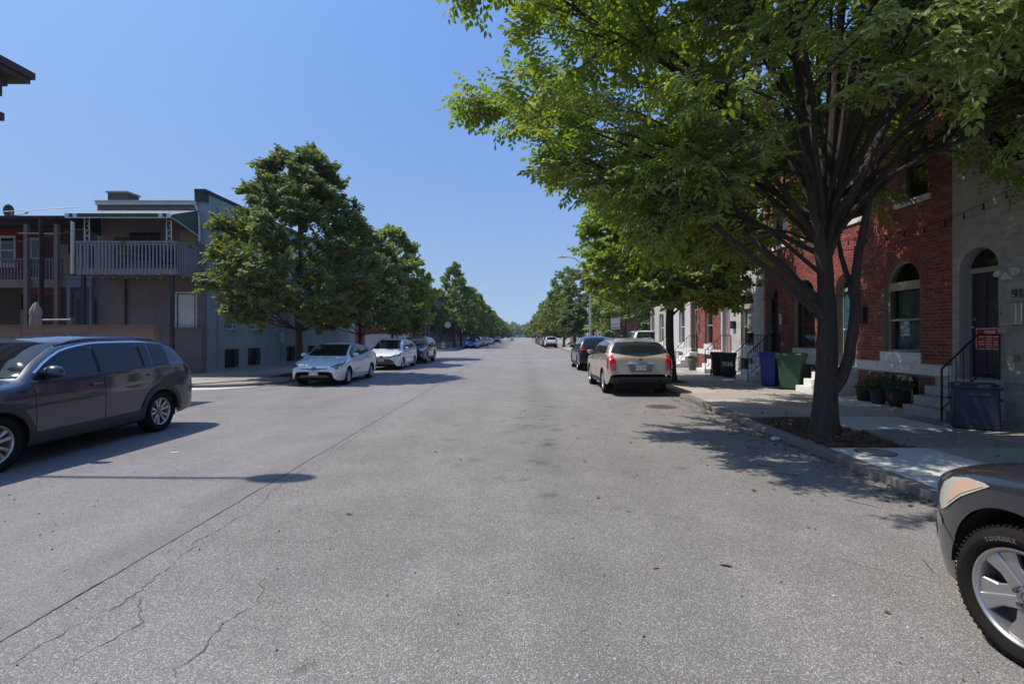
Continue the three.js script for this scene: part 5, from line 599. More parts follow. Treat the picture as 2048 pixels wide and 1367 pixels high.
  const sc = []; for (let k = 0; k < 44; k++) { const x = lerp(ax0 + 0.12, ax1, (k + 0.5) / 44); sc.push(x); part(a, 'scallop', new THREE.CylinderGeometry(0.046, 0.046, 0.008, 12, 1, false, 0, PI).rotateX(PI / 2).rotateZ(-PI / 2).translate(x, yE + 0.005, zE + 0.055), M.whitePaint); }
  for (let k = 0; k < 14; k++) { const f = (k + 0.5) / 14; part(a, 'scallop', new THREE.CylinderGeometry(0.052, 0.052, 0.008, 12, 1, false, 0, PI).rotateX(PI / 2).rotateZ(-PI / 2).rotateY(PI / 2).translate(ax1 + 0.03, lerp(yE - 0.40, yE + 0.01, f), lerp(0.06, zE, f)), M.whitePaint); }
  for (const x of [x0 + 0.28, x1 - 0.38]) { const p = sub(b, 'scroll_post'); for (const dx of [0, 0.2]) part(p, 'rod', bar([x + dx, yr + 0.04, zf], [x + dx, yE + 0.15, zf], 0.016), M.whitePaint); for (let k = 0; k < 4; k++) part(p, 'scroll', new THREE.TorusGeometry(0.085, 0.011, 5, 14, 4.6).rotateZ(k * 1.6).translate(x + 0.1, yr + 0.16 + k * 0.2, zf), M.whitePaint); }
  // doors in the rear wall
  const d1 = sub(corner, 'rear_door'); part(d1, 'frame', box2(-1.24, -0.30, 2.0, 3.57, 0.002, 0.05), M.whitePaint); part(d1, 'reveal', box2(-1.15, -0.36, 2.0, 3.5, 0.0505, 0.053), M.dark); part(d1, 'leaf', box2(-1.08, -0.40, 2.02, 3.46, 0.054, 0.07), M.whitePaint); for (const [a_, b_] of [[-1.02, -0.79], [-0.71, -0.48]]) for (const [c_, e_] of [[2.1, 2.5], [2.58, 3.1], [3.16, 3.36]]) part(d1, 'panel', box2(a_, b_, c_, e_, 0.072, 0.08), M.whitePaint); part(d1, 'knob', new THREE.SphereGeometry(0.03, 10, 8).translate(-1.04, 2.55, 0.1), M.steel);
  const d2 = sub(corner, 'balcony_door'); part(d2, 'leaf', box2(-1.05, -0.34, 4.35, 6.2, 0.002, 0.03), withMap(0.42, 0.34, 0.22, 0.6, Tmottle, 1)); part(corner, 'balcony_window', box2(-3.2, -1.9, 4.9, 6.1, 0.002, 0.02), K.glass); part(corner, 'wood_screen', box2(-3.85, -3.3, 4.35, 5.9, 0.002, 0.03), withMap(0.12, 0.075, 0.05, 0.9, Tmottle, 1));
  part(corner, 'landing_wall', box2(-1.62, 0.02, 0, 2.0, 0.02, 0.24), brownWall); part(corner, 'landing_coping', box2(-1.66, 0.05, 2.0, 2.06, 0.0, 0.28), brownWall); part(corner, 'drain_pipe', bar([-3.35, 0.1, 0.05], [-3.35, 4.1, 0.05], 0.04, 8), std(0.04, 0.035, 0.035, 0.7));
  for (let k = 0; k < 9; k++) part(b, 'hanging_bulb', new THREE.SphereGeometry(0.035, 8, 6).translate(lerp(x0 + 0.3, x1 + 0.1, k / 8), yb - 0.13 + 0.03 * Math.sin(k), zf - 0.3), std(0.5, 0.48, 0.42, 0.3));
}
{ // things standing on the balcony
  const g1 = thing('balcony_chair', 'dark armchair behind the balcony pickets', 'chair', [LX - 1.2, 4.34, -21.2]); part(g1, 'seat', rbox(0.6, 0.12, 0.6, 0.03, 0, 0.4, 0), M.iron); part(g1, 'backrest', rbox(0.6, 0.5, 0.08, 0.03, 0, 0.7, -0.3), M.iron); for (const [x, z] of [[-0.25, -0.25], [0.25, -0.25], [-0.25, 0.25], [0.25, 0.25]]) part(g1, 'leg', bar([x, 0, z], [x, 0.36, z], 0.02), M.iron);
  const g2 = thing('balcony_table', 'small round table behind the balcony pickets', 'table', [LX - 2.6, 4.34, -21.1]); part(g2, 'tabletop', cyl(0.4, 0.4, 0.03, 24, 0, 0.68), std(0.2, 0.19, 0.18, 0.5)); for (let k = 0; k < 3; k++) part(g2, 'leg', bar([0.1 * Math.cos(k * 2.1), 0.68, 0.1 * Math.sin(k * 2.1)], [0.33 * Math.cos(k * 2.1), 0, 0.33 * Math.sin(k * 2.1)], 0.018), M.iron);
}
{ // blue-grey extension left of it, and the red house with wooden porch
  const bl = withMap(0.16, 0.19, 0.25, 0.8, Tgrain, 1), t = thing('blue_grey_extension', 'narrow blue-grey ground-floor extension left of the balcony', 'extension', [-18.55, 0, -21.6]);
  part(t, 'wall', box2(-0.55, 0.5, 0, 4.2, -0.3, -2), bl); part(t, 'header_board', box2(-0.5, 0.52, 3.75, 4.1, 0.0, 0.05), bl); part(t, 'fascia', box2(-0.56, 0.56, 4.1, 4.22, -0.02, 0.1), bl); part(t, 'post', box2(-0.54, -0.40, 0, 3.74, -0.05, 0.06), bl); part(t, 'post', box2(0.42, 0.52, 0, 3.74, -0.05, 0.06), bl); part(t, 'dark_window', box2(-0.39, 0.41, 0.1, 3.3, -0.29, -0.2), std(0.05, 0.06, 0.075, 0.5)); part(t, 'upper_wall', box2(-0.9, 0.5, 4.25, 6.4, -0.8, -2), std(0.05, 0.045, 0.06, 0.8)); for (let k = 0; k < 6; k++) part(t, 'wood_board', box2(-0.62 + k * 0.13, -0.50 + k * 0.13, 4.25, 5.15, 0.05, 0.08), withMap(0.20, 0.11, 0.055, 0.8, Tgrain, 1.5)); part(t, 'pipe', bar([-0.25, 4.3, 0.1], [-0.25, 6.5, 0.1], 0.07, 10), M.whitePaint);
  const red = withMap(0.34, 0.035, 0.032, 0.8, Tmottle, 0.8), pur = withMap(0.15, 0.07, 0.08, 0.85, Tmottle, 0.8), wood = withMap(0.24, 0.185, 0.17, 0.9, Tgrain, 1.2), dk = std(0.030, 0.020, 0.018, 0.9), r = thing('red_house', 'red and purple brick house with wooden porch on the far left', 'house', [-19.6, 0, -23.6]);
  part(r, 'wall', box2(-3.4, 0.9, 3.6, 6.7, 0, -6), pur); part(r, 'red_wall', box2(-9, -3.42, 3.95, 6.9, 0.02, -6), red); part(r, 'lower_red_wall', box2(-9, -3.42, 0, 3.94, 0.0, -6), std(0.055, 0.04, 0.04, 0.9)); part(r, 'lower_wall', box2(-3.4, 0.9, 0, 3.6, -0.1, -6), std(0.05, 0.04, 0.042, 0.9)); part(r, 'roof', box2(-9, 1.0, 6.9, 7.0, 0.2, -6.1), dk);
  for (const [x, w, y0, y1] of [[-4.35, 0.75, 4.95, 6.3], [-2.95, 0.55, 4.3, 6.2]]) { const g = sub(r, 'window'); part(g, 'frame', box2(x, x + w, y0, y1, 0.022, 0.08), M.whitePaint); part(g, 'pane', box2(x + 0.09, x + w - 0.09, y0 + 0.1, (y0 + y1) / 2 - 0.03, 0.081, 0.09), K.glass); part(g, 'pane', box2(x + 0.09, x + w - 0.09, (y0 + y1) / 2 + 0.03, y1 - 0.12, 0.081, 0.09), K.glass); part(g, 'sill', box2(x - 0.08, x + w + 0.08, y0 - 0.12, y0, 0.022, 0.14), M.whitePaint); }
  part(r, 'porch_door', box2(-1.75, -1.2, 4.1, 5.9, 0.002, 0.04), withMap(0.28, 0.29, 0.33, 0.6, Tmottle, 1)); part(r, 'lower_window', box2(-3.4, -2.6, 1.2, 2.9, 0.03, 0.05), K.glass); part(r, 'lower_door', box2(-0.75, 0.2, 0.1, 2.75, 0.01, 0.06), std(0.16, 0.14, 0.12, 0.7)); part(r, 'lower_door_frame', box2(-0.88, -0.76, 0.1, 2.85, 0.01, 0.07), M.tan);
  const p = sub(r, 'porch'), zf = 1.9, y0 = 4.02; part(p, 'deck', box2(-9, 0.75, y0, y0 + 0.06, 0.05, zf), wood); part(p, 'beam', box2(-9, 0.62, y0 - 0.27, y0 - 0.002, zf - 0.1, zf), wood); part(p, 'roof', box2(-9, 0.9, 6.62, 6.72, 0.05, zf + 0.3), dk); part(p, 'roof_beam', box2(-9, 0.7, 6.4, 6.61, zf - 0.1, zf), dk); for (const [x, m] of [[-1.32, wood], [-0.04, wood], [-5, wood]]) { part(p, 'post', box2(x, x + 0.15, 0, 6.4, zf + 0.005, zf + 0.15), m); } part(p, 'top_rail', box2(-9, 0.5, y0 + 0.9, y0 + 0.95, zf - 0.06, zf), wood); for (let k = 0; k < 62; k++) part(p, 'picket', box2(0.45 - k * 0.135, 0.45 - k * 0.135 - 0.04, y0 + 0.02, y0 + 0.9, zf - 0.045, zf - 0.01), wood); for (let k = 0; k < 12; k++) part(p, 'picket', box2(0.62, 0.66, y0 + 0.02, y0 + 0.9, 0.1 + k * 0.15, 0.14 + k * 0.15), wood);
  part(p, 'cross_pole', bar([-1.45, 6.0, zf + 0.22], [0.05, 5.98, zf + 0.22], 0.03), M.tan);
  const dish = thing('satellite_dish', 'dark satellite dish on the roof at the far left', 'satellite dish', [-21.55, 6.75, -21.9]); part(dish, 'reflector', new THREE.SphereGeometry(0.55, 20, 8, 0, 2 * PI, 0, 0.75).scale(1, 0.5, 1).rotateZ(1.45).rotateY(0.1).translate(0.1, 0.35, 0), std(0.10, 0.09, 0.09, 0.7)); part(dish, 'arm', bar([0, 0.1, 0], [1.0, 0.22, 0.1], 0.025), M.galv); part(dish, 'receiver', rbox(0.12, 0.10, 0.1, 0.02, 1.0, 0.26, 0.1), M.galv); part(dish, 'mast', bar([0, 0, 0], [0.05, 0.4, 0], 0.03), M.galv); dish.scale.setScalar(0.75); dish.position.x -= 0.25;
  const ch = thing('chimney_stack', 'brick chimney with metal cap on the red house roof', 'chimney', [-19.65, 6.95, -25]); part(ch, 'stack', box2(-0.5, 0.55, 0, 0.42, 0, -0.6), withMap(0.22, 0.12, 0.09, 0.9, Tmottle, 2)); part(ch, 'crown', box2(-0.28, 0.45, 0.42, 0.7, -0.1, -0.5), withMap(0.30, 0.15, 0.10, 0.9, Tmottle, 2)); part(ch, 'flue', cyl(0.12, 0.12, 0.32, 14, 0.08, 0.7, -0.3), M.galv); part(ch, 'cap', cyl(0.45, 0.2, 0.06, 16, 0.08, 1.05, -0.3), M.galv);
  const po = thing('wooden_pole', 'dark wooden pole standing before the red house porch', 'pole', [-18.9, 0, -20.2]); part(po, 'shaft', cyl(0.10, 0.075, 6.4, 12), dk); part(po, 'step_bolt', bar([-0.2, 3.0, 0], [0.2, 3.0, 0], 0.012), M.iron);
  const um = thing('patio_umbrella', 'closed beige patio umbrella behind the brown fence', 'umbrella', [-18.55, 0, -19.6]); part(um, 'pole', bar([0, 0, 0], [0, 2.9, 0], 0.02, 8), M.galv); const ug = new THREE.LatheGeometry([[0.02, 2.88], [0.09, 2.82], [0.20, 2.62], [0.22, 2.45], [0.19, 2.42], [0.21, 2.0], [0.20, 1.6], [0.11, 1.45], [0.20, 1.15], [0.22, 1.1]].map(q => new THREE.Vector2(...q)), 30), up = ug.attributes.position; for (let i = 0; i < up.count; i++) { const a = Math.atan2(up.getZ(i), up.getX(i)), k = 1 + 0.18 * Math.sin(a * 8); up.setXYZ(i, up.getX(i) * k, up.getY(i), up.getZ(i) * k); } ug.computeVertexNormals(); part(um, 'canopy', ug, withMap(0.52, 0.44, 0.36, 0.9, Tmottle, 2, null, 0, { side: THREE.DoubleSide })); um.scale.set(0.78, 1.03, 0.78); part(um, 'tie', new THREE.TorusGeometry(0.13, 0.015, 6, 20).rotateX(PI / 2).translate(0, 1.46, 0), M.tan);
  const dr = thing('clothes_rail', 'horizontal wooden pole on a post behind the brown fence', 'rail', [-16.5, 0, -19.3]); part(dr, 'pole', bar([-1.5, 1.94 + 0.35, 0], [-0.35, 2.3, 0], 0.035, 8), M.tan); part(dr, 'post', bar([-0.4, 0, 0], [-0.4, 2.4, 0], 0.05, 8), wood);
  const fence = thing('board_fence', 'long brown board fence behind the grey-blue SUV', 'fence', [-13.2, 0, -18.5]); const fm = [withMap(0.32, 0.225, 0.175, 0.9, TgrainX, 0.9), withMap(0.285, 0.195, 0.155, 0.9, TgrainX, 0.9)]; for (let s = 0; s < 4; s++) for (let k = 0; k < 8; k++) part(fence, 'board', box2(-s * 2.4 - 0.01, -(s + 1) * 2.4 + 0.01, KH + k * 0.245, KH + k * 0.245 + 0.235, 0, 0.03), fm[(k + s) % 2]); for (let s = 0; s <= 4; s++) part(fence, 'post', box2(-s * 2.4 - 0.05, -s * 2.4 + 0.05, KH, KH + 1.9, -0.12, -0.01), fm[1]); part(fence, 'cap', box2(0, -9.6, KH + 1.962, KH + 1.99, -0.03, 0.06), fm[0]);
  const wr = thing('overhead_cable', 'slack cable running across above the red house porch', 'cable', [0, 0, 0]); part(wr, 'wire', tube([V(-30, 6.7, -21.5), V(-22, 6.75, -21), V(-17.9, 6.95, -20.9)], 0.014, 5), M.galv); const w2 = thing('overhead_cable', 'lower cable sagging past the red house windows', 'cable', [0, 0, 0]); part(w2, 'wire', tube([V(-28, 5.4, -21.2), V(-21, 5.5, -21), V(-17.9, 6.1, -21)], 0.01, 5), M.iron);
  const sh = thing('yard_wall', 'low pale block wall behind the left parked cars', 'wall', [-17.5, 0, -57.8]); for (let k = 0; k < 8; k++) part(sh, 'board', box2(0, 5.0, KH + k * 0.23, KH + k * 0.23 + 0.22, 0, 0.1), withMap(0.36, 0.34, 0.33, 0.9, Tmottle, 1));
}
// ------------------------------------------------------------------ far blocks
function farHouse(side, d0, d1, fx, H, wallMat, label, o = {}) {
  const h = thing('row_house', label, 'house', [fx, 0, -d0], 0, 'row houses along the far blocks'), s = side, W = d1 - d0, X = (a, b) => [Math.min(s * a, s * b), Math.max(s * a, s * b)];
  const B = (a, b, y0, y1, z0, z1) => box2(s * a, s * b, y0, y1, -z0, -z1); part(h, 'wall', B(0, 8, 0, H - 0.5, 0.01, W - 0.01), wallMat); part(h, 'cornice', merge([B(-0.12, 8, H - 0.5, H - 0.2, 0.01, W - 0.01), B(-0.4, 8, H - 0.2, H, 0.01, W - 0.01)]), o.cornice || M.blackPaint);
  const n = Math.max(2, Math.round(W / 2.1)); for (let k = 0; k < n; k++) { const u = W * (k + 0.5) / n; for (const [y0, y1] of o.shop ? [[4.6, 6.2]] : [[1.4, 3.1], [4.6, 6.2]]) { if (y0 < 2 && k === n - 1) continue; const g = sub(h, 'window'); part(g, 'pane', B(-0.02, 0.01, y0, y1, u - 0.42, u + 0.42), K.glass); part(g, 'frame', B(-0.05, 0.0, y1, y1 + 0.18, u - 0.5, u + 0.5), M.whitePaint); part(g, 'sill', B(-0.09, 0.0, y0 - 0.14, y0, u - 0.5, u + 0.5), M.whitePaint); } }
  const u = W * (n - 0.5) / n; if (!o.shop) { part(h, 'door', B(-0.02, 0.01, 0.7, 3.0, u - 0.42, u + 0.42), o.door || doorMats.black); for (let k = 0; k < 3; k++) part(h, 'step', B(-1.0 + k * 0.3, 0, KH + k * 0.2, KH + k * 0.2 + 0.2, u - 0.6, u + 0.6), M.marble); }
  else { part(h, 'shopfront', B(-0.03, 0.01, 0.4, 2.9, 0.8, W - 0.8), K.glass); for (let k = 0; k < 5; k++) part(h, 'shop_pier', B(-0.08, 0.01, KH, 3.0, 0.5 + k * (W - 1.3) / 4, 0.8 + k * (W - 1.3) / 4), withMap(0.42, 0.13, 0.13, 0.7, Tmottle, 1)); const aw = part(h, 'awning', B(-1.1, -0.01, 3.1, 3.15, 0.5, W - 0.5), std(0.5, 0.05, 0.06, 0.7)); part(h, 'awning_front', muv(extr([[0, 3.1], [0, 4.3], [-1.1, 3.5], [-1.1, 3.1]].map(([x, y]) => [s * x, y]), W - 1).translate(0, 0, -(W - 0.5))), std(0.50, 0.05, 0.06, 0.7)); for (const [y, w] of [[3.22, 0.6], [3.5, 0.8]]) part(h, 'sign_band', B(-1.13, -1.105, y - 0.05, y + 0.05, 1.5, 1.5 + (W - 3) * w), M.whitePaint); }
}
const ORD = ['first', 'second', 'third', 'fourth', 'fifth', 'sixth', 'seventh', 'eighth', 'ninth', 'tenth', 'eleventh'];
const fm_ = { grey: stuccoMat(0.26, 0.25, 0.26), white: stuccoMat(0.48, 0.48, 0.49), red: withMap(0.24, 0.085, 0.065, 0.9, Tmottle, 1.5), brown: stuccoMat(0.20, 0.15, 0.12), tan: stuccoMat(0.36, 0.29, 0.21), dred: withMap(0.20, 0.05, 0.045, 0.9, Tmottle, 1) };
farHouse(-1, 58, 67, -12.4, 8.4, fm_.dred, 'corner shop with red awning on the far left block', { shop: true, cornice: fm_.dred });
['grey', 'white', 'tan', 'grey', 'brown', 'red', 'white', 'grey', 'red', 'tan', 'grey'].forEach((m, i) => farHouse(-1, 67 + i * 5, 72 + i * 5, -12.4, 8.2 + (i % 3) * 0.25, fm_[m], `${m} row house, ${ORD[i]} past the red-awning shop`));
['red', 'tan', 'grey', 'red', 'white', 'brown', 'red', 'grey', 'tan', 'red'].forEach((m, i) => farHouse(1, 56 + i * 5, 61 + i * 5, 10.4, 8.2 + (i % 2) * 0.25, fm_[m], `${m} row house, ${ORD[i]} of the far right block`));
// ------------------------------------------------------------------ street furniture and small things
function streetLamp(label, x, d, h, arm, toward) {
  const t = thing('street_lamp', label, 'street lamp', [x, KH, -d]), s = toward; part(t, 'pole', cyl(0.10, 0.06, h - 0.4, 14), M.galv); part(t, 'base', cyl(0.16, 0.12, 0.5, 14), M.galv);
  part(t, 'arm', tube([[0, h - 1.1, 0], [s * arm * 0.25, h - 0.75, 0], [s * arm * 0.6, h - 0.15, 0], [s * arm * 0.85, h, 0], [s * arm, h, 0]], 0.04, 8), M.galv);
  const g = new THREE.SphereGeometry(1, 18, 10).scale(0.42, 0.09, 0.21), p = g.attributes.position; for (let i = 0; i < p.count; i++) if (p.getY(i) < -0.03) p.setY(i, -0.03); g.computeVertexNormals(); part(t, 'lamp_head', g.translate(s * (arm + 0.32), h, 0), std(0.42, 0.36, 0.32, 0.5)); part(t, 'photocell', cyl(0.04, 0.035, 0.08, 10, s * (arm + 0.3), h + 0.08), std(0.1, 0.1, 0.11, 0.5)); return t;
}
streetLamp('tall curved-arm street lamp rising from the second tree on the right', 5.5, 40, 7.75, 1.9, -1);
streetLamp('street lamp just outside the frame on the left casting its shadow on the road', -11.05, 6.7, 9.0, 2.5, 1);
{ // white notice on a thin stake beside the kerb
  const tM = new THREE.MeshStandardMaterial({ roughness: 0.5, map: canvasTex(256, 332, (g, w, h) => { g.fillStyle = '#d9d9e6'; g.fillRect(0, 0, w, h); g.fillStyle = '#b8bad0'; g.fillRect(30, 14, w - 60, 26); g.fillStyle = '#2a2838'; g.font = 'bold 50px sans-serif'; g.textAlign = 'center'; g.fillText('Dow Sola', w / 2 + 6, 205, w - 46); g.fillStyle = '#7a3a58'; g.fillRect(16, 264, w - 30, 34); g.fillStyle = '#d9c8d4'; g.fillRect(60, 274, 26, 12); g.fillRect(112, 274, 40, 12); g.fillRect(178, 274, 30, 12); }) });
  const t = thing('notice_sign', 'small white notice tilted on a thin pole above the beige SUV roof', 'sign', [4.75, KH, -25.2]); part(t, 'pole', bar([0, 0, -0.02], [0, 2.5, -0.02], 0.02, 8), std(0.05, 0.055, 0.05, 0.7)); const b = sub(t, 'board', -0.05, 2.2, 0.0); b.rotation.z = 0.09; part(b, 'panel', box(0.43, 0.56, 0.012), M.whitePaint); part(b, 'panel_face', new THREE.PlaneGeometry(0.425, 0.555).translate(0, 0, 0.008), tM);
  const st = thing('stop_sign', 'back of an octagonal stop sign at the far left corner', 'sign', [-8.75, KH, -62]); part(st, 'post', bar([0, 0, 0], [0, 3.9, 0], 0.035, 8), std(0.08, 0.07, 0.06, 0.8)); part(st, 'plate', new THREE.CylinderGeometry(0.39, 0.39, 0.012, 8).rotateY(PI / 8).rotateX(PI / 2).translate(0, 2.95, 0.05), M.galv); part(st, 'street_blade', box(0.03, 0.16, 0.6, 0, 3.75, 0), std(0.04, 0.16, 0.09, 0.6));
  const br = thing('traffic_barrel', 'orange traffic barrel on the far left corner', 'barrel', [-9.2, KH, -61]); const or = std(0.62, 0.16, 0.05, 0.6); [[0.30, 0.29, 0, 0.25, or], [0.28, 0.27, 0.25, 0.42, M.whitePaint], [0.26, 0.26, 0.42, 0.58, or], [0.25, 0.245, 0.58, 0.74, M.whitePaint], [0.235, 0.22, 0.74, 0.98, or]].forEach(([a, b2, y0, y1, m]) => part(br, m === or ? 'drum' : 'white_band', cyl(a, b2, y1 - y0 - 0.002, 20, 0, y0), m)); part(br, 'rubber_base', cyl(0.4, 0.38, 0.06, 20), M.iron); part(br, 'handle', box(0.25, 0.06, 0.05, 0, 1.0, 0), M.iron);
  const ps = thing('parking_sign', 'narrow pole with small parking sign at the far right kerb', 'sign', [6.0, KH, -55]); part(ps, 'pole', bar([0, 0, 0], [0, 3.2, 0], 0.03, 8), std(0.07, 0.05, 0.045, 0.8)); part(ps, 'plate', box(0.3, 0.45, 0.01, 0.02, 2.75, 0.04), M.whitePaint);
}
// wheeled bins: tapered body with rim, lid, wheels and handle
function bin(label, x, d, turn, mat, { w = 0.58, dep = 0.66, h = 1.0, text, k = 'wheeled_bin' } = {}) {
  const t = thing(k, label, 'bin', [x, KH, -d], turn), g = new RoundedBoxGeometry(w, h * 0.92, dep, 3, 0.05), p = g.attributes.position; for (let i = 0; i < p.count; i++) { const f = (p.getY(i) + h * 0.46) / (h * 0.92), s = lerp(0.80, 1, f); p.setX(i, p.getX(i) * s); p.setZ(i, p.getZ(i) * s); } g.computeVertexNormals(); part(t, 'body', g.translate(0, h * 0.46 + 0.02, 0), mat);
  part(t, 'rim', rbox(w + 0.05, 0.07, dep + 0.05, 0.02, 0, h * 0.90, 0), mat); const lid = part(t, 'lid', (() => { const q = new RoundedBoxGeometry(w + 0.07, 0.10, dep + 0.08, 3, 0.04), pp = q.attributes.position; for (let i = 0; i < pp.count; i++) if (pp.getY(i) > 0) pp.setY(i, pp.getY(i) + 0.03 * (1 - (2 * pp.getX(i) / w) ** 2)); q.computeVertexNormals(); return q.translate(0, h * 0.97, 0); })(), mat); part(lid, 'lid_lip', rbox(w * 0.7, 0.05, 0.06, 0.02, 0, h * 0.95, dep / 2 + 0.05), mat);
  part(t, 'handle', bar([-w * 0.36, h * 0.93, -dep / 2 - 0.07], [w * 0.36, h * 0.93, -dep / 2 - 0.07], 0.018, 8), mat); for (const s of [-1, 1]) { part(t, 'wheel', new THREE.CylinderGeometry(0.12, 0.12, 0.05, 18).rotateZ(PI / 2).translate(s * (w * 0.40 + 0.03), 0.12, -dep * 0.36), K.tyre); part(t, 'side_recess', rbox(0.012, h * 0.34, dep * 0.3, 0.005, s * w * 0.452, h * 0.5, dep * 0.1), mat); }
  if (text) { const tm = new THREE.MeshStandardMaterial({ roughness: 0.8, transparent: true, map: canvasTex(256, 128, (c, W, H) => { c.clearRect(0, 0, W, H); c.fillStyle = '#ffffff'; c.font = 'bold 130px monospace'; c.textAlign = 'center'; c.fillText(text, W / 2, 104); }) }); part(t, 'painted_number', new THREE.PlaneGeometry(0.44, 0.26).rotateX(-0.1).translate(0, h * 0.55, dep * 0.465 + 0.012), tm); }
  return t;
}
const bm = { blue: phys(0.010, 0.035, 0.26, 0.4), green: phys(0.020, 0.075, 0.040, 0.45), black: phys(0.012, 0.02, 0.018, 0.45), navy: phys(0.014, 0.018, 0.035, 0.5) };
bin('blue recycling bin beside the black stair rails', 7.95, 16.25, -0.75, bm.blue, { w: 0.5, dep: 0.55, h: 1.06 });
bin('large dark green wheeled bin next to the blue bin', 8.15, 15.35, -0.7, bm.green, { w: 0.66, dep: 0.75, h: 1.06 });
bin('black bin with white painted 906 in front of the grey house', 8.1, 19.9, -0.45, bm.black, { text: '906', h: 0.92, w: 0.55, dep: 0.55 });
bin('plain black bin left of the one marked 906', 8.0, 20.7, -0.3, bm.black, { h: 0.92, w: 0.52, dep: 0.55 });
{ // navy bin turned upside down against the stoop rail
  const t = thing('upturned_bin', 'navy blue square bin standing upside down by the beige house steps', 'bin', [7.86, KH, -8.85], -0.62), g = new RoundedBoxGeometry(0.62, 0.76, 0.6, 3, 0.035), p = g.attributes.position; for (let i = 0; i < p.count; i++) { const f = (p.getY(i) + 0.38) / 0.76, s = lerp(1, 0.95, f); p.setX(i, p.getX(i) * s); p.setZ(i, p.getZ(i) * s); } g.computeVertexNormals(); part(t, 'body', g.translate(0, 0.39, 0), bm.navy); part(t, 'rim', rbox(0.66, 0.07, 0.64, 0.02, 0, 0.72, 0.0), bm.navy); part(t, 'embossed_panel', rbox(0.34, 0.05, 0.01, 0.004, 0.0, 0.6, 0.296), std(0.02, 0.03, 0.07, 0.5)); part(t, 'embossed_mark', rbox(0.16, 0.07, 0.01, 0.004, 0.0, 0.14, 0.306), std(0.02, 0.026, 0.06, 0.5)); for (const s of [-1, 1]) part(t, 'side_handle', tube([[s * 0.31, 0.5, -0.1], [s * 0.36, 0.5, -0.06], [s * 0.36, 0.5, 0.06], [s * 0.31, 0.5, 0.1]], 0.014, 6), bm.navy);
}
// planters with plants
const potLeaf = leafMatP(0.05, 0.10, 0.03);
function leafMatP(r, g, b) { return new THREE.MeshPhysicalMaterial({ color: C(r, g, b), roughness: 0.95, transmission: 0.35, thickness: 0, side: THREE.DoubleSide }); }
function planter(label, x, d, prof, mat, plant, seed) {
  const t = thing('planter', label, 'planter', [x, KH, -d], 0, 'planters along the house fronts'); part(t, 'pot', new THREE.LatheGeometry(prof.map(p => new THREE.Vector2(...p)), 28), mat); t.scale.setScalar(0.85); const top = prof[prof.length - 1], rimY = Math.max(...prof.map(p => p[1])), R = Math.max(...prof.filter(p => p[1] > rimY - 0.05).map(p => p[0])); part(t, 'soil', new THREE.CircleGeometry(R * 0.9, 20).rotateX(-PI / 2).translate(0, rimY - 0.04, 0), std(0.03, 0.022, 0.016, 1));
  if (plant) { const r = rng(seed), P = [], I = []; for (let k = 0; k < plant.n; k++) { const a = r() * 6.28, rad = Math.sqrt(r()) * plant.r, h = rimY + plant.h * r() * (1 - 0.4 * rad / plant.r), c = V(rad * Math.cos(a), h, rad * Math.sin(a)), dr = V(r() - 0.5, r() * 0.6, r() - 0.5).normalize(), sd = V(r() - 0.5, r() - 0.5, r() - 0.5).cross(dr).normalize(), l = 0.05 + 0.06 * r(), w = l * 0.35, b = P.length / 3; for (const q of [c, c.clone().addScaledVector(dr, l * 0.5).addScaledVector(sd, w), c.clone().addScaledVector(dr, l), c.clone().addScaledVector(dr, l * 0.5).addScaledVector(sd, -w)]) P.push(q.x, q.y, q.z); I.push(b, b + 1, b + 2, b, b + 2, b + 3); } const g = new THREE.BufferGeometry(); g.setAttribute('position', new THREE.Float32BufferAttribute(P, 3)); g.setIndex(I); g.computeVertexNormals(); const f = part(t, 'foliage', g, potLeaf); f.userData.kind = 'stuff'; const st = []; for (let k = 0; k < 9; k++) { const a = r() * 6.28; st.push(bar([0, rimY - 0.05, 0], [plant.r * 0.7 * Math.cos(a), rimY + plant.h * 0.7 * r(), plant.r * 0.7 * Math.sin(a)], 0.006, 5)); } part(t, 'stems', merge(st), potLeaf).userData.kind = 'stuff'; }
}
const potDark = withMap(0.035, 0.03, 0.028, 0.7, Tmottle, 3), potBand = withMap(0.07, 0.058, 0.05, 0.8, Tmottle, 3);
planter('leftmost dark round pot below the brick house window', 8.45, 12.55, [[0.001, 0], [0.17, 0], [0.21, 0.2], [0.22, 0.36], [0.25, 0.38], [0.25, 0.42], [0.2, 0.42]], potDark, { n: 60, r: 0.2, h: 0.08 }, 1);
planter('middle half-barrel pot with bushy green plant under the brick house window', 8.4, 12.0, [[0.001, 0], [0.15, 0], [0.17, 0.1], [0.18, 0.1], [0.18, 0.13], [0.20, 0.3], [0.23, 0.32], [0.23, 0.36], [0.18, 0.36]], potBand, { n: 520, r: 0.36, h: 0.45 }, 2);
planter('rightmost wide dark pot with plant beside the beige house steps', 8.5, 11.5, [[0.001, 0], [0.17, 0], [0.25, 0.14], [0.28, 0.28], [0.27, 0.38], [0.29, 0.40], [0.29, 0.43], [0.24, 0.43]], potDark, { n: 380, r: 0.34, h: 0.34 }, 3);
planter('tall tapered grey planter by the square-windowed brick house', 8.05, 23.9, [[0.001, 0], [0.17, 0], [0.27, 0.58], [0.28, 0.62], [0.24, 0.62]], withMap(0.17, 0.16, 0.15, 0.7, Tmottle, 2), { n: 220, r: 0.26, h: 0.14 }, 4);
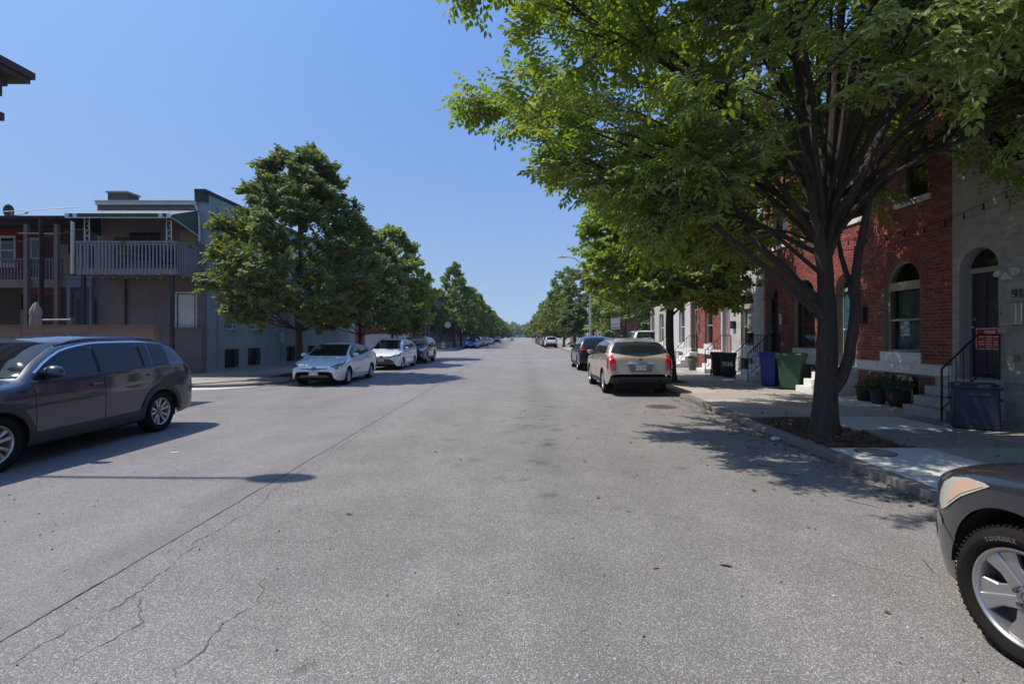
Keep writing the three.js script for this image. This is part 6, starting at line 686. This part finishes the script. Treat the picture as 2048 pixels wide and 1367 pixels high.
{ // pavement cover, litter, fallen leaves and twigs
  const t = thing('pavement_cover', 'round grey meter cover set in the pale new slab', 'cover', [4.83, KH + 0.004, -6.95]); part(t, 'lid', cyl(0.22, 0.22, 0.006, 30), M.concreteDark); part(t, 'ring', new THREE.RingGeometry(0.225, 0.245, 30).rotateX(-PI / 2).translate(0, 0.004, 0), std(0.05, 0.05, 0.05, 0.8));
  const b = thing('loose_brick', 'broken reddish brick lying in the mulch below the big trunk', 'brick', [5.05, KH + 0.04, -7.85], 0.5); part(b, 'brick_lump', rbox(0.22, 0.07, 0.12, 0.02, 0, 0.03, 0), withMap(0.16, 0.06, 0.045, 0.9, Tmottle, 4)); part(b, 'brick_chip', rbox(0.08, 0.05, 0.07, 0.015, 0.17, 0.02, 0.05), withMap(0.14, 0.06, 0.045, 0.9, Tmottle, 4));
  const l = thing('paper_scrap', 'white crumpled paper scrap in the gutter by the mulch pit', 'litter', [4.12, 0.01, -8.25]); const pg = new THREE.IcosahedronGeometry(0.05, 1), pp = pg.attributes.position; for (let i = 0; i < pp.count; i++) { const k = 0.7 + 0.5 * Math.abs(Math.sin(i * 12.9898 + pp.getX(i) * 70)); pp.setXYZ(i, pp.getX(i) * 1.5 * k, pp.getY(i) * 0.6 * k + 0.02, pp.getZ(i) * k); } pg.computeVertexNormals(); part(l, 'paper', pg, std(0.7, 0.7, 0.7, 0.8));
  const l2 = thing('paper_strip', 'thin white strip lying on the road before the grey-blue SUV', 'litter', [-5.0, 0.004, -7.4], 0.25); part(l2, 'strip', box(0.10, 0.004, 0.025), std(0.75, 0.75, 0.75, 0.8)); part(l2, 'strip_end', box(0.03, 0.006, 0.02, 0.055, 0.002, 0.01), std(0.75, 0.75, 0.75, 0.8));
  const lf = setting('gutter_litter', 'dry leaves and twigs gathered along the right gutter', 'leaf litter'); lf.userData.kind = 'stuff'; const r = rng(77), n = 900, im = shadow(new THREE.InstancedMesh(new THREE.CircleGeometry(0.022, 5).scale(1.5, 0.8, 1).rotateX(-PI / 2), std(0.5, 0.5, 0.5, 0.95, { side: THREE.DoubleSide }), n)), m = new THREE.Matrix4(), q = new THREE.Quaternion(); for (let i = 0; i < n; i++) { const d = lerp(3, 17, r()), k = r(), onWalk = k > 0.8, x = onWalk ? lerp(4.5, 8.8, r()) : kerbR(d) - 0.02 - 0.45 * r() ** 2.5, s = 0.4 + 0.9 * r(); q.setFromEuler(new THREE.Euler((r() - 0.5) * 0.6, r() * 6.3, (r() - 0.5) * 0.6)); m.compose(V(x, (onWalk ? KH : 0) + 0.012, -d), q, V(s, s, s)); im.setMatrixAt(i, m); const c = 0.5 + 0.7 * r(); im.setColorAt(i, C(0.22 * c, 0.16 * c, 0.09 * c)); } im.name = 'dry_leaves'; im.userData.kind = 'stuff'; lf.add(im);
  const tw = shadow(new THREE.InstancedMesh(new THREE.CylinderGeometry(0.003, 0.002, 0.22, 4).rotateZ(PI / 2), std(0.04, 0.033, 0.026, 0.9), 70)); for (let i = 0; i < 70; i++) { const d = lerp(3.2, 12, r()); q.setFromEuler(new THREE.Euler(0, r() * 6.3, 0)); const s = 0.4 + r(); m.compose(V(kerbR(d) - 1.3 * r() ** 2, 0.006, -d), q, V(s, 1, 1)); tw.setMatrixAt(i, m); } tw.name = 'twigs'; tw.userData.kind = 'stuff'; lf.add(tw);
}

{ // loose grit and chips of stone on the road, a few fallen leaves
  const g = setting('road_grit', 'loose grit, chips and a few fallen leaves on the asphalt', 'grit'); g.userData.kind = 'stuff'; const r = rng(303), n = 900, im = shadow(new THREE.InstancedMesh(new THREE.IcosahedronGeometry(0.007, 0).scale(1.4, 0.7, 1), std(0.5, 0.5, 0.5, 0.9), n)), m = new THREE.Matrix4(), q = new THREE.Quaternion();
  for (let i = 0; i < n; i++) { const d = 2.3 + 14 * r() * r(), x = lerp(-6, 4, r()), s = 0.4 + 1.1 * r() * r(); q.setFromEuler(new THREE.Euler(r() * 6, r() * 6, r() * 6)); m.compose(V(x, 0.003 * s, -d), q, V(s, s, s)); im.setMatrixAt(i, m); const c = r() < 0.5 ? 0.10 + 0.1 * r() : 0.5 + 0.5 * r(); im.setColorAt(i, C(c, c * 0.96, c * 0.9)); } im.name = 'grit'; im.userData.kind = 'stuff'; g.add(im);
  const lf = shadow(new THREE.InstancedMesh(new THREE.CircleGeometry(0.028, 6).scale(1.6, 0.8, 1).rotateX(-PI / 2), std(0.5, 0.5, 0.5, 0.9, { side: THREE.DoubleSide }), 46)); for (let i = 0; i < 46; i++) { const d = lerp(2.6, 12, r()), x = lerp(-2.4, 4, Math.sqrt(r())), s = 0.45 + 0.6 * r(); q.setFromEuler(new THREE.Euler((r() - 0.5) * 0.5, r() * 6.3, (r() - 0.5) * 0.5)); m.compose(V(x, 0.012, -d), q, V(s, s, s)); lf.setMatrixAt(i, m); const k = 0.4 + r(); lf.setColorAt(i, C(0.30 * k, 0.21 * k, 0.10 * k)); } lf.name = 'fallen_leaves'; lf.userData.kind = 'stuff'; g.add(lf);
}
scene.fog = new THREE.FogExp2(0xc9d8ea, 0.00018);
// ------------------------------------------------------------------ trees
class Wood { // merged tapered tubes
  constructor() { this.P = []; this.Nn = []; this.U = []; this.I = []; }
  tube(pts, r0, r1, sides, radFn) {
    const n = pts.length, base = this.P.length / 3; let t = V(), u = V(), w = V(), len = 0; const ref = V(0.31, 0.2, 0.93).normalize();
    for (let i = 0; i < n; i++) {
      t.copy(pts[Math.min(n - 1, i + 1)]).sub(pts[Math.max(0, i - 1)]).normalize(); u.crossVectors(t, ref).normalize(); w.crossVectors(t, u); if (i) len += pts[i].distanceTo(pts[i - 1]);
      for (let k = 0; k <= sides; k++) { const a = k / sides * 2 * PI, f = i / (n - 1), r = radFn ? radFn(f, a) : lerp(r0, r1, f), c = Math.cos(a), s = Math.sin(a), x = u.x * c + w.x * s, y = u.y * c + w.y * s, z = u.z * c + w.z * s; this.P.push(pts[i].x + x * r, pts[i].y + y * r, pts[i].z + z * r); this.Nn.push(x, y, z); this.U.push(k / sides * Math.max(1, Math.round(r0 * 6.28 / 0.5)), len); }
    }
    for (let i = 0; i < n - 1; i++) for (let k = 0; k < sides; k++) { const a = base + i * (sides + 1) + k, b = a + sides + 1; this.I.push(a, a + 1, b, a + 1, b + 1, b); }
  }
  geo() { const g = new THREE.BufferGeometry(); g.setAttribute('position', new THREE.Float32BufferAttribute(this.P, 3)); g.setAttribute('normal', new THREE.Float32BufferAttribute(this.Nn, 3)); g.setAttribute('uv', new THREE.Float32BufferAttribute(this.U, 2)); g.setIndex(this.I); return g; }
}
// a spray: leaves set alternately on a short twig; each leaf is folded along its midrib
function sprayGeo({ n = 6, len = 0.22, leaf = 0.09, width = 0.5, droop = 0.35, lobed = false, seed = 1 }) {
  const r = rng(seed), P = [], I = [];
  for (let k = 0; k < n; k++) {
    const f = (k + 1) / n, side = k % 2 ? 1 : -1, last = k === n - 1, ang = last ? 0 : side * (0.75 + 0.4 * r()), L = leaf * (0.75 + 0.4 * r()), w = L * width / 2, pitch = -droop * (0.4 + r()), roll = (r() - 0.5) * 0.9;
    const m = new THREE.Matrix4().makeTranslation(f * len, (r() - 0.5) * 0.03, 0).multiply(new THREE.Matrix4().makeRotationY(ang)).multiply(new THREE.Matrix4().makeRotationZ(pitch)).multiply(new THREE.Matrix4().makeRotationX(roll));
    const b = P.length / 3, fold = 0.28 * w;
    const v = lobed ? [[0, 0, 0], [L * 0.28, fold, w * 0.8], [L * 0.4, fold, w * 0.35], [L * 0.62, fold * 1.2, w * 1.15], [L, -L * 0.12, 0], [L * 0.62, fold * 1.2, -w * 1.15], [L * 0.4, fold, -w * 0.35], [L * 0.28, fold, -w * 0.8], [L * 0.5, -0.01 * L, 0]] : [[0, 0, 0], [L * 0.35, fold, w], [L * 0.72, fold * 0.7, w * 0.72], [L, -L * 0.14, 0], [L * 0.72, fold * 0.7, -w * 0.72], [L * 0.35, fold, -w], [L * 0.5, -0.005, 0]];
    for (const q of v) { const p = V(...q).applyMatrix4(m); P.push(p.x, p.y, p.z); }
    const c = v.length - 1; for (let i = 0; i < c; i++) I.push(b + c, b + i, b + (i + 1) % c);
  }
  const g = new THREE.BufferGeometry(); g.setAttribute('position', new THREE.Float32BufferAttribute(P, 3)); g.setIndex(I); g.computeVertexNormals(); return g;
}
const leafMat = (r, g, b, t = 0.42, coat = 0.25) => new THREE.MeshPhysicalMaterial({ color: C(r, g, b), roughness: 0.95, transmission: t, thickness: 0, clearcoat: coat, clearcoatRoughness: 0.35, side: THREE.DoubleSide });
const LEAF = {
  elm: leafMat(0.215, 0.315, 0.014, 0.62, 0.10), oak: leafMat(0.15, 0.215, 0.030, 0.50, 0.20), maple: leafMat(0.19, 0.28, 0.020, 0.55, 0.12), far: leafMat(0.13, 0.19, 0.027, 0.46, 0.10),
};
const SPRAY = {
  elm: sprayGeo({ n: 7, len: 0.30, leaf: 0.115, width: 0.52, seed: 4 }), oak: sprayGeo({ n: 7, len: 0.16, leaf: 0.155, width: 0.6, droop: 0.55, lobed: true, seed: 5 }), maple: sprayGeo({ n: 6, len: 0.26, leaf: 0.15, width: 0.8, droop: 0.5, seed: 6 }), far: sprayGeo({ n: 7, len: 0.42, leaf: 0.30, width: 0.6, droop: 0.5, seed: 7 }),
};
const prof = (P, h) => { if (h <= P[0][0]) return P[0][1]; for (let i = 0; i < P.length - 1; i++) if (h <= P[i + 1][0]) return lerp(P[i][1], P[i + 1][1], (h - P[i][0]) / (P[i + 1][0] - P[i][0])); return 0; };
function tree(o) {
  const { name, label, x, d, seed, P, trunkH, trunkR, mains, secs, twigs, per, kind, style = 'leader', lean = [0, 0], y0 = KH, mat = M.bark, size = 1, drawTwigs = true, group, offset = [0, 0], inner = 0.35 } = o;
  const t = thing(name, label, 'tree', [x, y0, -d], 0, group), r = rng(seed), wood = new Wood(), trunk = new Wood();
  const top = P[P.length - 1][0], ax = h => [lean[0] * h + offset[0] * sstep(trunkH, top * 0.7, h), lean[1] * h + offset[1] * sstep(trunkH, top * 0.7, h)];
  const out = p => { const a = ax(p.y), R = prof(P, p.y), rr = Math.hypot(p.x - a[0], p.z - a[1]); return p.y > top || p.y < P[0][0] || rr > R; };
  const bez = (a, b, c, n, j) => Array.from({ length: n + 1 }, (_, i) => { const f = i / n, q = V().copy(a).multiplyScalar((1 - f) ** 2).addScaledVector(b, 2 * f * (1 - f)).addScaledVector(c, f * f); return i && i < n ? q.add(V((r() - 0.5) * j, (r() - 0.5) * j, (r() - 0.5) * j)) : q; });
  // trunk with root flare
  const th = style === 'leader' ? top * 0.9 : trunkH, tp = Array.from({ length: 15 }, (_, i) => { const h = th * Math.pow(i / 14, 1.15), a = ax(h); return V(a[0] + 0.05 * trunkR * 6 * Math.sin(h * 1.3 + seed), h - 0.06, a[1] + 0.03 * Math.cos(h * 1.7)); });
  trunk.tube(tp, trunkR, trunkR, 18, (f, a) => { const h = f ** 1.15 * th; const base = style === 'leader' ? trunkR * Math.max(0.06, 1 - h / top * 1.02) : trunkR * lerp(1, o.low ? 0.42 : 0.8, f); return base * (1 + 0.45 * Math.exp(-h / 0.22) * (0.75 + 0.35 * Math.sin(a * 5 + seed)) + 0.04 * Math.sin(a * 3 + h * 2) + 0.03 * Math.sin(a * 7 - h * 3)); });
  for (const e of o.extra || []) wood.tube(bez(V(...e[0]), V(...e[1]), V(...e[2]), 9, 0.03), e[3], e[4], 12);
  const sprays = [], addSprays = (pts, n, spread) => { for (let i = 0; i < n; i++) { const f = (i + 0.3 + 0.7 * r()) / n, q = f * (pts.length - 1), k = Math.min(pts.length - 2, Math.floor(q)), p = V().lerpVectors(pts[k], pts[k + 1], q - k), dir = V().subVectors(pts[k + 1], pts[k]).normalize(); dir.add(V((r() - 0.5) * 1.7, (r() - 0.5) * 0.7 + (kind === 'elm' ? -0.1 : 0.35), (r() - 0.5) * 1.7)).normalize(); p.add(V((r() - 0.5) * spread, (r() - 0.5) * spread, (r() - 0.5) * spread)); sprays.push([p, dir]); } };
  for (let i = 0; i < mains; i++) {
    const az = i * 2.39996 + 0.5 * (r() - 0.5) + (o.az || 0), fh = (i + 0.5) / mains, hT = lerp(P[0][0] + 0.3 + Math.max((o.rightLift || 0) * sstep(-0.1, 0.6, Math.cos(az)), (o.frontLift || 0) * sstep(0.05, 0.7, Math.sin(az))), top - 0.15, o.even ? Math.pow(fh, o.even) : fh), a = ax(hT), R = prof(P, hT) * (0.86 + 0.14 * r()), tgt = V(a[0] + R * Math.cos(az), hT, a[1] + R * Math.sin(az));
    let hs, ctl; if (style === 'vase') { hs = lerp(trunkH * (o.low || 0.72), trunkH, r()); const b = ax(hs); var st = V(b[0], hs, b[1]); ctl = V(lerp(st.x, tgt.x, 0.36), lerp(st.y, Math.max(tgt.y, hs + 1.2), 0.62), lerp(st.z, tgt.z, 0.36)); } else { hs = clamp(hT - R * (o.rise ?? 0.55), trunkH * 0.85, top * 0.93); const b = ax(hs); st = V(b[0], hs, b[1]); ctl = V(lerp(st.x, tgt.x, 0.55), lerp(hs, hT, 0.42), lerp(st.z, tgt.z, 0.55)); }
    const L = st.distanceTo(tgt), mp = bez(st, ctl, tgt, 10, 0.06 * Math.min(1, L / 3)), mr = trunkR * (style === 'vase' ? 0.19 : 0.30) * clamp(L / 4, 0.4, 1.15) * (0.7 + 0.5 * r());
    wood.tube(mp, mr, 0.012, 7); addSprays(mp.slice(6), Math.ceil(per * 0.8), 0.15);
    for (let s = 0; s < secs; s++) {
      const f = lerp(inner, 0.97, (s + r()) / secs), k = Math.min(9, Math.floor(f * 10)), p = V().lerpVectors(mp[k], mp[k + 1], f * 10 - k), a2 = ax(p.y), rad = V(p.x - a2[0], 0, p.z - a2[1]).normalize(), dir = V().subVectors(mp[k + 1], mp[k]).normalize().multiplyScalar(0.7).addScaledVector(rad, 0.45).add(V((r() - 0.5) * 2.2, (r() - 0.42) * 1.3, (r() - 0.5) * 2.2)).normalize();
      let l2 = L * lerp(0.5, 0.22, f) * (0.6 + 0.7 * r()) + 0.35, e = p.clone().addScaledVector(dir, l2); for (let q = 0; q < 5 && out(e); q++) { l2 *= 0.72; e.copy(p).addScaledVector(dir, l2); }
      const sp = bez(p, p.clone().addScaledVector(dir, l2 * 0.5).add(V(0, 0.1 * l2, 0)), e, 5, 0.03); wood.tube(sp, mr * lerp(0.5, 0.25, f) + 0.004, 0.005, 5); addSprays(sp, Math.ceil(per * 0.6 * Math.min(1.4, l2)), 0.10);
      for (let w = 0; w < twigs; w++) {
        const g = (w + 0.6) / (twigs + 0.3), kk = Math.min(4, Math.floor(g * 5)), pp = V().lerpVectors(sp[kk], sp[kk + 1], g * 5 - kk), dd = dir.clone().multiplyScalar(0.8).add(V((r() - 0.5) * 1.9, (r() - 0.5) * 0.9, (r() - 0.5) * 1.9)).normalize(); let l3 = 0.35 + 0.55 * r() * Math.min(1.5, l2), ee = pp.clone().addScaledVector(dd, l3); if (out(ee) && r() < 0.75) { l3 *= 0.5; ee = pp.clone().addScaledVector(dd, l3); }
        const tw = [pp, pp.clone().lerp(ee, 0.5).add(V(0, 0.03, 0)), ee]; if (drawTwigs) wood.tube(tw, 0.006, 0.0025, 3); addSprays(tw, per, 0.08);
      }
    }
  }
  part(t, 'trunk', trunk.geo(), mat); part(t, 'branches', wood.geo(), mat === M.barkOak ? M.barkOak : M.bark);
  const tiltY = kind === 'elm' ? 1.1 : 2.4, im = shadow(new THREE.InstancedMesh(SPRAY[kind], LEAF[kind], sprays.length)), m = new THREE.Matrix4(), X = V(), Y = V(), Z = V(), col = new THREE.Color();
  sprays.forEach(([p, dir], i) => {
    X.copy(dir); Y.set((r() - 0.5) * tiltY, 1, (r() - 0.5) * tiltY).normalize(); Z.crossVectors(X, Y).normalize(); Y.crossVectors(Z, X); const s = size * (0.75 + 0.5 * r()); m.makeBasis(X.clone().multiplyScalar(s), Y.clone().multiplyScalar(s), Z.clone().multiplyScalar(s)).setPosition(p); im.setMatrixAt(i, m);
    const k = (0.75 + 0.5 * r()) * (o.tint || 1), yl = (0.9 + 0.35 * r()) * (o.yellow || 1); col.setRGB(k * yl, k, k * 0.9); im.setColorAt(i, col);
  });
  im.name = 'crown'; im.userData.kind = 'stuff'; im.userData.label = 'leafy crown'; t.add(im); return t;
}
// the big elm on the right: many straight limbs fanning out of a short trunk
tree({ name: 'elm_tree', label: 'large spreading tree with fanned dark limbs in the right-hand mulch pit', x: 5.0, d: 8.4, seed: 12, style: 'vase', trunkH: 4.1, trunkR: 0.2, low: 0.62, kind: 'elm', mat: M.bark, mains: 43, secs: 12, twigs: 5, per: 11, inner: 0.3, even: 1.15, az: 0.4, rightLift: 2.7, frontLift: 2.9,
  P: [[2.6, 1.5], [3.2, 2.8], [4.0, 4.2], [4.8, 5.15], [5.6, 6.05], [7, 6.1], [8.5, 5.2], [10, 3.2], [11, 1.2]],
  extra: [[[0.12, 0.72, 0.05], [0.46, 1.1, 0.05], [0.44, 2.5, 0.1], 0.10, 0.07], [[0.44, 2.45, 0.1], [0.45, 3.2, 0.2], [1.0, 6.4, 0.4], 0.07, 0.03], [[0.44, 2.1, 0.1], [0.30, 2.7, 0], [0.36, 4.6, -0.6], 0.05, 0.02], [[-0.05, 1.9, 0], [-0.5, 2.3, 0.1], [-2.9, 4.1, 0.3], 0.085, 0.025], [[0, 2.1, -0.05], [-0.5, 2.8, -0.4], [-2.3, 5.2, -1.6], 0.08, 0.025], [[0, 3.0, 0], [0.05, 4.2, 0], [0.3, 8.6, 0.2], 0.13, 0.04], [[0, 2.6, 0], [-0.35, 4.2, 0.2], [-1.2, 8.0, 0.8], 0.10, 0.035], [[0, 2.8, 0], [0.5, 4.4, 0.3], [1.7, 7.8, 1.2], 0.085, 0.03]] });
tree({ name: 'street_tree', label: 'broad green tree standing in the pavement beside the beige car', x: 5.43, d: 18.4, seed: 21, style: 'vase', trunkH: 2.9, trunkR: 0.16, kind: 'maple', mat: M.barkOak, mains: 30, secs: 7, twigs: 4, per: 8, offset: [-0.35, 0], even: 1.4, P: [[2.55, 1.9], [3.0, 2.6], [4, 2.95], [5.5, 2.8], [7, 2.2], [8.3, 1.1], [9, 0.3]] });
tree({ name: 'oak_tree', label: 'tall dark oak on the left pavement in front of the blue-green wall', x: -8.9, d: 20.6, seed: 33, trunkH: 2.1, trunkR: 0.15, kind: 'oak', mat: M.barkOak, mains: 40, secs: 8, twigs: 4, per: 6, rise: 0.7, P: [[2.0, 2.0], [2.8, 2.9], [4.0, 3.25], [5.2, 3.1], [6.4, 2.5], [7.5, 1.8], [8.4, 1.0], [9.1, 0.2]] });
tree({ name: 'oak_tree', label: 'second oak on the left, behind the white hatchback', x: -9.2, d: 29.5, seed: 34, trunkH: 1.9, trunkR: 0.13, kind: 'oak', mat: M.barkOak, mains: 26, secs: 6, twigs: 3, per: 6, size: 1.25, rise: 0.7, P: [[1.8, 2.3], [3, 3.1], [4.5, 3.1], [6, 2.2], [7.3, 1.0], [7.9, 0.1]] });
tree({ name: 'street_tree', label: 'yellow-green tree behind the white wagon and dark car on the left', x: -9.3, d: 37.3, seed: 35, trunkH: 2.0, trunkR: 0.14, kind: 'maple', mat: M.barkOak, mains: 26, secs: 6, twigs: 3, per: 6, size: 1.4, rise: 0.8, P: [[1.8, 1.8], [3, 2.7], [4.8, 2.9], [6.5, 2.3], [8, 1.3], [9.3, 0.2]] });
const ft = (label, x, d, h, R, seed, o = {}) => tree({ name: 'street_tree', label, x, d, seed, trunkH: h * 0.2, trunkR: 0.10 + h * 0.008, kind: 'far', mat: M.barkOak, mains: 22, secs: 5, twigs: 3, per: o.per || 4, size: o.size || 1, drawTwigs: false, rise: 0.8, group: 'trees along the far blocks', tint: 0.75 + 0.7 * ((seed * 7.31) % 1), yellow: 0.85 + 0.4 * ((seed * 3.77) % 1), P: o.P || [[h * 0.16, R * 0.6], [h * 0.28, R], [h * 0.5, R * 0.95], [h * 0.7, R * 0.6], [h * 0.88, R * 0.25], [h, 0.05]], mat: M.barkOak });
ft('tall pointed tree behind the orange barrel on the left', -9.3, 72, 11.6, 3.6, 51);
[[80, 10.4, 3.7], [91, 10, 3.8], [103, 9.6, 3.8], [117, 9.2, 4], [133, 9, 4], [152, 8.6, 4], [176, 8.5, 4.5], [205, 8, 4.5], [245, 8, 5]].forEach(([d, h, R], i) => ft(`${['second', 'third', 'fourth', 'fifth', 'sixth', 'seventh', 'eighth', 'ninth', 'farthest'][i]} tree of the dark row down the far left kerb`, -9.2 + (i % 3) * 0.3, d, h, R, 60 + i, { size: 1 + i * 0.12 }));
ft('small round bright green tree before the far right block', 5.9, 55.5, 5.0, 1.25, 81, { P: [[1.6, 0.5], [2.1, 1.1], [3.4, 1.25], [4.4, 0.9], [5.0, 0.1]], size: 0.7 });
ft('tall thin-crowned tree by the white boxy car on the right', 6.3, 74, 11.2, 2.4, 82, { per: 2, P: [[2, 1.6], [4, 2.5], [7, 2.3], [9, 1.5], [10.5, 0.9], [11.2, 0.3]] });
ft('slim tree just behind the far right street lamp', 7.0, 60, 9.4, 2.3, 86, { size: 0.9, P: [[2, 1.2], [3.5, 2.1], [6, 2.3], [8, 1.6], [9.4, 0.3]] });
ft('dense dark tree on the far right beyond the parked cars', 5.9, 86, 9.3, 3.0, 83);
[[98, 9, 3.3], [115, 8.4, 3.4], [140, 8, 3.6], [170, 7.4, 3.8], [215, 7, 4], [270, 6.5, 4.5]].forEach(([d, h, R], i) => ft(`${['first', 'second', 'third', 'fourth', 'fifth', 'last'][i]} tree past the dense one down the far right kerb`, 6.2 + (i % 2) * 0.4, d, h, R, 90 + i, { size: 1 + i * 0.14, P: [[h * 0.16, R * 0.7], [h * 0.3, R], [h * 0.6, R], [h * 0.82, R * 0.65], [h, R * 0.1]] }));
ft('bushy tree in the side street behind the small round tree', 9.6, 47, 8.2, 3.2, 99, { size: 1.0 });
{ // wooded rise closing the street
  const hill = setting('hill', 'low wooded rise at the far end of the street', 'hill'), g = new THREE.PlaneGeometry(900, 300, 90, 20).rotateX(-PI / 2), p = g.attributes.position, nn = new ImprovedNoise();
  for (let i = 0; i < p.count; i++) { const x = p.getX(i), z = p.getZ(i); p.setY(i, (1 - (z / 150) ** 2) * (10 + 4 * nn.noise(x / 60, 0, z / 60) + 0.00003 * x * x)); } g.computeVertexNormals();
  part(hill, 'slope', muv(g.translate(0, -0.5, -900)), withMap(0.10, 0.15, 0.045, 1, Tmottle, 0.05));
  const im = shadow(new THREE.InstancedMesh(SPRAY.far, LEAF.far, 9000)), r = rng(5), m = new THREE.Matrix4(), q = new THREE.Quaternion();
  for (let i = 0; i < 9000; i++) { const c = Math.floor(i / 30), rc = rng(c + 900), cx = (rc() - 0.5) * 240, cz = -(560 + 300 * rc()), R = 4 + 3 * rc(); q.setFromEuler(new THREE.Euler(r() * 6, r() * 6, r() * 6)); const u = r() * 6.28, w = Math.acos(2 * r() - 1), s = 7 + 4 * r(); const px = cx + R * Math.sin(w) * Math.cos(u); m.compose(V(Math.abs(px) < 9 && cz > -700 ? px + 22 * Math.sign(px || 1) : px, 3 + R * 0.9 + R * 0.9 * Math.cos(w) + 5 * sstep(600, 860, -cz), cz + R * Math.sin(w) * Math.sin(u)), q, V(s, s, s)); im.setMatrixAt(i, m); }
  const wd = thing('distant_wood', 'far-off belt of bluish trees closing the street', 'wood', [0, 0, 0]); im.name = 'crowns'; im.userData.kind = 'stuff'; wd.userData.kind = 'stuff'; wd.add(im);
}
renderer.render(scene, camera);
